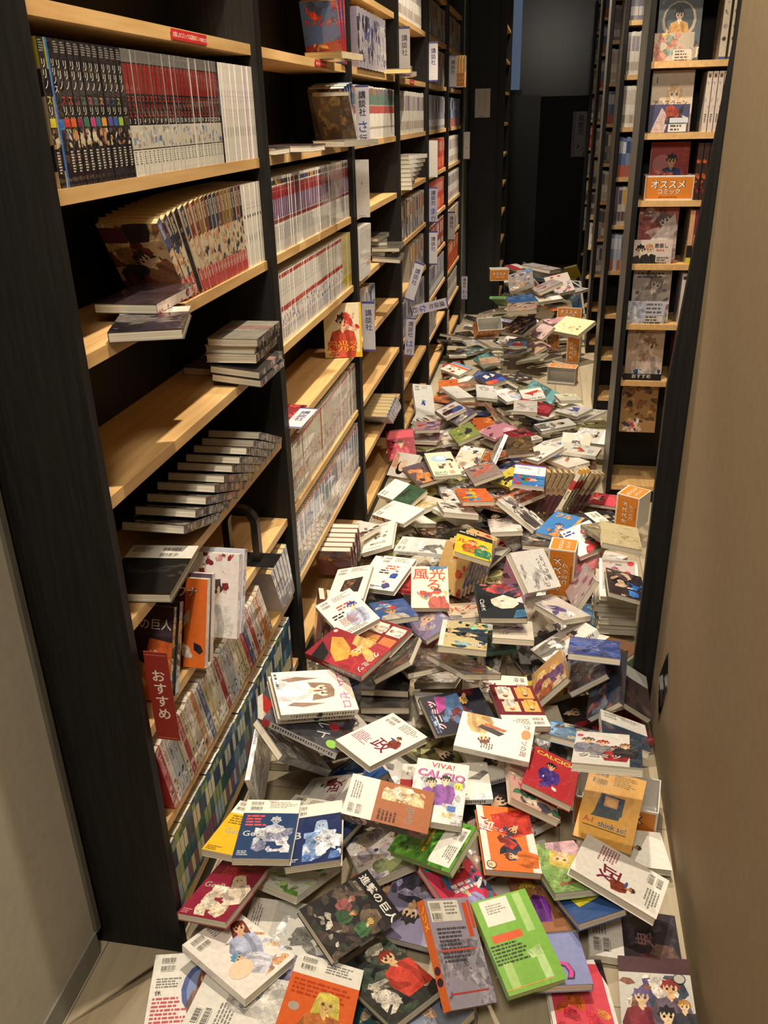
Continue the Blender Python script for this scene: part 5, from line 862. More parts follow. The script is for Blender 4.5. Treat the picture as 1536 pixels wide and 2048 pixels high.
 ('comic with violet blue strokes lying on curled page edges','F',(0.7378,1.1391,0.1604),(0.9314,-0.0582,0.0820,0.3498),(0.111,0.170,0.0165),'r 0 0 1 1 c8c0b8;z 4 12 3a3f7a,5a5a98,b0a8b8,e0dcd4 0 0 1 1 .25','','c8c0b8'),
 ('comic with red flame lettering half under the pale face one','F',(0.4627,1.1530,0.1154),(0.9823,-0.1392,-0.0199,0.1238),(0.111,0.170,0.0165),'r 0 0 1 1 ddd0b8;t 光る .05 .4 .5 b82c30 20 e8d8b0;z 3 8 c8a888,8a8a98 0 0 1 .4 .2','','ddd0b8'),
 ('yellow comic with red lettering and two drawn faces','F',(0.4715,1.3287,0.2509),(0.9900,-0.0403,0.1343,0.0124),(0.118,0.181,0.0165),'r 0 0 1 1 d8c030;r 0 .82 1 1 1f1c1e;t ルリ .02 .5 .3 c02828 0 e0a030;f .45 .6 .22 c03a28 ecc09a d86a3a;f .75 .5 .2 2f6a4a ecc09a 3a8a6a;t めの .55 .84 .12 c05a98;l .05 .97 .5 1 e0d8c8 .06;z 3 10 b8a020,c8b028,3a6a4a 0 0 1 .3 .08','','d8c030'),
 ('colourful comic with yellow and green heads behind the white maroon one','F',(0.4951,0.7276,0.2171),(0.9250,-0.1564,0.1175,0.3257),(0.115,0.177,0.0165),'r 0 0 1 1 5a5a68;z 6 24 d8cc58,8ab868,3a3a48,c8b0a0,2a2a30,c83838 0 0 1 1 .22','','5a5a68'),
 ('comic crowded with blonde girls, standing tilted against dark ones','F',(0.7219,0.8251,0.1348),(0.9111,-0.0582,-0.4025,0.0669),(0.112,0.171,0.0165),'r 0 0 1 1 b8905a;f .3 .72 .22 e0c070 f0d0a8 8a3a5a 0 1;f .72 .66 .22 d89a48 f0d0a8 6a4a7a 0 1;f .4 .34 .22 c8a058 f0d0a8 a85a3a 0 1;f .78 .24 .18 6a3a5a f0d0a8 d8c0a0','','b8905a'),
 ('white comic with four seated people and outlined lettering beside the open box','F',(0.8288,0.3357,0.3098),(0.9829,-0.1750,-0.0342,-0.0454),(0.135,0.192,0.0180),'r 0 0 1 1 d8d4cc;r .82 0 1 1 2a3a4a;f .2 .72 .17 3a3230 e0bc94 8a8a98;f .42 .66 .17 a82c34 e0bc94 8a8a90;f .62 .5 .16 6a2a3a e0bc94 a82a34;f .76 .6 .15 8a5a3a e0bc94 2a2a2e;t クニミツ .08 .2 .16 e8e4dc 0 3a3a3e;e .07 .86 .05 .05 c8485a','','d8d4cc'),
 ('dark teal backed comic with a white barcode label above the four people','B',(0.8899,0.5812,0.1688),(0.1289,-0.0419,-0.9795,0.1489),(0.112,0.172,0.0165),'r 0 0 1 .56 28384a;r 0 .56 1 1 d8d4cc;b .08 .94 1.2;l .46 .94 .46 4 8a867e .026;r 0 .3 1 .34 6a2a34','','e4dccc'),
 ('glossy wrapped comic with a red capped figure in the dark heap','F',(0.8623,0.7579,0.1695),(0.9033,0.0789,-0.4109,-0.0951),(0.111,0.170,0.0165),'r 0 0 1 1 3a3a44;f .5 .72 .3 b02a34 d8a880 2a3a5a;z 4 18 3a4a6a,8a5a58,4a3a4a,6a7a8a 0 0 1 .6 .25','','3a3a44'),
 ('dark wrapped comic with a grey label leaning on the trim panel','B',(0.9247,0.7974,0.1405),(0.2883,0.0089,-0.9570,-0.0299),(0.111,0.171,0.0165),'r 0 0 1 1 2c2226;r 0 .7 1 1 8a8a86;z 4 10 3a2a2e,1e1a1e,4a3438 0 0 1 .68 .25','','2c2226'),
 ('wrapped comic with blue and grey figures in the dark heap','F',(0.8137,0.8213,0.1719),(0.9514,-0.0566,-0.3017,0.0237),(0.111,0.170,0.0165),'r 0 0 1 1 6a6a78;z 7 26 3a5a8a,8a8a94,c8b8a8,4a4a58,2a3a4a,7a5a58 0 0 1 1 .22','','6a6a78'),
 ('bright blue comic under the stack of cream edged ones','F',(0.8253,0.8003,0.2491),(0.9847,-0.1694,0.0039,-0.0397),(0.128,0.182,0.0180),'r 0 0 1 1 24489a;z 4 12 2f58b0,1c3a80,3a68c0 0 0 1 1 .3;t 03 .84 .8 .1 d8c040','','24489a'),
 ('white bordered comic with a red disc and black flower people, atop the tall stack','F',(0.9219,1.2728,0.1986),(0.9935,0.1133,0.0050,-0.0084),(0.115,0.175,0.0165),'r 0 0 1 1 e6e0d6;r .07 .2 .93 .96 b8a8a4;f .4 .7 .18 8a3a5a e8c8a8 3a8a58;f .72 .6 .18 a83a4a e8c8a8 c8c0bc;z 4 12 1c1a1c,c83a48,3a8a5a,8a6a98 .08 .3 .9 .95 .1;e .82 .9 .09 .09 c83038;p c8c4c0 .07 .2 .93 .2 .93 .34 .07 .4','','e6e0d6'),
 ('small black and blue comic lying over the red disc one','F',(0.9303,1.1762,0.2314),(0.9928,-0.0339,0.1150,-0.0039),(0.110,0.169,0.0165),'r 0 0 1 1 2a2428;z 6 16 1a181a,c8a088,4a3a38,e0c0a0 0 0 .7 1 .2;z 3 8 2a5ab0,3a78c8 .55 0 1 .6 .2','','2a2428'),
 ('wrapped comic standing on edge against the tall stack','F',(0.8132,1.2612,0.1716),(0.8576,-0.0491,-0.5011,0.1047),(0.113,0.173,0.0165),'r 0 0 1 1 b0a0a0;z 3 16 c8b8b8,8a5a78,d8c8c0,a8a0a8 0 0 1 1 .2','','b0a0a0'),
 ('blue and orange comic with a running player and a blazing title','F',(0.7516,1.7290,0.1495),(0.9753,0.0398,-0.0094,-0.2172),(0.113,0.174,0.0165),'r 0 0 1 1 3a78b8;t フル .1 .8 .3 e0b828 0 b82828;f .5 .45 .24 2a4a8a e0b088 3a68a8 20;z 2 8 e08a3a,4a8ac8 0 0 1 .4 .16;p d8a050 .85 0 1 0 1 1 .9 1','','3a78b8'),
 ('white comic with a red capped letter and a striped baseball player','F',(0.8330,1.5849,0.1750),(0.9695,0.0547,-0.1497,0.1863),(0.114,0.174,0.0165),'r 0 0 1 1 e4e0d8;t G .5 .62 .4 b8323c 0 8a2a34;f .6 .36 .26 4a4a50 e0b088 c83a40;z 3 8 2a4a8a,b83038,3a7a5a .3 .05 1 .4 .14;l .05 .9 .35 2 34408a .08;p 2a6a4a .4 0 .7 0 .66 .12','','e4e0d8'),
 ('plain salmon red comic below the striped baseball one','F',(0.8309,1.5143,0.1185),(0.9650,-0.0389,-0.2378,-0.1033),(0.112,0.171,0.0165),'r 0 0 1 1 b85a60;z 4 10 c86a70,a84a54 0 0 1 1 .3','','b85a60'),
 ('tan backed comic with curled pages near the tall orange box','B',(0.8993,1.5511,0.2236),(0.0105,-0.2006,0.9774,-0.0657),(0.111,0.169,0.0165),'r 0 0 1 1 8f8468;z 3 12 9a8f74,7a7058,b0a688 0 0 1 1 .3','','8f8468'),
 ('large beige backed comic with faint round drawing beside the trim panel','B',(0.9302,1.4344,0.2648),(0.0753,-0.0017,-0.9969,0.0221),(0.124,0.176,0.0180),'r 0 0 1 1 b8aa84;e .7 .4 .2 .2 a89a74;e .7 .4 .14 .14 b8aa84;l .6 .85 .3 1 6a6048 .03;z 3 8 a89a74,c4b692 .3 0 1 .6 .15','','b8aa84'),
 ('pale green comic with a blue dressed sleeper and red lettering','F',(0.2715,2.2001,0.1781),(0.9764,0.0993,0.0302,0.1892),(0.116,0.177,0.0165),'r 0 0 1 1 ccd0b8;e .45 .72 .3 .22 a8c0d8;e .5 .76 .16 .12 e0e8f0;e .8 .62 .14 .12 2a2428;e .76 .58 .1 .08 ecccaa;z 3 8 a85a4a,6a5a48 .3 .3 .8 .5 .12;t 囚われ .08 .1 .16 5a5a4a 0;t 国 .62 .08 .2 c8703a 0;r .05 .04 .5 .06 5a5a4a','','ccd0b8'),
 ('dark comic with orange figures just under the pale green one','F',(0.1928,2.1691,0.1456),(0.9537,0.0548,-0.0384,0.2932),(0.113,0.173,0.0165),'r 0 0 1 1 5a4a50;f .45 .6 .26 d87a3a e8b088 d88a4a;z 4 10 d88a50,3a3440,8a5a58 0 0 1 1 .2','r 0 0 1 1 8a8a8a;l .3 .95 .4 20 3a3a3a .2','5a4a50'),
 ('white comic with a sleeping black haired face','F',(0.0923,2.3111,0.1221),(0.8144,0.0751,-0.4338,0.3781),(0.114,0.175,0.0165),'r 0 0 1 1 e6e0d6;e .4 .55 .3 .3 1c1a1e;e .5 .5 .26 .26 ecccac;p e0a888 .3 .7 .9 .8 1 .98 .4 1','','e6e0d6'),
 ('white and forest green backed comic under the sleeping face','B',(0.1282,2.0353,0.1129),(0.1262,-0.4765,0.8667,0.0769),(0.114,0.175,0.0165),'r 0 0 1 .52 2a4a34;r 0 .52 1 1 ece8de;b .08 .95;z 4 8 345a40,1f3a28 0 0 1 .5 .3','','e4dccc'),
 ('cream comic with a yellow haired girl and blue lettering','F',(0.2227,1.9947,0.0875),(0.9401,-0.0867,-0.1306,0.3027),(0.112,0.172,0.0165),'r 0 0 1 1 e4dcc4;f .4 .5 .3 d8b84a f0d0a8 e0d8b0 0 1;t ヒル .55 .8 .2 3a68b0','','e4dcc4'),
 ('white backed comic with brown doodled animals and script, thick','B',(0.1165,1.5929,0.1311),(0.1713,-0.0335,0.9834,0.0496),(0.114,0.175,0.0165),'r 0 0 1 1 ece6da;b .12 .95;l .45 .95 .4 3 8a867e .03;z 5 16 8a7a68,b0a090,6a5a4c .3 .4 .8 .62 .08;t Melody .25 .2 .18 5a5048 0;l .1 .1 .7 1 6a6258 .03','','ece6da'),
 ('white backed comic with sideways barcodes by the blue row foot','B',(0.0306,1.6319,0.1299),(0.1774,-0.3639,0.9107,-0.0821),(0.112,0.171,0.0165),BW + 'z 4 10 6a5a48,8a7460,4a4038 0 0 1 .4 .2','','ece8de'),
 ('white backed comic with a block striped spine, uppermost of its fan','B',(0.1936,1.8432,0.1037),(0.1624,0.4163,-0.8940,0.0324),(0.113,0.173,0.0165),BW + '','r 0 0 1 1 e6e0d0;r 0 .9 1 1 2f5a9a;r 0 .8 1 .88 c83a38;r 0 .7 1 .78 d8b848;r 0 .6 1 .68 c83a38;l .2 .5 .6 12 3a3a3a .2','ece8de'),
 ('white backed comic with a block striped spine, below the uppermost in its fan','B',(0.1568,1.7671,0.1491),(0.1129,-0.4390,0.8913,-0.0102),(0.115,0.176,0.0165),BW + '','r 0 0 1 1 e6e0d0;r 0 .9 1 1 2f5a9a;r 0 .8 1 .88 c83a38;r 0 .7 1 .78 d8b848;r 0 .6 1 .68 c83a38;l .2 .5 .6 12 3a3a3a .2','ece8de'),
 ('white, violet and blue backed comic with a striped edge and a boy','B',(0.6319,1.9423,0.2499),(0.0275,-0.0174,-0.9992,-0.0250),(0.118,0.181,0.0165),'r 0 0 1 1 e8e4de;r 0 0 1 .5 2f68b0;f .5 .28 .3 2a2428 e0a880 3a78b8 90;z 5 14 3a8a5a,c83a3a,2a4a9a,d8c8b0 0 0 1 .48 .14;r 0 .94 1 1 6a5aa8;v エンジェル .78 .92 .1 6a5a9a;l .1 .85 .5 2 8a86b0 .04','','e8e4de'),
 ('yellow and black comic just beside the violet striped one','B',(0.5558,2.1997,0.1335),(0.2123,-0.2794,0.9353,-0.0454),(0.113,0.173,0.0165),'r 0 0 1 1 d0c040;z 4 10 2a2820,d8cc58,3a3830 0 0 1 1 .25','','d0c040'),
 ('orange and blue comic with a yellow haired fighter, lying flat','F',(0.4362,1.7911,0.2227),(0.9889,-0.0734,0.0147,0.1284),(0.117,0.180,0.0165),'r 0 0 1 1 d86a34;f .4 .6 .3 e0c83a e8b888 d8602c -40;z 4 16 2f6ab8,e0c83a,d8542c,3a8ac8 0 0 1 1 .2','','d86a34'),
 ('orange red wrapped comic beneath a clear sleeve','F',(0.6031,1.9524,0.1561),(0.9377,-0.1117,-0.1159,0.3078),(0.113,0.172,0.0165),'r 0 0 1 1 c85a34;z 5 14 e0803a,8a3a2a,d8c040,3a3430 0 0 1 1 .22','','c85a34'),
 ('glossy comic with a dim red face in a crumpled sleeve','F',(0.4401,2.2224,0.1435),(0.9760,-0.0087,-0.1487,0.1588),(0.127,0.180,0.0180),'r 0 0 1 1 8a7a74;p b86a5a .1 .3 .8 .4 .9 .8 .3 .9;p 8a2a34 .2 .8 .9 .9 1 1 .1 1;z 3 10 a89a94,6a5a58,c87a6a 0 0 1 1 .22','','8a7a74'),
 ('monochrome comic with ragged hair and a white spine, slanting','F',(0.6100,1.7664,0.1749),(0.8133,0.1325,0.2174,0.5232),(0.115,0.176,0.0165),'r 0 0 1 1 c8c4bc;z 6 26 2a282a,e4e0d8,6a6664,8a8684 0 0 1 1 .2;f .4 .6 .26 2a2829 dcd4c8 4a4648','r 0 0 1 1 e0dcd2;l .3 .95 .5 18 3a3836 .2','c8c4bc'),
 ('white comic with black ink bamboo strokes','F',(0.3764,1.7496,0.1846),(0.9842,-0.1052,0.0634,0.1272),(0.128,0.182,0.0180),'r 0 0 1 1 dedad0;z 4 16 2a2a2a,4a4a48,8a8884 0 .3 1 1 .16','','dedad0'),
 ('white bent comic with a blushing sketch of a face','B',(0.5553,1.7018,0.1494),(0.0276,-0.0701,0.9934,-0.0860),(0.113,0.173,0.0165),'r 0 0 1 1 dcd6cc;e .5 .5 .2 .2 c8beb4;e .5 .4 .1 .06 d8a8a0;z 3 6 b0a8a0,e8e2d8 0 0 1 1 .3','','dcd6cc'),
 ('dark comic with tan hands behind the silvery one','F',(0.6725,1.6486,0.1248),(0.9945,-0.0974,0.0218,0.0325),(0.114,0.174,0.0165),'r 0 0 1 1 3a3632;z 4 14 c89a6a,2a2624,e0b888,5a4a3c .2 0 1 1 .2','','3a3632'),
 ('white backed comic with a red bird drawing by the grey end panel','B',(0.8400,2.5463,0.1378),(0.0033,0.6024,-0.7981,-0.0039),(0.115,0.176,0.0165),'r 0 0 1 1 e2ded2;b .1 .93 1.1;p c8503a .3 .3 .7 .5 .6 .6 .4 .5;z 3 8 8ab0b8,c87a6a .2 .3 .9 .7 .14;l .2 .25 .5 3 8a9aa0 .04','','e2ded2'),
 ('white backed comic leaning in a clear sleeve below the red bird one','B',(0.6767,2.4839,0.1453),(0.0612,0.3494,0.9330,0.0602),(0.114,0.174,0.0165),BW + 'z 4 10 8a7a70,c8b0a8,5a5a60 .3 .1 1 .5 .18','','ece8de'),
 ('white diamond angled comic with a small red and green sprig','B',(0.7915,2.4566,0.1155),(0.0457,-0.2851,0.9563,-0.0458),(0.113,0.173,0.0165),'r 0 0 1 1 dcd8cc;p b83a34 .4 .4 .7 .6 .66 .7 .36 .5;p 3a7a4a .6 .6 .8 .7 .78 .76','','dcd8cc'),
 ('white comic titled with black capitals over a red swimmer','F',(0.6172,3.4088,0.1213),(0.9925,0.0397,-0.0620,0.0978),(0.117,0.179,0.0165),'r 0 0 1 1 e6e2d8;p c83830 .1 .6 .8 .75 .9 .62 .55 .5 .5 .3 .4 .45;p e8a8a0 .6 .5 .95 .7 .95 .55;t BOYS_BE… .06 .08 .22 1c1c1e;r 0 .9 1 1 8a9a88','','e6e2d8'),
 ('white comic with pink lettering and a girl beside the capitals one','F',(0.4867,3.5408,0.0720),(0.9634,0.0476,-0.0122,0.2635),(0.115,0.175,0.0165),'r 0 0 1 1 d8d6d2;t きみ .1 .5 .4 d85090;f .75 .6 .24 8a3a3a ecc8a8 b8c0d0','','d8d6d2'),
 ('faint pink drawing on a white comic below the capitals one','F',(0.5882,3.1064,0.1481),(0.9998,0.0035,0.0186,0.0071),(0.118,0.180,0.0165),'r 0 0 1 1 e0dad2;z 4 12 d8c8c4,e8e2da,c8b8b4 .1 .1 .9 .9 .2','','e0dad2'),
 ('white comic with green leaves on the bare boards','F',(0.8053,3.4052,0.1089),(0.9943,-0.0493,-0.0028,0.0942),(0.116,0.178,0.0165),'r 0 0 1 1 dedcc8;z 3 8 8ab868,a8c888,4a4a48 .2 .2 .9 .9 .16','','dedcc8'),
 ('white comic with blue strokes splayed open near the second bookcase','F',(0.8346,3.2743,0.0826),(0.9325,-0.0099,-0.1113,0.3434),(0.113,0.173,0.0165),'r 0 0 1 1 d8d4cc;p 3a3f9a .3 .2 .8 .4 .7 .7 .5 .5 .4 .8;z 3 4 c8c4bc,e8e4dc 0 0 1 1 .3','','d8d4cc'),
 ('brown autumn toned comic in shade','F',(0.5789,2.5080,0.1579),(0.9963,0.0506,-0.0451,0.0533),(0.115,0.175,0.0165),'r 0 0 1 1 5a4834;z 6 30 6a5438,3a2e22,8a6a40,4a3c2a 0 0 1 1 .18','','5a4834'),
 ('white backed comic standing upright with a small blue emblem','B',(0.0454,3.2653,0.1185),(0.2060,0.2074,-0.8733,-0.3897),(0.115,0.176,0.0165),'r 0 0 1 1 e4e2dc;b .1 .95;l .45 .95 .4 3 a8a49c .03;z 4 8 2f68c0,4a80d0 .32 .3 .68 .5 .1','','e4e2dc'),
 ('white and pink comic with a brown haired girl, violet edged','F',(0.2111,3.0879,0.1242),(0.9595,-0.0039,-0.1817,0.2151),(0.115,0.177,0.0165),'r 0 0 1 1 ece4e0;f .66 .62 .26 8a4a2a ecc8a0 3a5ab0;f .3 .6 .2 1c1a1e ecc8a0 2a2a34;t ふら .05 .1 .3 d84a80;r 0 .94 1 1 6a4a9a','','ece4e0'),
 ('violet edged comic with a white flower, thick','F',(0.2764,3.0214,0.1188),(0.9435,-0.0109,-0.2529,0.2138),(0.115,0.176,0.0165),'r 0 0 1 1 6a6078;z 4 14 8a8494,c8c0b8,4a4460,e0e0c8 0 0 1 1 .2;e .5 .5 .12 .12 e8e8dc','r 0 0 1 1 5a3a9a','6a6078'),
 ('green comic with a dog silhouette on grass','F',(0.3189,2.6855,0.1455),(0.9691,0.0254,-0.1621,0.1840),(0.115,0.176,0.0165),'r 0 0 1 1 8a9a50;z 4 16 5a7a48,a8b060,6a8a50,c8c878 0 0 1 1 .2;p 3a3038 .5 .3 .8 .35 .85 .55 .7 .7 .6 .55 .5 .5;e .7 .68 .07 .06 3a3038','','8a9a50'),
 ('comic with a red sun and dark haired heads','F',(0.1492,2.6596,0.1823),(0.9969,-0.0567,-0.0247,0.0479),(0.117,0.180,0.0165),'r 0 0 1 1 b88a98;e .25 .5 .18 .18 c83a2c;z 5 16 2a2a4a,8a6aa8,e0b098,3a3a6a .4 0 1 1 .2','','b88a98'),
 ('white comic with orange bands, open like a fan','F',(0.1419,4.0708,0.0669),(0.9121,0.0622,-0.1054,0.3912),(0.114,0.175,0.0165),'r 0 0 1 1 e8e0d0;r .6 0 .8 1 d86a3a;r .82 0 1 1 6a9ac0;z 3 8 3a3a4a,c83a3a .05 .3 .55 .8 .14','','e8e0d0'),
 ('comic with white cats on navy and orange blocks','F',(0.3640,3.8379,0.0789),(0.9482,0.0382,-0.0822,0.3046),(0.116,0.178,0.0165),'r 0 0 1 1 2a3060;p e0dcd4 .3 .5 .6 .6 .55 .85 .35 .8;p e0dcd4 .65 .5 .9 .6 .8 .85;r 0 0 .3 .3 d8602c;r .3 0 .6 .28 c83a3a;r .6 0 1 .28 3a5ab0','','2a3060'),
 ('plain grey backed comic with a faint red stamp','B',(0.1967,3.5528,0.0744),(0.0699,0.3337,-0.9390,-0.0449),(0.114,0.175,0.0165),'r 0 0 1 1 cfccc4;l .4 .5 .2 1 c8605a .05','','cfccc4'),
 ('grey white backed comic beside the pink lettered one','B',(0.3653,3.5078,0.0948),(0.0643,0.0619,-0.9946,-0.0529),(0.115,0.177,0.0165),'r 0 0 1 1 c8c6c0;z 3 8 b8b4b0,a8a4a4,d8d4d0 0 0 1 1 .25','','c8c6c0'),
 ('orange comic in the shade of the fanned white one','F',(0.1285,3.7406,0.0605),(0.9959,0.0190,-0.0577,0.0663),(0.115,0.176,0.0165),'r 0 0 1 1 c8602c;z 4 10 d87a3a,8a4a2a,3a3a34 0 0 1 1 .25','','c8602c'),
 ('salmon and olive comic beside the navy cat one','F',(0.2403,3.7665,0.0561),(0.9860,-0.0256,-0.0804,0.1439),(0.114,0.175,0.0165),'r 0 0 1 1 8a6a50;z 4 14 c8705a,5a5a40,e0a088 0 0 1 1 .22','','8a6a50'),
 ('dark magazine crowded with faces and white lettering','F',(0.5132,4.6314,0.2122),(0.9114,0.0293,-0.2436,0.3305),(0.181,0.256,0.0260),'r 0 0 1 1 3a2428;z 5 30 e0b888,d8a878,5a2a30,2a1c1e,c89868 0 .3 1 1 .14;t MelP .08 .1 .2 e8e0d8;p e4dcd0 .75 0 .85 0 .95 .2','','3a2428'),
 ('large magazine leaning back with a blue cover corner','F',(0.4803,5.3560,0.3851),(0.9743,0.1524,-0.1632,0.0290),(0.183,0.258,0.0260),'r 0 0 1 1 8a8688;z 7 50 c8b8a8,5a5a68,8a7a78,e0d0c0,3a3a4a,a88a6a .05 .0 .9 .9 .14;p 6a84a8 .6 .9 1 .7 1 1 .6 1','','8a8688'),
 ('blue magazine lying over a picture covered one','F',(0.5058,4.7230,0.3652),(0.9946,-0.0004,-0.0547,0.0877),(0.185,0.261,0.0260),'r 0 0 1 1 2f5688;z 3 10 3a68a0,4a78b0,264a78 0 0 1 1 .3','','2f5688'),
 ('picture covered magazine with thick page edges','F',(0.5165,4.4399,0.3731),(0.9990,-0.0021,-0.0430,0.0102),(0.187,0.264,0.0260),'r 0 0 1 1 a08a78;z 6 40 c8a890,5a3a3a,e0c8b0,3a2a2c,b86a58,d8c040 0 0 1 1 .12','','a08a78'),
 ('pink and white magazine with red patches','F',(0.6622,5.3366,0.3443),(0.9693,-0.0142,-0.1920,0.1532),(0.181,0.255,0.0260),'r 0 0 1 1 b8a8a4;z 5 24 c83a40,e0d8d0,8a98a8,d8b0a8 0 0 1 1 .16','','b8a8a4'),
 ('magazine with two red dots and crowded small figures','F',(0.7610,5.5504,0.3229),(0.9725,0.1889,-0.0913,0.1009),(0.179,0.252,0.0260),'r 0 0 1 1 c0b4ac;z 5 30 a84a48,8a8a98,e0d8cc,5a4a58,d8c0a8 0 0 1 .8 .12;e .3 .9 .07 .07 b02c34;e .6 .9 .07 .07 b02c34','','c0b4ac'),
 ('cream magazine blazing in the lamp beam beside the orange boxes','F',(0.8454,4.6196,0.2180),(0.8991,0.0659,-0.1868,0.3904),(0.176,0.249,0.0260),'r 0 0 1 1 eeddb0;z 4 14 d88a4a,e8c080,f4e8c8,c8703a .1 .1 .9 .9 .08','','eeddb0'),
 ('pink flower patterned comic beside the upright orange box','F',(0.6545,4.6023,0.1863),(0.9111,0.0553,-0.3373,0.2303),(0.115,0.175,0.0165),'r 0 0 1 1 e0c0bc;z 4 24 d88a90,f0dcd8,b85a68,c8a098 0 0 1 1 .14','','e0c0bc'),
 ('blue comic with a black haired girl and a red disc','F',(0.5026,4.3627,0.1657),(0.9998,0.0025,0.0120,0.0173),(0.117,0.178,0.0165),'r 0 0 1 1 4a88c0;f .45 .6 .4 1c1a1e ecc8a8 c83a40 20;e .1 .5 .14 .14 c82c38;r .8 0 1 1 3a78b8','','4a88c0'),
 ('grey backed comic splayed near the white box lid','B',(0.3272,4.5292,0.1095),(0.1347,0.3519,-0.9261,-0.0186),(0.114,0.174,0.0165),'r 0 0 1 1 a8a496','','a8a496'),
 ('cream backed comic with page edges forward on the bare floor','B',(0.4946,4.4127,0.0914),(0.1318,-0.4345,0.8851,-0.1021),(0.115,0.175,0.0165),'r 0 0 1 1 b8ac94;z 3 6 c8bca4,8a8070 0 0 1 1 .3','','b8ac94'),
 ('orange tinted comic half open on the bare floor','B',(0.5938,4.5071,0.0810),(0.1677,-0.3690,0.9133,-0.0410),(0.114,0.174,0.0165),'r 0 0 1 1 c8a888;z 3 8 d8a070,e0d0b8 0 0 1 1 .3','','c8a888'),
 ('grey comic curling open in front of the upright box','B',(0.5995,4.2601,0.0978),(0.1258,-0.4973,0.8535,-0.0913),(0.115,0.177,0.0165),'r 0 0 1 1 9a9484','','9a9484'),
 ('pinkish tan comic alone at the edge of the bare floor','B',(0.3349,4.2024,0.0876),(0.0496,-0.0958,0.9940,-0.0157),(0.115,0.176,0.0165),'r 0 0 1 1 c09a78;z 3 8 d8a888,a88468 0 0 1 1 .3','','c09a78'),
 ('white magazine with red lettering on top of the far heap','F',(0.6164,5.9768,0.3782),(0.8554,0.0280,0.0487,0.5150),(0.179,0.253,0.0260),'r 0 0 1 1 c8c0bc;t ヤング .1 .3 .4 a82c34 0','','c8c0bc'),
 ('small red comic on top of the far heap','F',(0.4207,6.0354,0.3706),(0.9484,0.0416,-0.0021,0.3142),(0.114,0.174,0.0165),'r 0 0 1 1 b8303a;r .5 0 1 1 e0d8d4','','b8303a'),
]
for lb, face, loc, rot, (w, h, t), art, sp, cov in HERO:
    A, B = book_mesh(w, h, t, art if face == 'F' else '', art if face == 'B' else '', sp, cov)
    put_book((A, B), loc, rot, lb, 'comics spilled over the floor', 'magazine' if w > 0.16 else 'fallen_comic', 'magazine' if w > 0.16 else 'comic book')
KINDS = [('grey', 'cfccc4'), ('white', 'e4e0d6'), ('cream', 'dcd2bc'), ('dark', '2a282a'), ('crimson', '8f2430'), ('navy', '24345a'), ('teal', '2f5a5c'), ('orange', 'c8642c'), ('yellow', 'd0b438'), ('green', '4a7a3c'), ('pink', 'c88a98'), ('lilac', '8a84a4'), ('brown', '6a4a34'), ('sky blue', '5a8ab8'), ('red', 'b83030'), ('olive', '7a7448')]
PATS = [('plain', 'z 3 6 {d},{l} 0 0 1 1 .3'), ('figure covered', 'f .5 .62 .3 2a2426 e0bc98 {d};z 3 12 {l},{d},8a7a70 0 0 1 .4 .2'), ('picture covered', 'z 7 30 {d},{l},c8b098,4a4048,d8ccb8 0 0 1 1 .2;l .1 .95 .6 2 {l} .06'), ('barcode backed', 'r 0 .7 1 1 e8e2d6;b .1 .95;l .45 .95 .45 4 8a867e .026;z 4 8 {d},{l} 0 0 1 .68 .25'), ('title banded', 'r 0 .7 1 .95 {l};v らん .5 .7 .26 {d};z 5 14 {l},{d} 0 0 1 .6 .2;f .5 .5 .22 4a3a34 e0bc98 {l}')]
def shade(c, f): return ''.join('%02x' % max(0, min(255, int(int(c[i:i + 2], 16) * f + (30 if f > 1 else 0)))) for i in (0, 2, 4))
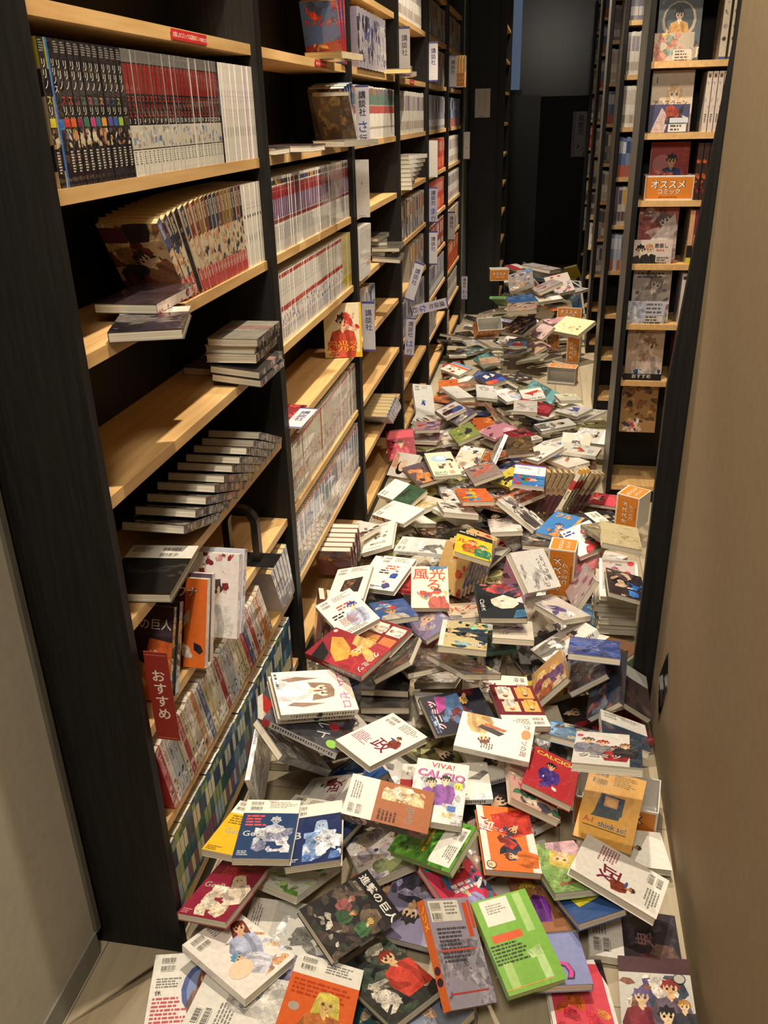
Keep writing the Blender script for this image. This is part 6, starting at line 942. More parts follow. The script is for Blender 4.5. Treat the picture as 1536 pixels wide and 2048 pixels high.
FILL = [
 ((0.3830,-0.1270,0.0130),(0.0206,-0.2318,0.9725,0.0076),(0.115,0.176,0.0148),6,2,0,'picture covered teal comic in front of the white and orange backed comic with a blonde'),
 ((0.2220,-0.0820,0.0272),(0.0895,-0.7261,0.6811,-0.0299),(0.115,0.176,0.0120),11,4,0,'title banded lilac comic beyond the white backed comic with a faint pencil drawn'),
 ((0.2110,0.0460,0.0240),(0.6954,0.0320,-0.0037,0.7179),(0.115,0.176,0.0151),0,3,1,'barcode backed grey comic in front of the white comic streaked with green'),
 ((0.4520,0.1310,0.0330),(0.0013,0.9979,-0.0652,0.0017),(0.115,0.176,0.0147),11,1,0,'figure covered lilac comic in front of the busy red and teal comic with a white'),
 ((0.3980,0.1720,0.0160),(0.8658,0.0035,-0.0060,0.5004),(0.115,0.176,0.0120),7,1,1,'figure covered orange comic in front of the pale comic with a crowd of white haired'),
 ((0.6640,0.2730,0.0160),(0.0076,0.5201,0.8541,0.0006),(0.115,0.176,0.0169),1,3,0,'barcode backed white comic in front of the orange and red comic with tumbling red jacketed'),
 ((0.5630,0.2500,0.0780),(0.1050,-0.8743,0.4634,0.0985),(0.128,0.182,0.0120),12,3,0,'barcode backed brown comic in front of the orange and red comic with tumbling red jacketed'),
 ((0.2320,0.3010,0.0390),(0.0448,0.1731,0.9818,-0.0647),(0.115,0.176,0.0178),5,4,0,'title banded navy comic under the white and deep navy backed comic with a'),
 ((0.6490,0.4040,0.0270),(0.0713,0.9173,-0.3868,0.0622),(0.115,0.176,0.0168),1,1,0,'figure covered white comic beyond the orange and red comic with tumbling red jacketed'),
 ((0.6000,0.4040,0.0630),(0.9427,-0.0087,0.0318,-0.3319),(0.115,0.176,0.0145),3,1,1,'figure covered dark comic beyond the orange and red comic with tumbling red jacketed'),
 ((0.4450,0.3950,0.0880),(0.9996,-0.0118,-0.0081,0.0229),(0.128,0.182,0.0180),14,3,1,'barcode backed red comic under the comic with a pink block title and two'),
 ((0.5010,0.4090,0.1160),(0.7730,0.0090,0.0182,-0.6341),(0.115,0.176,0.0141),1,0,1,'plain white comic under the comic with a pink block title and two'),
 ((0.0510,0.3850,0.1320),(0.6602,0.1098,-0.7429,-0.0154),(0.115,0.176,0.0120),1,4,0,'title banded white comic standing on edge in front of the plain dark grey smoky comic'),
 ((0.1360,0.4980,0.0628),(0.8937,-0.2057,-0.2068,-0.3410),(0.128,0.182,0.0180),3,1,1,'figure covered dark comic in front of the plain dark grey smoky comic'),
 ((0.3550,0.5800,0.0210),(0.3316,-0.0227,0.0367,-0.9424),(0.115,0.176,0.0176),0,0,1,'plain grey comic beyond the white and brown backed comic with flowing blonde'),
 ((0.6090,0.5340,0.0950),(0.0317,-0.8602,0.5013,0.0878),(0.115,0.176,0.0174),1,1,0,'figure covered white comic in front of the white comic with a'),
 ((0.4500,0.5810,0.0530),(0.4626,-0.0094,0.0292,-0.8860),(0.115,0.176,0.0139),15,1,1,'figure covered olive comic beyond the comic with a pink block title and two'),
 ((0.8000,0.6300,0.1020),(0.7849,-0.1247,0.1482,0.5885),(0.128,0.182,0.0180),13,2,1,'picture covered sky blue comic beyond the white comic with four seated people and outlined'),
 ((0.7130,0.7150,0.0330),(0.0471,0.1467,-0.9828,-0.1022),(0.115,0.176,0.0174),2,1,0,'figure covered cream comic in front of the maroon backed comic covered in picture panels'),
 ((0.8820,0.7340,0.0400),(0.8336,0.0960,0.0325,-0.5430),(0.115,0.176,0.0159),4,1,1,'figure covered crimson comic under the dark teal backed comic with a white barcode'),
 ((0.2310,0.5290,0.1360),(0.1263,0.9472,0.2856,-0.0722),(0.115,0.176,0.0149),1,1,0,'figure covered white comic beside the charcoal comic with silver logo and red patches'),
 ((0.5410,0.7280,0.0320),(0.2140,-0.0420,-0.0334,0.9754),(0.115,0.176,0.0134),15,3,1,'barcode backed olive comic beyond the white comic with a'),
 ((0.3760,0.7380,0.0320),(0.8317,0.0220,-0.0151,0.5546),(0.115,0.176,0.0179),2,2,1,'picture covered cream comic beside the dark comic with draped blue cloth and a'),
 ((0.7750,0.8200,0.0208),(0.0314,0.5885,0.8058,0.0573),(0.115,0.176,0.0135),3,1,0,'figure covered dark comic in front of the comic crowded with blonde girls'),
 ((0.4340,0.7000,0.1120),(0.0416,0.1114,-0.9734,0.1958),(0.115,0.176,0.0133),2,4,0,'title banded cream comic beside the dark comic with draped blue cloth and a'),
 ((0.1520,0.8450,0.0233),(0.0421,-0.8555,0.5138,-0.0473),(0.115,0.176,0.0177),5,4,0,'title banded navy comic beside the cream comic with a long haired girl in'),
 ((0.7530,0.9050,0.0670),(0.0313,0.5697,0.8098,0.1364),(0.115,0.176,0.0176),8,2,0,'picture covered yellow comic under the comic crowded with blonde girls'),
 ((0.4180,0.9010,0.0494),(0.0269,-0.0716,0.1816,0.9804),(0.115,0.176,0.0170),0,2,1,'picture covered grey comic in front of the colourful comic with yellow and green heads'),
 ((0.1310,0.7920,0.1530),(0.9269,-0.3118,-0.0558,0.2015),(0.115,0.176,0.0149),12,3,1,'barcode backed brown comic tilted beside the red comic with a reclining orange suited figure'),
 ((0.9070,1.0940,0.0340),(0.1279,-0.7049,0.6958,0.0506),(0.115,0.176,0.0158),9,1,0,'figure covered green comic beside the bright blue comic'),
 ((0.7020,1.0840,0.0350),(0.8780,0.1095,0.0588,-0.4622),(0.115,0.176,0.0133),3,1,1,'figure covered dark comic beyond the comic crowded with blonde girls'),
 ((0.5300,0.8850,0.1620),(0.2066,0.6225,0.2279,0.7196),(0.115,0.176,0.0132),2,4,1,'title banded cream comic standing on edge beyond the colourful comic with yellow and green heads'),
 ((0.8800,1.0100,0.1150),(0.0958,-0.4012,0.9052,-0.1020),(0.115,0.176,0.0139),12,3,0,'barcode backed brown comic under the bright blue comic'),
 ((0.5310,1.0790,0.0440),(0.9876,0.1460,0.0263,-0.0507),(0.115,0.176,0.0132),0,1,1,'figure covered grey comic in front of the comic with a tangle of dark haired figures'),
 ((0.5310,1.0490,0.0780),(0.0375,-0.7719,0.6333,-0.0408),(0.115,0.176,0.0139),6,1,0,'figure covered teal comic beside the comic with a tangle of dark haired figures'),
 ((0.7620,1.0430,0.1090),(0.8272,0.0936,-0.2232,-0.5070),(0.115,0.176,0.0179),1,1,1,'figure covered white comic beside the bright blue comic'),
 ((0.3610,1.1130,0.0330),(0.0730,0.7955,0.5980,0.0645),(0.115,0.176,0.0170),14,3,0,'barcode backed red comic in front of the lilac comic with a baby and a yellow'),
 ((0.6840,1.2450,0.0440),(0.2198,-0.5989,-0.7606,-0.1204),(0.115,0.176,0.0172),2,2,0,'picture covered cream comic in front of the comic with violet blue strokes'),
 ((0.8340,1.3530,0.0180),(0.6220,0.0358,-0.0004,-0.7822),(0.115,0.176,0.0120),13,2,1,'picture covered sky blue comic in front of the wrapped comic'),
 ((0.5330,1.3120,0.0420),(0.1025,-0.1215,-0.9871,0.0205),(0.128,0.182,0.0180),11,0,0,'plain lilac comic under the dark comic with a pale sideways face and'),
 ((0.1870,1.1670,0.1150),(0.5230,0.0461,-0.0076,0.8511),(0.115,0.176,0.0157),6,2,1,'picture covered teal comic under the blue comic with a round faced figure'),
 ((0.4140,1.3780,0.0130),(0.0189,-0.9734,-0.2283,0.0022),(0.115,0.176,0.0137),12,0,0,'plain brown comic under the comic with red flame lettering'),
 ((0.3040,1.3440,0.0435),(0.1458,-0.4426,0.8809,-0.0821),(0.115,0.176,0.0147),3,0,0,'plain dark comic under the comic with big red flame lettering'),
 ((0.6950,1.4570,0.0370),(0.0919,-0.0028,0.0038,-0.9958),(0.115,0.176,0.0120),1,4,1,'title banded white comic in front of the silvery white comic with faint grey hair drawing'),
 ((0.8430,1.5290,0.0189),(0.9774,0.0414,-0.0032,0.2071),(0.115,0.176,0.0178),6,1,1,'figure covered teal comic under the wrapped comic'),
 ((0.6200,1.3800,0.1020),(0.7283,0.2517,-0.6208,0.1445),(0.115,0.176,0.0176),10,0,1,'plain pink comic standing on edge beyond the dark comic with a pale sideways face and'),
 ((0.5490,1.5210,0.0180),(0.9456,-0.0155,0.0325,0.3233),(0.115,0.176,0.0156),15,4,1,'title banded olive comic beyond the dark comic with a pale sideways face and'),
 ((0.2660,1.2440,0.1560),(0.5872,0.0126,-0.0205,-0.8091),(0.115,0.176,0.0149),14,0,1,'plain red comic beside the white backed comic with small blue cartoon figures'),
 ((0.1630,1.4020,0.0980),(0.0321,-0.9963,0.0784,-0.0129),(0.115,0.176,0.0145),1,4,0,'title banded white comic under the white backed comic with small blue cartoon figures'),
 ((0.2660,1.6510,0.0161),(0.8843,0.0105,-0.0413,0.4649),(0.115,0.176,0.0159),2,2,1,'picture covered cream comic beyond the comic with big red flame lettering'),
 ((0.4910,1.6090,0.0560),(0.1651,0.3131,0.9326,0.0711),(0.115,0.176,0.0120),3,3,0,'barcode backed dark comic under the yellow comic with red lettering and two drawn'),
 ((0.9060,1.6750,0.0580),(0.2571,0.0137,0.0925,0.9619),(0.115,0.176,0.0152),1,0,1,'plain white comic beside the plain salmon red comic'),
 ((0.6220,1.6840,0.0465),(0.0368,-0.9116,0.3596,-0.1956),(0.115,0.176,0.0158),11,2,0,'picture covered lilac comic beyond the silvery white comic with faint grey hair drawing'),
 ((0.1300,1.6310,0.0410),(0.6686,0.0802,-0.0299,-0.7387),(0.115,0.176,0.0161),12,1,1,'figure covered brown comic in front of the white backed comic with brown doodled animals and'),
 ((0.1530,1.6200,0.0710),(0.0202,0.9586,0.2744,0.0732),(0.115,0.176,0.0130),15,4,0,'title banded olive comic under the white backed comic with brown doodled animals and'),
 ((0.4650,1.7540,0.0310),(0.0745,-0.9603,0.2513,0.0951),(0.115,0.176,0.0161),14,3,0,'barcode backed red comic under the yellow comic with red lettering and two drawn'),
 ((0.2730,1.5670,0.1190),(0.0129,-0.6601,0.7508,-0.0195),(0.115,0.176,0.0144),0,3,0,'barcode backed grey comic in front of the cream comic with a yellow haired girl and'),
 ((0.3590,1.7500,0.0660),(0.0430,0.9981,0.0428,-0.0050),(0.115,0.176,0.0150),3,0,0,'plain dark comic beyond the yellow comic with red lettering and two drawn'),
 ((0.2760,1.8940,0.0190),(0.0081,-0.2119,0.9772,-0.0125),(0.115,0.176,0.0165),12,2,0,'picture covered brown comic in front of the cream comic with a yellow haired girl and'),
 ((0.6170,1.7740,0.1040),(0.8960,0.1646,0.0858,-0.4034),(0.115,0.176,0.0138),1,4,1,'title banded white comic under the monochrome comic with ragged hair and a white'),
 ((0.1170,1.8510,0.0395),(0.9638,-0.0602,-0.1223,0.2291),(0.128,0.182,0.0180),12,4,1,'title banded brown comic under the white backed comic with brown doodled animals and'),
 ((0.8450,1.8110,0.1260),(0.0441,-0.4747,-0.8790,0.0064),(0.128,0.182,0.0180),3,3,0,'barcode backed dark comic under the white comic with a red capped letter and'),
 ((0.7060,1.9910,0.0400),(0.2216,0.1622,-0.0407,-0.9607),(0.115,0.176,0.0170),8,2,1,'picture covered yellow comic under the blue and orange comic with a running player'),
 ((0.9290,2.0250,0.0420),(0.1261,0.0106,-0.0164,-0.9918),(0.115,0.176,0.0167),3,2,1,'picture covered dark comic under the tan backed comic with curled pages'),
 ((0.4970,1.9850,0.0430),(0.9631,0.0764,0.1042,-0.2362),(0.115,0.176,0.0178),3,1,1,'figure covered dark comic under the white bent comic with a blushing sketch of'),
 ((0.3680,1.8420,0.1230),(0.9451,-0.0530,0.0322,0.3208),(0.115,0.176,0.0173),1,4,1,'title banded white comic under the white comic with black ink bamboo strokes'),
 ((0.2830,1.9960,0.0520),(0.8387,0.0268,-0.0067,-0.5438),(0.115,0.176,0.0140),15,3,1,'barcode backed olive comic under the cream comic with a yellow haired girl and'),
 ((0.5340,1.8980,0.1240),(0.2337,0.7936,-0.5592,0.0533),(0.128,0.182,0.0180),12,1,0,'figure covered brown comic under the white bent comic with a blushing sketch of'),
 ((0.7670,2.1690,0.0163),(0.0217,-0.1331,0.9906,-0.0223),(0.115,0.176,0.0163),0,2,0,'picture covered grey comic under the blue and orange comic with a running player'),
 ((0.9180,2.2500,0.0320),(0.0025,0.7921,0.6102,0.0176),(0.115,0.176,0.0150),4,4,0,'title banded crimson comic beyond the tan backed comic with curled pages'),
 ((0.4520,2.0530,0.1100),(0.9151,-0.0389,0.0899,0.3911),(0.115,0.176,0.0173),12,2,1,'picture covered brown comic under the orange and blue comic with a yellow haired'),
 ((0.3380,2.0840,0.0940),(0.0074,0.9896,0.1391,-0.0363),(0.115,0.176,0.0149),0,2,0,'picture covered grey comic under the white comic with black ink bamboo strokes'),
 ((0.1410,2.1990,0.0439),(0.0103,-0.4582,-0.8757,-0.1521),(0.128,0.182,0.0180),8,0,0,'plain yellow comic under the white and forest green backed comic'),
 ((0.5950,2.2130,0.0680),(0.9626,0.0162,0.0100,-0.2702),(0.115,0.176,0.0135),10,2,1,'picture covered pink comic under the orange red wrapped comic'),
 ((0.2820,2.3150,0.0220),(0.0191,-0.2671,-0.9622,0.0490),(0.115,0.176,0.0141),5,2,0,'picture covered navy comic beyond the white comic with black ink bamboo strokes'),
 ((0.5410,2.3490,0.0420),(0.6664,-0.0073,-0.0295,0.7449),(0.115,0.176,0.0165),12,2,1,'picture covered brown comic under the yellow and black comic'),
 ((0.4660,2.3260,0.0740),(0.0270,-0.7130,-0.6902,-0.1207),(0.115,0.176,0.0175),11,2,0,'picture covered lilac comic under the glossy comic with a dim red face in'),
 ((0.2540,2.3450,0.0630),(0.0196,0.4337,-0.9005,-0.0250),(0.115,0.176,0.0157),15,2,0,'picture covered olive comic under the pale green comic with a blue dressed sleeper'),
 ((0.6780,2.4230,0.0670),(0.3740,-0.0901,0.2002,-0.9011),(0.115,0.176,0.0177),7,4,1,'title banded orange comic under the white'),
 ((0.8720,2.6510,0.0181),(0.0067,0.0118,0.0467,-0.9988),(0.115,0.176,0.0137),12,3,1,'barcode backed brown comic under the white diamond angled comic with a small red'),
 ((0.5410,2.6690,0.0187),(0.9307,0.0427,-0.0232,-0.3626),(0.115,0.176,0.0157),5,2,1,'picture covered navy comic under the yellow and black comic'),
 ((0.3480,2.5090,0.0750),(0.0415,0.1562,0.9600,0.2287),(0.115,0.176,0.0164),2,2,0,'picture covered cream comic beyond the glossy comic with a dim red face in'),
 ((0.1180,2.6420,0.0240),(0.3069,0.0372,0.0228,0.9507),(0.115,0.176,0.0149),3,4,1,'title banded dark comic under the dark comic with orange figures'),
 ((0.4440,2.6570,0.0470),(0.3672,-0.0314,0.0420,0.9286),(0.115,0.176,0.0139),7,2,1,'picture covered orange comic under the glossy comic with a dim red face in'),
 ((0.4740,2.4880,0.1200),(0.1874,-0.8024,0.2891,-0.4872),(0.115,0.176,0.0179),2,2,0,'picture covered cream comic tilted beyond the glossy comic with a dim red face in'),
 ((0.2400,2.7090,0.0320),(0.5763,0.0803,0.0860,0.8087),(0.115,0.176,0.0141),10,3,1,'barcode backed pink comic under the pale green comic with a blue dressed sleeper'),
 ((0.8270,2.6370,0.1060),(0.9612,0.2719,-0.0078,-0.0455),(0.128,0.182,0.0180),2,1,1,'figure covered cream comic under the white backed comic with a red bird drawing'),
 ((0.7180,2.7720,0.0504),(0.2039,0.1243,0.9662,0.0967),(0.115,0.176,0.0139),13,3,0,'barcode backed sky blue comic beyond the white diamond angled comic with a small red'),
 ((0.2920,2.8230,0.0368),(0.9837,-0.0989,0.0675,0.1340),(0.128,0.182,0.0180),15,2,1,'picture covered olive comic under the green comic with a dog silhouette on grass'),
 ((0.0440,2.5180,0.1420),(0.0141,-0.1117,0.9666,0.2303),(0.128,0.182,0.0120),4,4,0,'title banded crimson comic beyond the white comic with a sleeping black haired face'),
 ((0.1270,2.6170,0.1120),(0.4293,0.0054,-0.0296,-0.9027),(0.115,0.176,0.0137),15,1,1,'figure covered olive comic in front of the comic with a red sun and dark haired'),
 ((0.4820,2.9520,0.0220),(0.0101,-0.9122,0.4096,-0.0116),(0.128,0.182,0.0180),12,3,0,'barcode backed brown comic beside the brown autumn toned comic in shade'),
 ((0.2490,2.7680,0.0830),(0.0233,-0.8331,0.5526,-0.0031),(0.115,0.176,0.0145),2,0,0,'plain cream comic under the green comic with a dog silhouette on grass'),
 ((0.1530,2.6450,0.1310),(0.0451,0.9984,-0.0333,0.0114),(0.115,0.176,0.0137),10,3,0,'barcode backed pink comic under the comic with a red sun and dark haired'),
 ((0.9150,2.7670,0.1240),(0.0513,-0.8194,-0.5528,-0.1428),(0.115,0.176,0.0140),1,4,0,'title banded white comic beyond the white backed comic with a red bird drawing'),
 ((0.5860,2.8150,0.0950),(0.0026,0.9594,0.2809,0.0237),(0.115,0.176,0.0174),4,3,0,'barcode backed crimson comic under the brown autumn toned comic in shade'),
 ((0.1100,2.8690,0.0650),(0.0248,0.6847,0.7284,-0.0035),(0.115,0.176,0.0132),2,4,0,'title banded cream comic under the comic with a red sun and dark haired'),
 ((0.7870,3.0420,0.0410),(0.1212,0.9853,-0.0789,0.0911),(0.115,0.176,0.0167),11,2,0,'picture covered lilac comic beyond the white backed comic with a red bird drawing'),
 ((0.4590,2.9400,0.0750),(0.0472,-0.9469,0.3160,0.0372),(0.115,0.176,0.0135),10,0,0,'plain pink comic beyond the brown autumn toned comic in shade'),
 ((0.2470,2.9860,0.0510),(0.1207,-0.6681,0.7255,-0.1127),(0.115,0.176,0.0151),1,4,0,'title banded white comic under the green comic with a dog silhouette on grass'),
 ((0.7120,3.0220,0.0820),(0.6918,-0.0109,-0.1166,0.7125),(0.115,0.176,0.0156),3,1,1,'figure covered dark comic in front of the white comic with blue strokes'),
 ((0.7380,2.9380,0.1130),(0.0493,0.5771,0.8146,0.0317),(0.115,0.176,0.0166),1,1,0,'figure covered white comic in front of the white comic with blue strokes'),
 ((0.3780,3.0790,0.0530),(0.1024,0.0173,0.0256,-0.9943),(0.128,0.182,0.0180),7,0,1,'plain orange comic beside the green comic with a dog silhouette on grass'),
 ((0.9010,3.0310,0.0910),(0.7508,-0.0234,-0.0597,-0.6574),(0.128,0.182,0.0180),15,1,1,'figure covered olive comic in front of the white comic with blue strokes'),
 ((0.1060,2.8710,0.1310),(0.9758,-0.0396,0.2150,-0.0097),(0.115,0.176,0.0173),1,1,1,'figure covered white comic under the comic with a red sun and dark haired'),
 ((0.1550,3.2130,0.0238),(0.0538,0.2489,0.9662,0.0403),(0.115,0.176,0.0163),1,1,0,'figure covered white comic under the white and pink comic with a brown haired'),
 ((0.6070,3.1360,0.0670),(0.2551,0.8946,-0.3664,0.0172),(0.115,0.176,0.0133),3,4,0,'title banded dark comic under the faint pink drawing on a white comic'),
 ((0.8990,3.2600,0.0497),(0.1669,0.5101,0.8411,0.0668),(0.128,0.182,0.0180),0,3,0,'barcode backed grey comic under the white comic with blue strokes'),
 ((0.6540,3.3270,0.0216),(0.2252,0.0435,0.0337,0.9728),(0.115,0.176,0.0169),2,4,1,'title banded cream comic under the faint pink drawing on a white comic'),
 ((0.4510,3.1970,0.0680),(0.3403,0.2224,-0.9133,0.0232),(0.128,0.182,0.0180),12,4,0,'title banded brown comic tilted in front of the grey white backed comic'),
 ((0.2180,3.1520,0.0850),(0.9087,0.1531,-0.1357,0.3638),(0.115,0.176,0.0132),3,0,1,'plain dark comic under the white and pink comic with a brown haired'),
 ((0.3110,3.3260,0.0460),(0.0808,0.7589,-0.6460,0.0132),(0.115,0.176,0.0172),5,2,0,'picture covered navy comic under the violet edged comic with a white flower'),
 ((0.5660,3.3940,0.0420),(0.5217,-0.1590,0.0330,0.8375),(0.115,0.176,0.0163),0,4,1,'title banded grey comic under the faint pink drawing on a white comic'),
 ((0.6340,3.2050,0.1180),(-0.0000,-0.6284,0.7731,0.0857),(0.115,0.176,0.0170),4,4,0,'title banded crimson comic under the faint pink drawing on a white comic'),
 ((0.8230,3.5780,0.0170),(0.9572,0.0188,0.0163,0.2884),(0.115,0.176,0.0159),2,2,1,'picture covered cream comic under the white comic with green leaves'),
 ((0.2970,3.3780,0.0710),(0.1187,0.8271,-0.5438,0.0780),(0.128,0.182,0.0180),12,3,0,'barcode backed brown comic under the violet edged comic with a white flower'),
 ((0.3970,3.5840,0.0210),(0.8630,-0.0580,0.0042,-0.5018),(0.115,0.176,0.0144),3,4,1,'title banded dark comic under the grey white backed comic'),
 ((0.1320,3.6180,0.0235),(0.0473,-0.4487,0.8914,-0.0424),(0.115,0.176,0.0176),7,2,0,'picture covered orange comic under the plain grey backed comic with a faint red'),
 ((0.5130,3.7410,0.0268),(0.9884,0.1060,0.0109,0.1085),(0.115,0.176,0.0130),3,1,1,'figure covered dark comic under the white comic with pink lettering and a girl'),
 ((0.6680,3.5720,0.0850),(0.5527,0.0128,0.2410,-0.7977),(0.115,0.176,0.0174),6,4,1,'title banded teal comic under the white comic titled with black capitals'),
 ((0.2630,3.8090,0.0170),(0.0206,-0.9163,0.4000,-0.0001),(0.115,0.176,0.0120),3,1,0,'figure covered dark comic under the salmon and olive comic'),
 ((0.5590,3.6600,0.0820),(0.8855,-0.1771,0.1347,-0.4079),(0.115,0.176,0.0175),15,4,1,'title banded olive comic under the white comic titled with black capitals'),
 ((0.1680,3.9600,0.0270),(0.1862,0.0204,-0.0746,0.9795),(0.115,0.176,0.0133),0,0,1,'plain grey comic under the salmon and olive comic'),
 ((0.5070,3.9920,0.0460),(0.9200,-0.0046,0.0288,-0.3909),(0.115,0.176,0.0153),3,2,1,'picture covered dark comic beyond the white comic with pink lettering and a girl'),
 ((0.3280,4.0450,0.0270),(0.1160,-0.5224,0.8416,0.0733),(0.115,0.176,0.0167),5,4,0,'title banded navy comic under the comic with white cats on navy and orange'),
 ((0.1050,4.1620,0.0397),(0.1273,-0.0626,0.9857,0.0907),(0.115,0.176,0.0177),4,2,0,'picture covered crimson comic under the white comic with orange bands'),
 ((0.3150,4.3790,0.0408),(0.1079,-0.9575,-0.2465,-0.1041),(0.128,0.182,0.0180),6,4,0,'title banded teal comic under the pinkish tan comic'),
 ((0.6840,4.3740,0.0680),(0.5175,-0.0896,-0.0226,0.8507),(0.115,0.176,0.0161),3,3,1,'barcode backed dark comic under the grey comic'),
 ((0.1000,4.4870,0.0570),(0.1030,-0.0038,-0.0061,-0.9947),(0.115,0.176,0.0131),15,3,1,'barcode backed olive comic beyond the white comic with orange bands'),
 ((0.3100,4.6920,0.0150),(0.7022,0.0275,-0.0113,0.7113),(0.128,0.182,0.0120),2,3,1,'barcode backed cream comic under the grey backed comic'),
 ((0.6970,4.7050,0.0250),(0.9785,-0.0467,-0.0179,0.2002),(0.115,0.176,0.0172),3,1,1,'figure covered dark comic under the orange tinted comic'),
 ((0.1880,4.6420,0.0410),(0.0060,-0.4343,-0.9001,-0.0352),(0.128,0.182,0.0180),6,2,0,'picture covered teal comic beyond the pinkish tan comic'),
 ((0.6290,4.6460,0.0760),(0.9052,0.0182,-0.0511,0.4214),(0.115,0.176,0.0157),10,2,1,'picture covered pink comic beside the orange tinted comic'),
 ((0.8530,4.7380,0.0600),(0.0542,0.2900,0.9538,-0.0569),(0.115,0.176,0.0120),3,3,0,'barcode backed dark comic in front of the cream magazine'),
 ((0.4190,4.8310,0.0510),(0.8271,-0.0262,-0.0078,0.5614),(0.115,0.176,0.0148),0,2,1,'picture covered grey comic under the blue comic with a black haired girl and'),
 ((0.0670,4.4970,0.1290),(0.1760,0.6030,-0.7625,0.1551),(0.115,0.176,0.0132),3,2,0,'picture covered dark comic beyond the white comic with orange bands'),
 ((0.4470,5.0000,0.0309),(0.1187,-0.9834,0.1365,-0.0107),(0.115,0.176,0.0157),1,0,0,'plain white comic under the blue comic with a black haired girl and'),
 ((0.2030,4.7710,0.0820),(0.6889,-0.0137,-0.0367,-0.7238),(0.182,0.257,0.0200),1,4,1,'title banded white comic under the grey backed comic'),
 ((0.5720,4.8360,0.0890),(0.9573,0.0303,0.0059,-0.2875),(0.128,0.182,0.0180),15,1,1,'figure covered olive comic beyond the orange tinted comic'),
 ((0.7560,5.1300,0.0240),(0.0132,0.9767,0.2139,-0.0071),(0.182,0.257,0.0200),2,1,0,'figure covered cream comic under the pink flower patterned comic'),
 ((0.0820,4.5910,0.1480),(0.0421,0.8400,0.5314,-0.1016),(0.128,0.182,0.0180),12,0,0,'plain brown comic beyond the white comic with orange bands'),
 ((0.1060,5.1300,0.0240),(0.2010,0.0119,0.0417,-0.9786),(0.115,0.176,0.0161),3,4,1,'title banded dark comic beyond the grey backed comic'),
 ((0.1680,5.2230,0.0650),(0.7232,0.0370,0.0362,0.6887),(0.115,0.176,0.0146),2,3,1,'barcode backed cream comic beyond the grey backed comic'),
 ((0.3240,5.3000,0.0804),(0.8078,-0.2241,-0.1570,-0.5221),(0.182,0.257,0.0200),11,1,1,'figure covered lilac comic beyond the grey backed comic'),
 ((0.2190,5.1020,0.1300),(0.0683,-0.7212,-0.6799,0.1136),(0.182,0.257,0.0200),3,1,0,'figure covered dark comic beyond the grey backed comic'),
 ((0.7510,4.8690,0.2010),(0.5277,0.0187,-0.0375,0.8484),(0.115,0.176,0.0163),10,2,1,'picture covered pink comic under the cream magazine'),
 ((0.6470,5.3370,0.1064),(0.6768,0.7009,0.1744,-0.1424),(0.115,0.176,0.0159),2,4,0,'title banded cream comic standing on edge under the pink flower patterned comic'),
 ((0.4170,5.5790,0.0660),(0.3430,-0.0138,-0.0057,-0.9392),(0.182,0.257,0.0200),15,4,1,'title banded olive comic under the dark magazine crowded with faces and white lettering'),
 ((0.6820,5.9180,0.0510),(0.0051,0.8690,-0.4734,0.1440),(0.182,0.257,0.0200),7,4,0,'title banded orange comic beyond the pink flower patterned comic'),
 ((0.3020,5.7220,0.0880),(0.3655,-0.1470,0.0910,0.9146),(0.182,0.257,0.0200),13,0,1,'plain sky blue comic beside the picture covered magazine'),
 ((0.6900,6.1620,0.0450),(0.0406,0.5224,0.8516,0.0161),(0.182,0.257,0.0200),0,1,0,'figure covered grey comic in front of the pink and white magazine with red patches'),
 ((0.5600,5.7100,0.1580),(0.3137,0.0341,0.1854,0.9306),(0.182,0.257,0.0200),2,4,1,'title banded cream comic under the blue magazine'),
 ((0.4060,5.4060,0.2250),(0.1772,0.5140,-0.8240,0.1591),(0.182,0.257,0.0200),9,4,0,'title banded green comic under the blue magazine'),
 ((0.6430,5.1870,0.2830),(0.0313,0.6273,0.7764,0.0521),(0.182,0.257,0.0200),2,4,0,'title banded cream comic under the pink and white magazine with red patches'),
 ((0.7220,6.1590,0.1060),(0.0734,0.8915,0.4303,-0.1214),(0.182,0.257,0.0200),0,2,0,'picture covered grey comic under the pink and white magazine with red patches'),
 ((0.9140,6.0460,0.1413),(0.3092,-0.4473,-0.6131,0.5731),(0.182,0.257,0.0200),13,4,0,'title banded sky blue comic standing on edge beyond the cream magazine'),
 ((0.4280,6.6210,0.0392),(0.1471,0.0152,-0.9866,-0.0688),(0.115,0.176,0.0178),1,3,0,'barcode backed white comic under the blue magazine'),
 ((0.8280,5.6600,0.2660),(0.4516,0.0179,-0.0031,-0.8920),(0.182,0.257,0.0200),11,3,1,'barcode backed lilac comic under the magazine with two red dots and crowded small'),
 ((0.8370,5.9730,0.2120),(0.8376,-0.4601,0.1890,0.2258),(0.115,0.176,0.0158),6,3,1,'barcode backed teal comic tilted under the magazine with two red dots and crowded small'),
 ((0.4890,5.7940,0.2750),(0.8017,-0.2091,0.2001,0.5229),(0.182,0.257,0.0200),12,3,1,'barcode backed brown comic under the large magazine'),
 ((0.3600,6.7400,0.1260),(0.1356,0.0531,-0.7924,-0.5923),(0.115,0.176,0.0120),3,1,0,'figure covered dark comic standing on edge under the large magazine'),
 ((0.6370,7.4430,0.0530),(0.0134,-0.6662,0.7445,0.0404),(0.115,0.176,0.0153),13,3,0,'barcode backed sky blue comic under the pink and white magazine with red patches'),
 ((0.7510,6.1860,0.2790),(0.0842,0.0068,0.0275,-0.9960),(0.115,0.176,0.0148),12,0,1,'plain brown comic under the magazine with two red dots and crowded small'),
 ((0.5830,6.8120,0.2080),(0.8320,-0.1222,0.2649,-0.4718),(0.182,0.257,0.0120),2,0,1,'plain cream comic under the white magazine with red lettering on top of'),
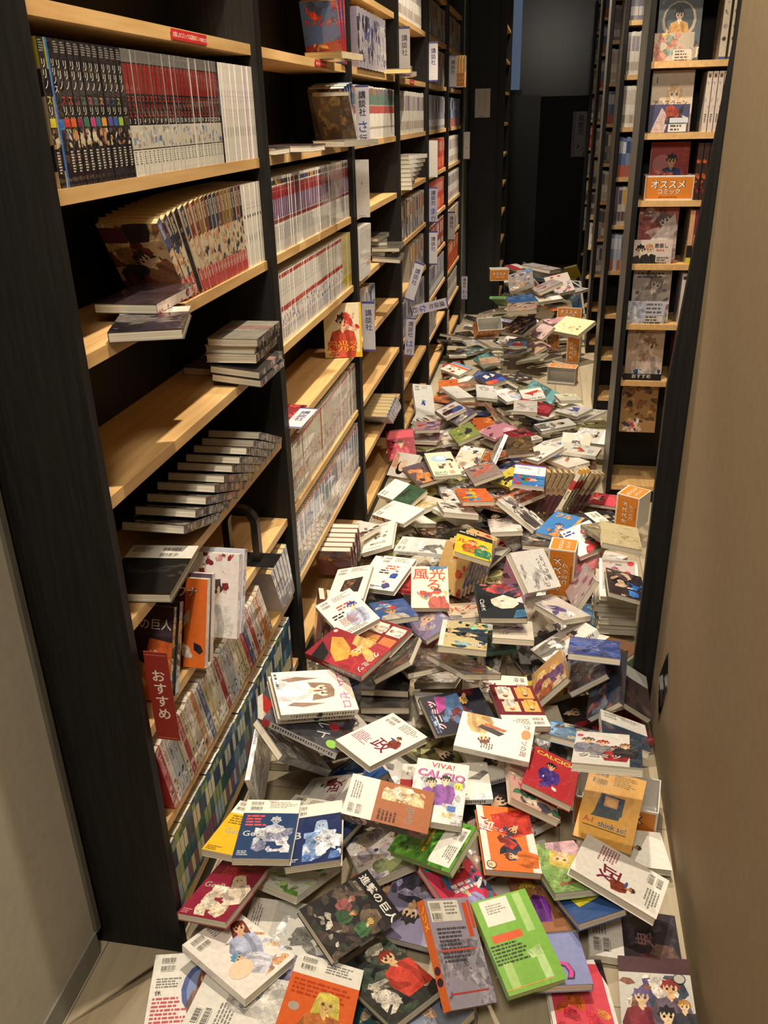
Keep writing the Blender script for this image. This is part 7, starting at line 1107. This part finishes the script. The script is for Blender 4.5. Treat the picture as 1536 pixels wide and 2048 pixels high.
 ((0.8970,7.0240,0.1770),(0.0964,0.1174,0.9148,-0.3743),(0.115,0.176,0.0145),8,3,0,'barcode backed yellow comic tilted beyond the magazine with two red dots and crowded small'),
]
_fm = {}
for loc, rot, (w, h, t), ki, pi, up, lb in FILL:
    c = KINDS[ki][1]; key = (round(w, 3), round(t, 3), ki, pi, up)
    if key not in _fm:
        a = 'r 0 0 1 1 %s;' % c + PATS[pi][1].format(d=shade(c, .6), l=shade(c, 1.25))
        _fm[key] = book_mesh(w, h, t, a if up else '', '' if up else a, 'r 0 0 1 1 %s;l .2 .9 .6 14 %s .2' % (shade(c, 1.2), shade(c, .4)), c)
    put_book(_fm[key], loc, rot, lb, 'comics spilled over the floor', 'magazine' if w > 0.16 else 'fallen_comic', 'magazine' if w > 0.16 else 'comic book')
FANS = [
 ('tall',0,(0.9224,1.2971,0.1627),(0.9999,0.0000,0.0000,-0.0127),(0.128,0.182,0.0180)),
 ('tall',1,(0.9264,1.2998,0.1436),(0.9990,0.0000,0.0000,-0.0446),(0.115,0.176,0.0165)),
 ('tall',2,(0.9170,1.3046,0.1246),(0.9997,0.0000,0.0000,-0.0243),(0.128,0.182,0.0180)),
 ('tall',3,(0.9206,1.3084,0.1055),(1.0000,0.0000,0.0000,-0.0022),(0.115,0.176,0.0165)),
 ('tall',4,(0.9303,1.2985,0.0865),(0.9999,0.0000,0.0000,0.0155),(0.128,0.182,0.0180)),
 ('tall',5,(0.9194,1.3022,0.0674),(0.9992,0.0000,0.0000,0.0394),(0.115,0.176,0.0165)),
 ('tall',6,(0.9254,1.3049,0.0483),(0.9998,0.0000,0.0000,0.0189),(0.128,0.182,0.0180)),
 ('grey',0,(0.2844,0.7991,0.1137),(0.9980,-0.0523,-0.0018,0.0349),(0.128,0.182,0.0200)),
 ('grey',1,(0.2879,0.7480,0.0966),(0.9962,-0.0522,-0.0037,0.0697),(0.128,0.182,0.0200)),
 ('grey',2,(0.2555,0.7413,0.0732),(0.9932,-0.0520,0.0055,-0.1044),(0.128,0.182,0.0200)),
 ('brownfan',0,(0.6467,2.0649,0.1432),(0.6432,0.3324,-0.4556,-0.5180),(0.113,0.174,0.0165)),
 ('brownfan',1,(0.6716,2.0313,0.1573),(0.6456,0.3278,-0.4522,-0.5208),(0.113,0.174,0.0165)),
 ('brownfan',2,(0.6932,2.0301,0.1588),(0.6480,0.3233,-0.4488,-0.5236),(0.113,0.174,0.0165)),
 ('brownfan',3,(0.7144,2.0326,0.1585),(0.6503,0.3188,-0.4454,-0.5264),(0.113,0.174,0.0165)),
 ('brownfan',4,(0.7355,2.0365,0.1576),(0.6527,0.3142,-0.4419,-0.5292),(0.113,0.174,0.0165)),
 ('brownfan',5,(0.7567,2.0403,0.1564),(0.6550,0.3096,-0.4384,-0.5319),(0.113,0.174,0.0165)),
 ('whitefan',0,(0.7856,2.0436,0.1714),(0.6573,0.3050,-0.4349,-0.5345),(0.113,0.174,0.0165)),
 ('whitefan',1,(0.8015,2.0986,0.1513),(0.6596,0.3004,-0.4314,-0.5371),(0.113,0.174,0.0165)),
 ('whitefan',2,(0.8182,2.1514,0.1330),(0.6619,0.2957,-0.4279,-0.5397),(0.113,0.174,0.0165)),
 ('brownfan',6,(0.8351,2.1181,0.1284),(0.6642,0.2910,-0.4244,-0.5422),(0.113,0.174,0.0165)),
 ('brownfan',7,(0.8551,2.1397,0.1209),(0.6665,0.2864,-0.4208,-0.5447),(0.113,0.174,0.0165)),
 ('brownfan',8,(0.8752,2.1611,0.1135),(0.6687,0.2816,-0.4173,-0.5472),(0.113,0.174,0.0165)),
 ('bluefan',0,(0.4000,1.4300,0.1150),(0.8114,0.5178,-0.1304,-0.2377),(0.115,0.170,0.0150)),
 ('bluefan',1,(0.4120,1.4460,0.1150),(0.8114,0.5178,-0.1304,-0.2377),(0.115,0.170,0.0150)),
 ('bluefan',2,(0.4240,1.4620,0.1150),(0.8114,0.5178,-0.1304,-0.2377),(0.115,0.170,0.0150)),
 ('bluefan',3,(0.4360,1.4780,0.1150),(0.8114,0.5178,-0.1304,-0.2377),(0.115,0.170,0.0150)),
 ('bluefan',4,(0.4480,1.4940,0.1150),(0.8114,0.5178,-0.1304,-0.2377),(0.115,0.170,0.0150)),
 ('bluefan',5,(0.4600,1.5100,0.1150),(0.8114,0.5178,-0.1304,-0.2377),(0.115,0.170,0.0150)),
 ('bluefan',6,(0.4720,1.5260,0.1150),(0.8114,0.5178,-0.1304,-0.2377),(0.115,0.170,0.0150)),
 ('lean',0,(0.0395,1.0008,0.1425),(0.6529,0.4651,-0.4475,-0.3964),(0.115,0.176,0.0165)),
 ('lean',1,(0.0506,1.0507,0.1082),(0.6529,0.4651,-0.4475,-0.3964),(0.115,0.176,0.0165)),
 ('lean',2,(0.0721,1.0439,0.1106),(0.6529,0.4651,-0.4475,-0.3964),(0.115,0.176,0.0165)),
 ('lean',3,(0.0948,1.0339,0.1152),(0.6529,0.4651,-0.4475,-0.3964),(0.115,0.176,0.0165)),
 ('lean',4,(0.1175,1.0239,0.1198),(0.6529,0.4651,-0.4475,-0.3964),(0.115,0.176,0.0165)),
 ('redfan',0,(0.0200,1.3000,0.1850),(0.4585,0.8860,0.0667,0.0203),(0.115,0.176,0.0165)),
 ('redfan',1,(0.0200,1.3340,0.1850),(0.4585,0.8860,0.0667,0.0203),(0.115,0.176,0.0165)),
 ('redfan',2,(0.0203,1.3667,0.1857),(0.4585,0.8860,0.0667,0.0203),(0.115,0.176,0.0165)),
 ('redfan',3,(0.0146,1.4013,0.1851),(0.4585,0.8860,0.0667,0.0203),(0.115,0.176,0.0165)),
 ('redfan',4,(0.0182,1.4211,0.1928),(0.4585,0.8860,0.0667,0.0203),(0.115,0.176,0.0165)),
 ('redfan',5,(0.0189,1.4398,0.2007),(0.4585,0.8860,0.0667,0.0203),(0.115,0.176,0.0165)),
]
FD = {'tall': ('cream edged comic, {o} down in the tall stack under the red disc comic', 'e0d8c4', 'r 0 0 1 1 c8b8a8', 'r 0 0 1 1 d8d0c4'), 'grey': ('thick grey edged comic, {o} down in the pile below the brown sketchy comic', '3a3836', 'z 3 8 5a544e,2a2826 0 0 1 1 .3', 'r 0 0 1 1 4a4644'), 'whitefan': ('cream and red spined comic, {o} of the raised ones in the brown row', 'e4dcc8', '', 'r 0 0 1 1 dcd2b8;r 0 .5 1 .72 b83a3a;r 0 .9 1 1 c8903a;l .2 .45 .6 6 4a4038 .2'), 'brownfan': ('maroon footed comic, {o} along the brown row spilled by the end panel', '9a8460', '', 'r 0 0 1 1 8a7658;r 0 0 1 .45 4a2428;z 2 6 6a5a48,a8946a 0 .45 1 1 .5'), 'bluefan': ('blue and cream spined comic, {o} along the row behind the flame lettered comic', 'd8cca8', 'r 0 0 1 1 d8b070;z 3 10 c8543a,e0c890 0 0 1 1 .2', 'r 0 0 1 1 d8cca8;r 0 .2 1 .8 4a5aa0;l .2 .75 .6 8 d8d0c0 .2'), 'lean': ('page edged comic, {o} of those leaning by the blue row foot', '8a7a6a', 'z 2 10 5a3a34,b89a78 0 0 1 1 .2', 'r 0 0 1 1 8a4a44'), 'redfan': ('red and white spined comic, {o} along the spill on the low board', '7a2a34', 'z 3 12 3a4a8a,b83a3a,d8c850 0 0 1 1 .2', 'r 0 0 1 1 e0d8d0;r 0 .6 1 .9 b8303a;l .2 .5 .6 6 2a2a3a .2;r 0 .05 1 .2 3a4a8a')}
_fn = {}
for k, n, loc, rot, (w, h, t) in FANS:
    lb, c, fr, sp = FD[k]
    key = (k, round(w, 3), round(t, 3))
    if key not in _fn: _fn[key] = book_mesh(w, h, t, ('r 0 0 1 1 %s;' % c + fr) if fr else '', '', sp, c, page=M_PAGEY if k in ('brownfan', 'whitefan') else None)
    put_book(_fn[key], loc, rot, lb.format(o=nth(n)), 'comics spilled over the floor', 'fallen_comic')
BOXES = [
 ('orange recommendation box standing on end among the middle comics',(0.7551,1.3943,0.1643),(0.7054,-0.0493,-0.7054,-0.0493),(0.170,0.085,0.085)),
 ('orange recommendation box standing on end by the display bookcase foot',(1.0230,1.9530,0.1400),(0.6830,-0.1830,-0.6830,-0.1830),(0.130,0.100,0.090)),
 ('open orange recommendation box holding the amber backed comic',(0.8792,0.4854,0.0442),(0.9969,0.0000,0.0000,-0.0785),(0.185,0.110,0.085)),
 ('orange box standing upright, taller of the far pair',(0.7310,4.9210,0.0870),(0.7067,-0.0247,-0.7067,-0.0247),(0.170,0.085,0.085)),
 ('orange box standing upright behind the gaping one',(0.8641,4.5840,0.0868),(0.7044,-0.0616,-0.7044,-0.0616),(0.170,0.085,0.085)),
 ('orange box lying on its side with its opening towards the camera',(0.7880,4.0930,0.0518),(0.7032,0.7032,-0.0739,-0.0739),(0.170,0.100,0.090)),
 ('orange box upside down showing its white base',(0.2810,4.7820,0.1700),(0.8735,0.4547,0.0802,0.1540),(0.170,0.090,0.130)),
 ('orange box lit bright beside the blazing cream magazine',(0.8390,5.1150,0.2000),(0.9890,-0.1302,0.0091,-0.0692),(0.170,0.090,0.085)),
 ('small orange box on the heap by the notice panel',(0.3080,5.5570,0.4000),(0.9962,0.0000,0.0000,0.0872),(0.140,0.090,0.085)),
]
def display_box(label, loc, rot, dim):
    w, d, h = (x / 2 for x in dim); g = 0.0022; og = lin('cc7a24'); wh = lin('d8d4cc')
    b = MB()
    b.box((-w, -d, -h), (w, d, -h + g), wh)
    for lo, hi in (((-w, -d, -h + g), (w, -d + g, h)), ((-w, d - g, -h + g), (w, d, h)), ((-w, -d + g, -h + g), (-w + g, d - g, h)), ((w - g, -d + g, -h + g), (w, d - g, h))): b.box(lo, hi, wh)
    big = 'r 0 0 1 1 d8d0c4;r .025 .05 .975 .93 cc7a24;t オススメ .13 .5 .18 f0ece2 0 4a3018;t コミック .28 .26 .12 f0ece2 0 4a3018;l .3 .15 .4 1 8a4a18 .025'
    sml = 'r 0 0 1 1 d8d0c4;r .04 .04 .96 .94 cc7a24;t オススメ .12 .52 .19 f0ece2 0 4a3018;t コミック .2 .26 .15 f0ece2 0 4a3018'
    Face(b, (-w, -d, -h), (2 * w, 0, 0), (0, 0, 2 * h)).draw(big); Face(b, (w, d, -h), (-2 * w, 0, 0), (0, 0, 2 * h)).draw(big)
    Face(b, (w, -d, -h), (0, 2 * d, 0), (0, 0, 2 * h)).draw(sml); Face(b, (-w, d, -h), (0, -2 * d, 0), (0, 0, 2 * h)).draw(sml)
    tag(put('display_box', b.mesh('display_box', [M_CARD]), None, loc, rot), label, 'display box', 'orange display boxes')
for bx in BOXES: display_box(*bx)
display_box('orange recommendation box around the red comic on the display bookcase', (1.0765, YF + 0.062, ZL[5] + 0.0424), QZ(0), (0.172, 0.085, 0.084))
def film(name, label, pts, hs):
    b = MB(); n = len(pts)
    b.face(pts); tag(b.build(name, [M_FILM]), label, 'plastic sleeve')
film('plastic_sleeve', 'clear plastic sleeve sticking out over the bare boards by the bookcase foot', [(-0.145, -0.20, 0.004), (-0.07, -0.24, 0.02), (-0.01, -0.062, 0.03), (-0.03, -0.056, 0.010)], 0)
film('plastic_sleeve', 'clear plastic sleeve patch stuck to the beige wall', [(0.9915, 0.72, 0.32), (0.9905, 0.66, 0.25), (0.9915, 0.72, 0.10), (0.9905, 0.79, 0.19)], 0)
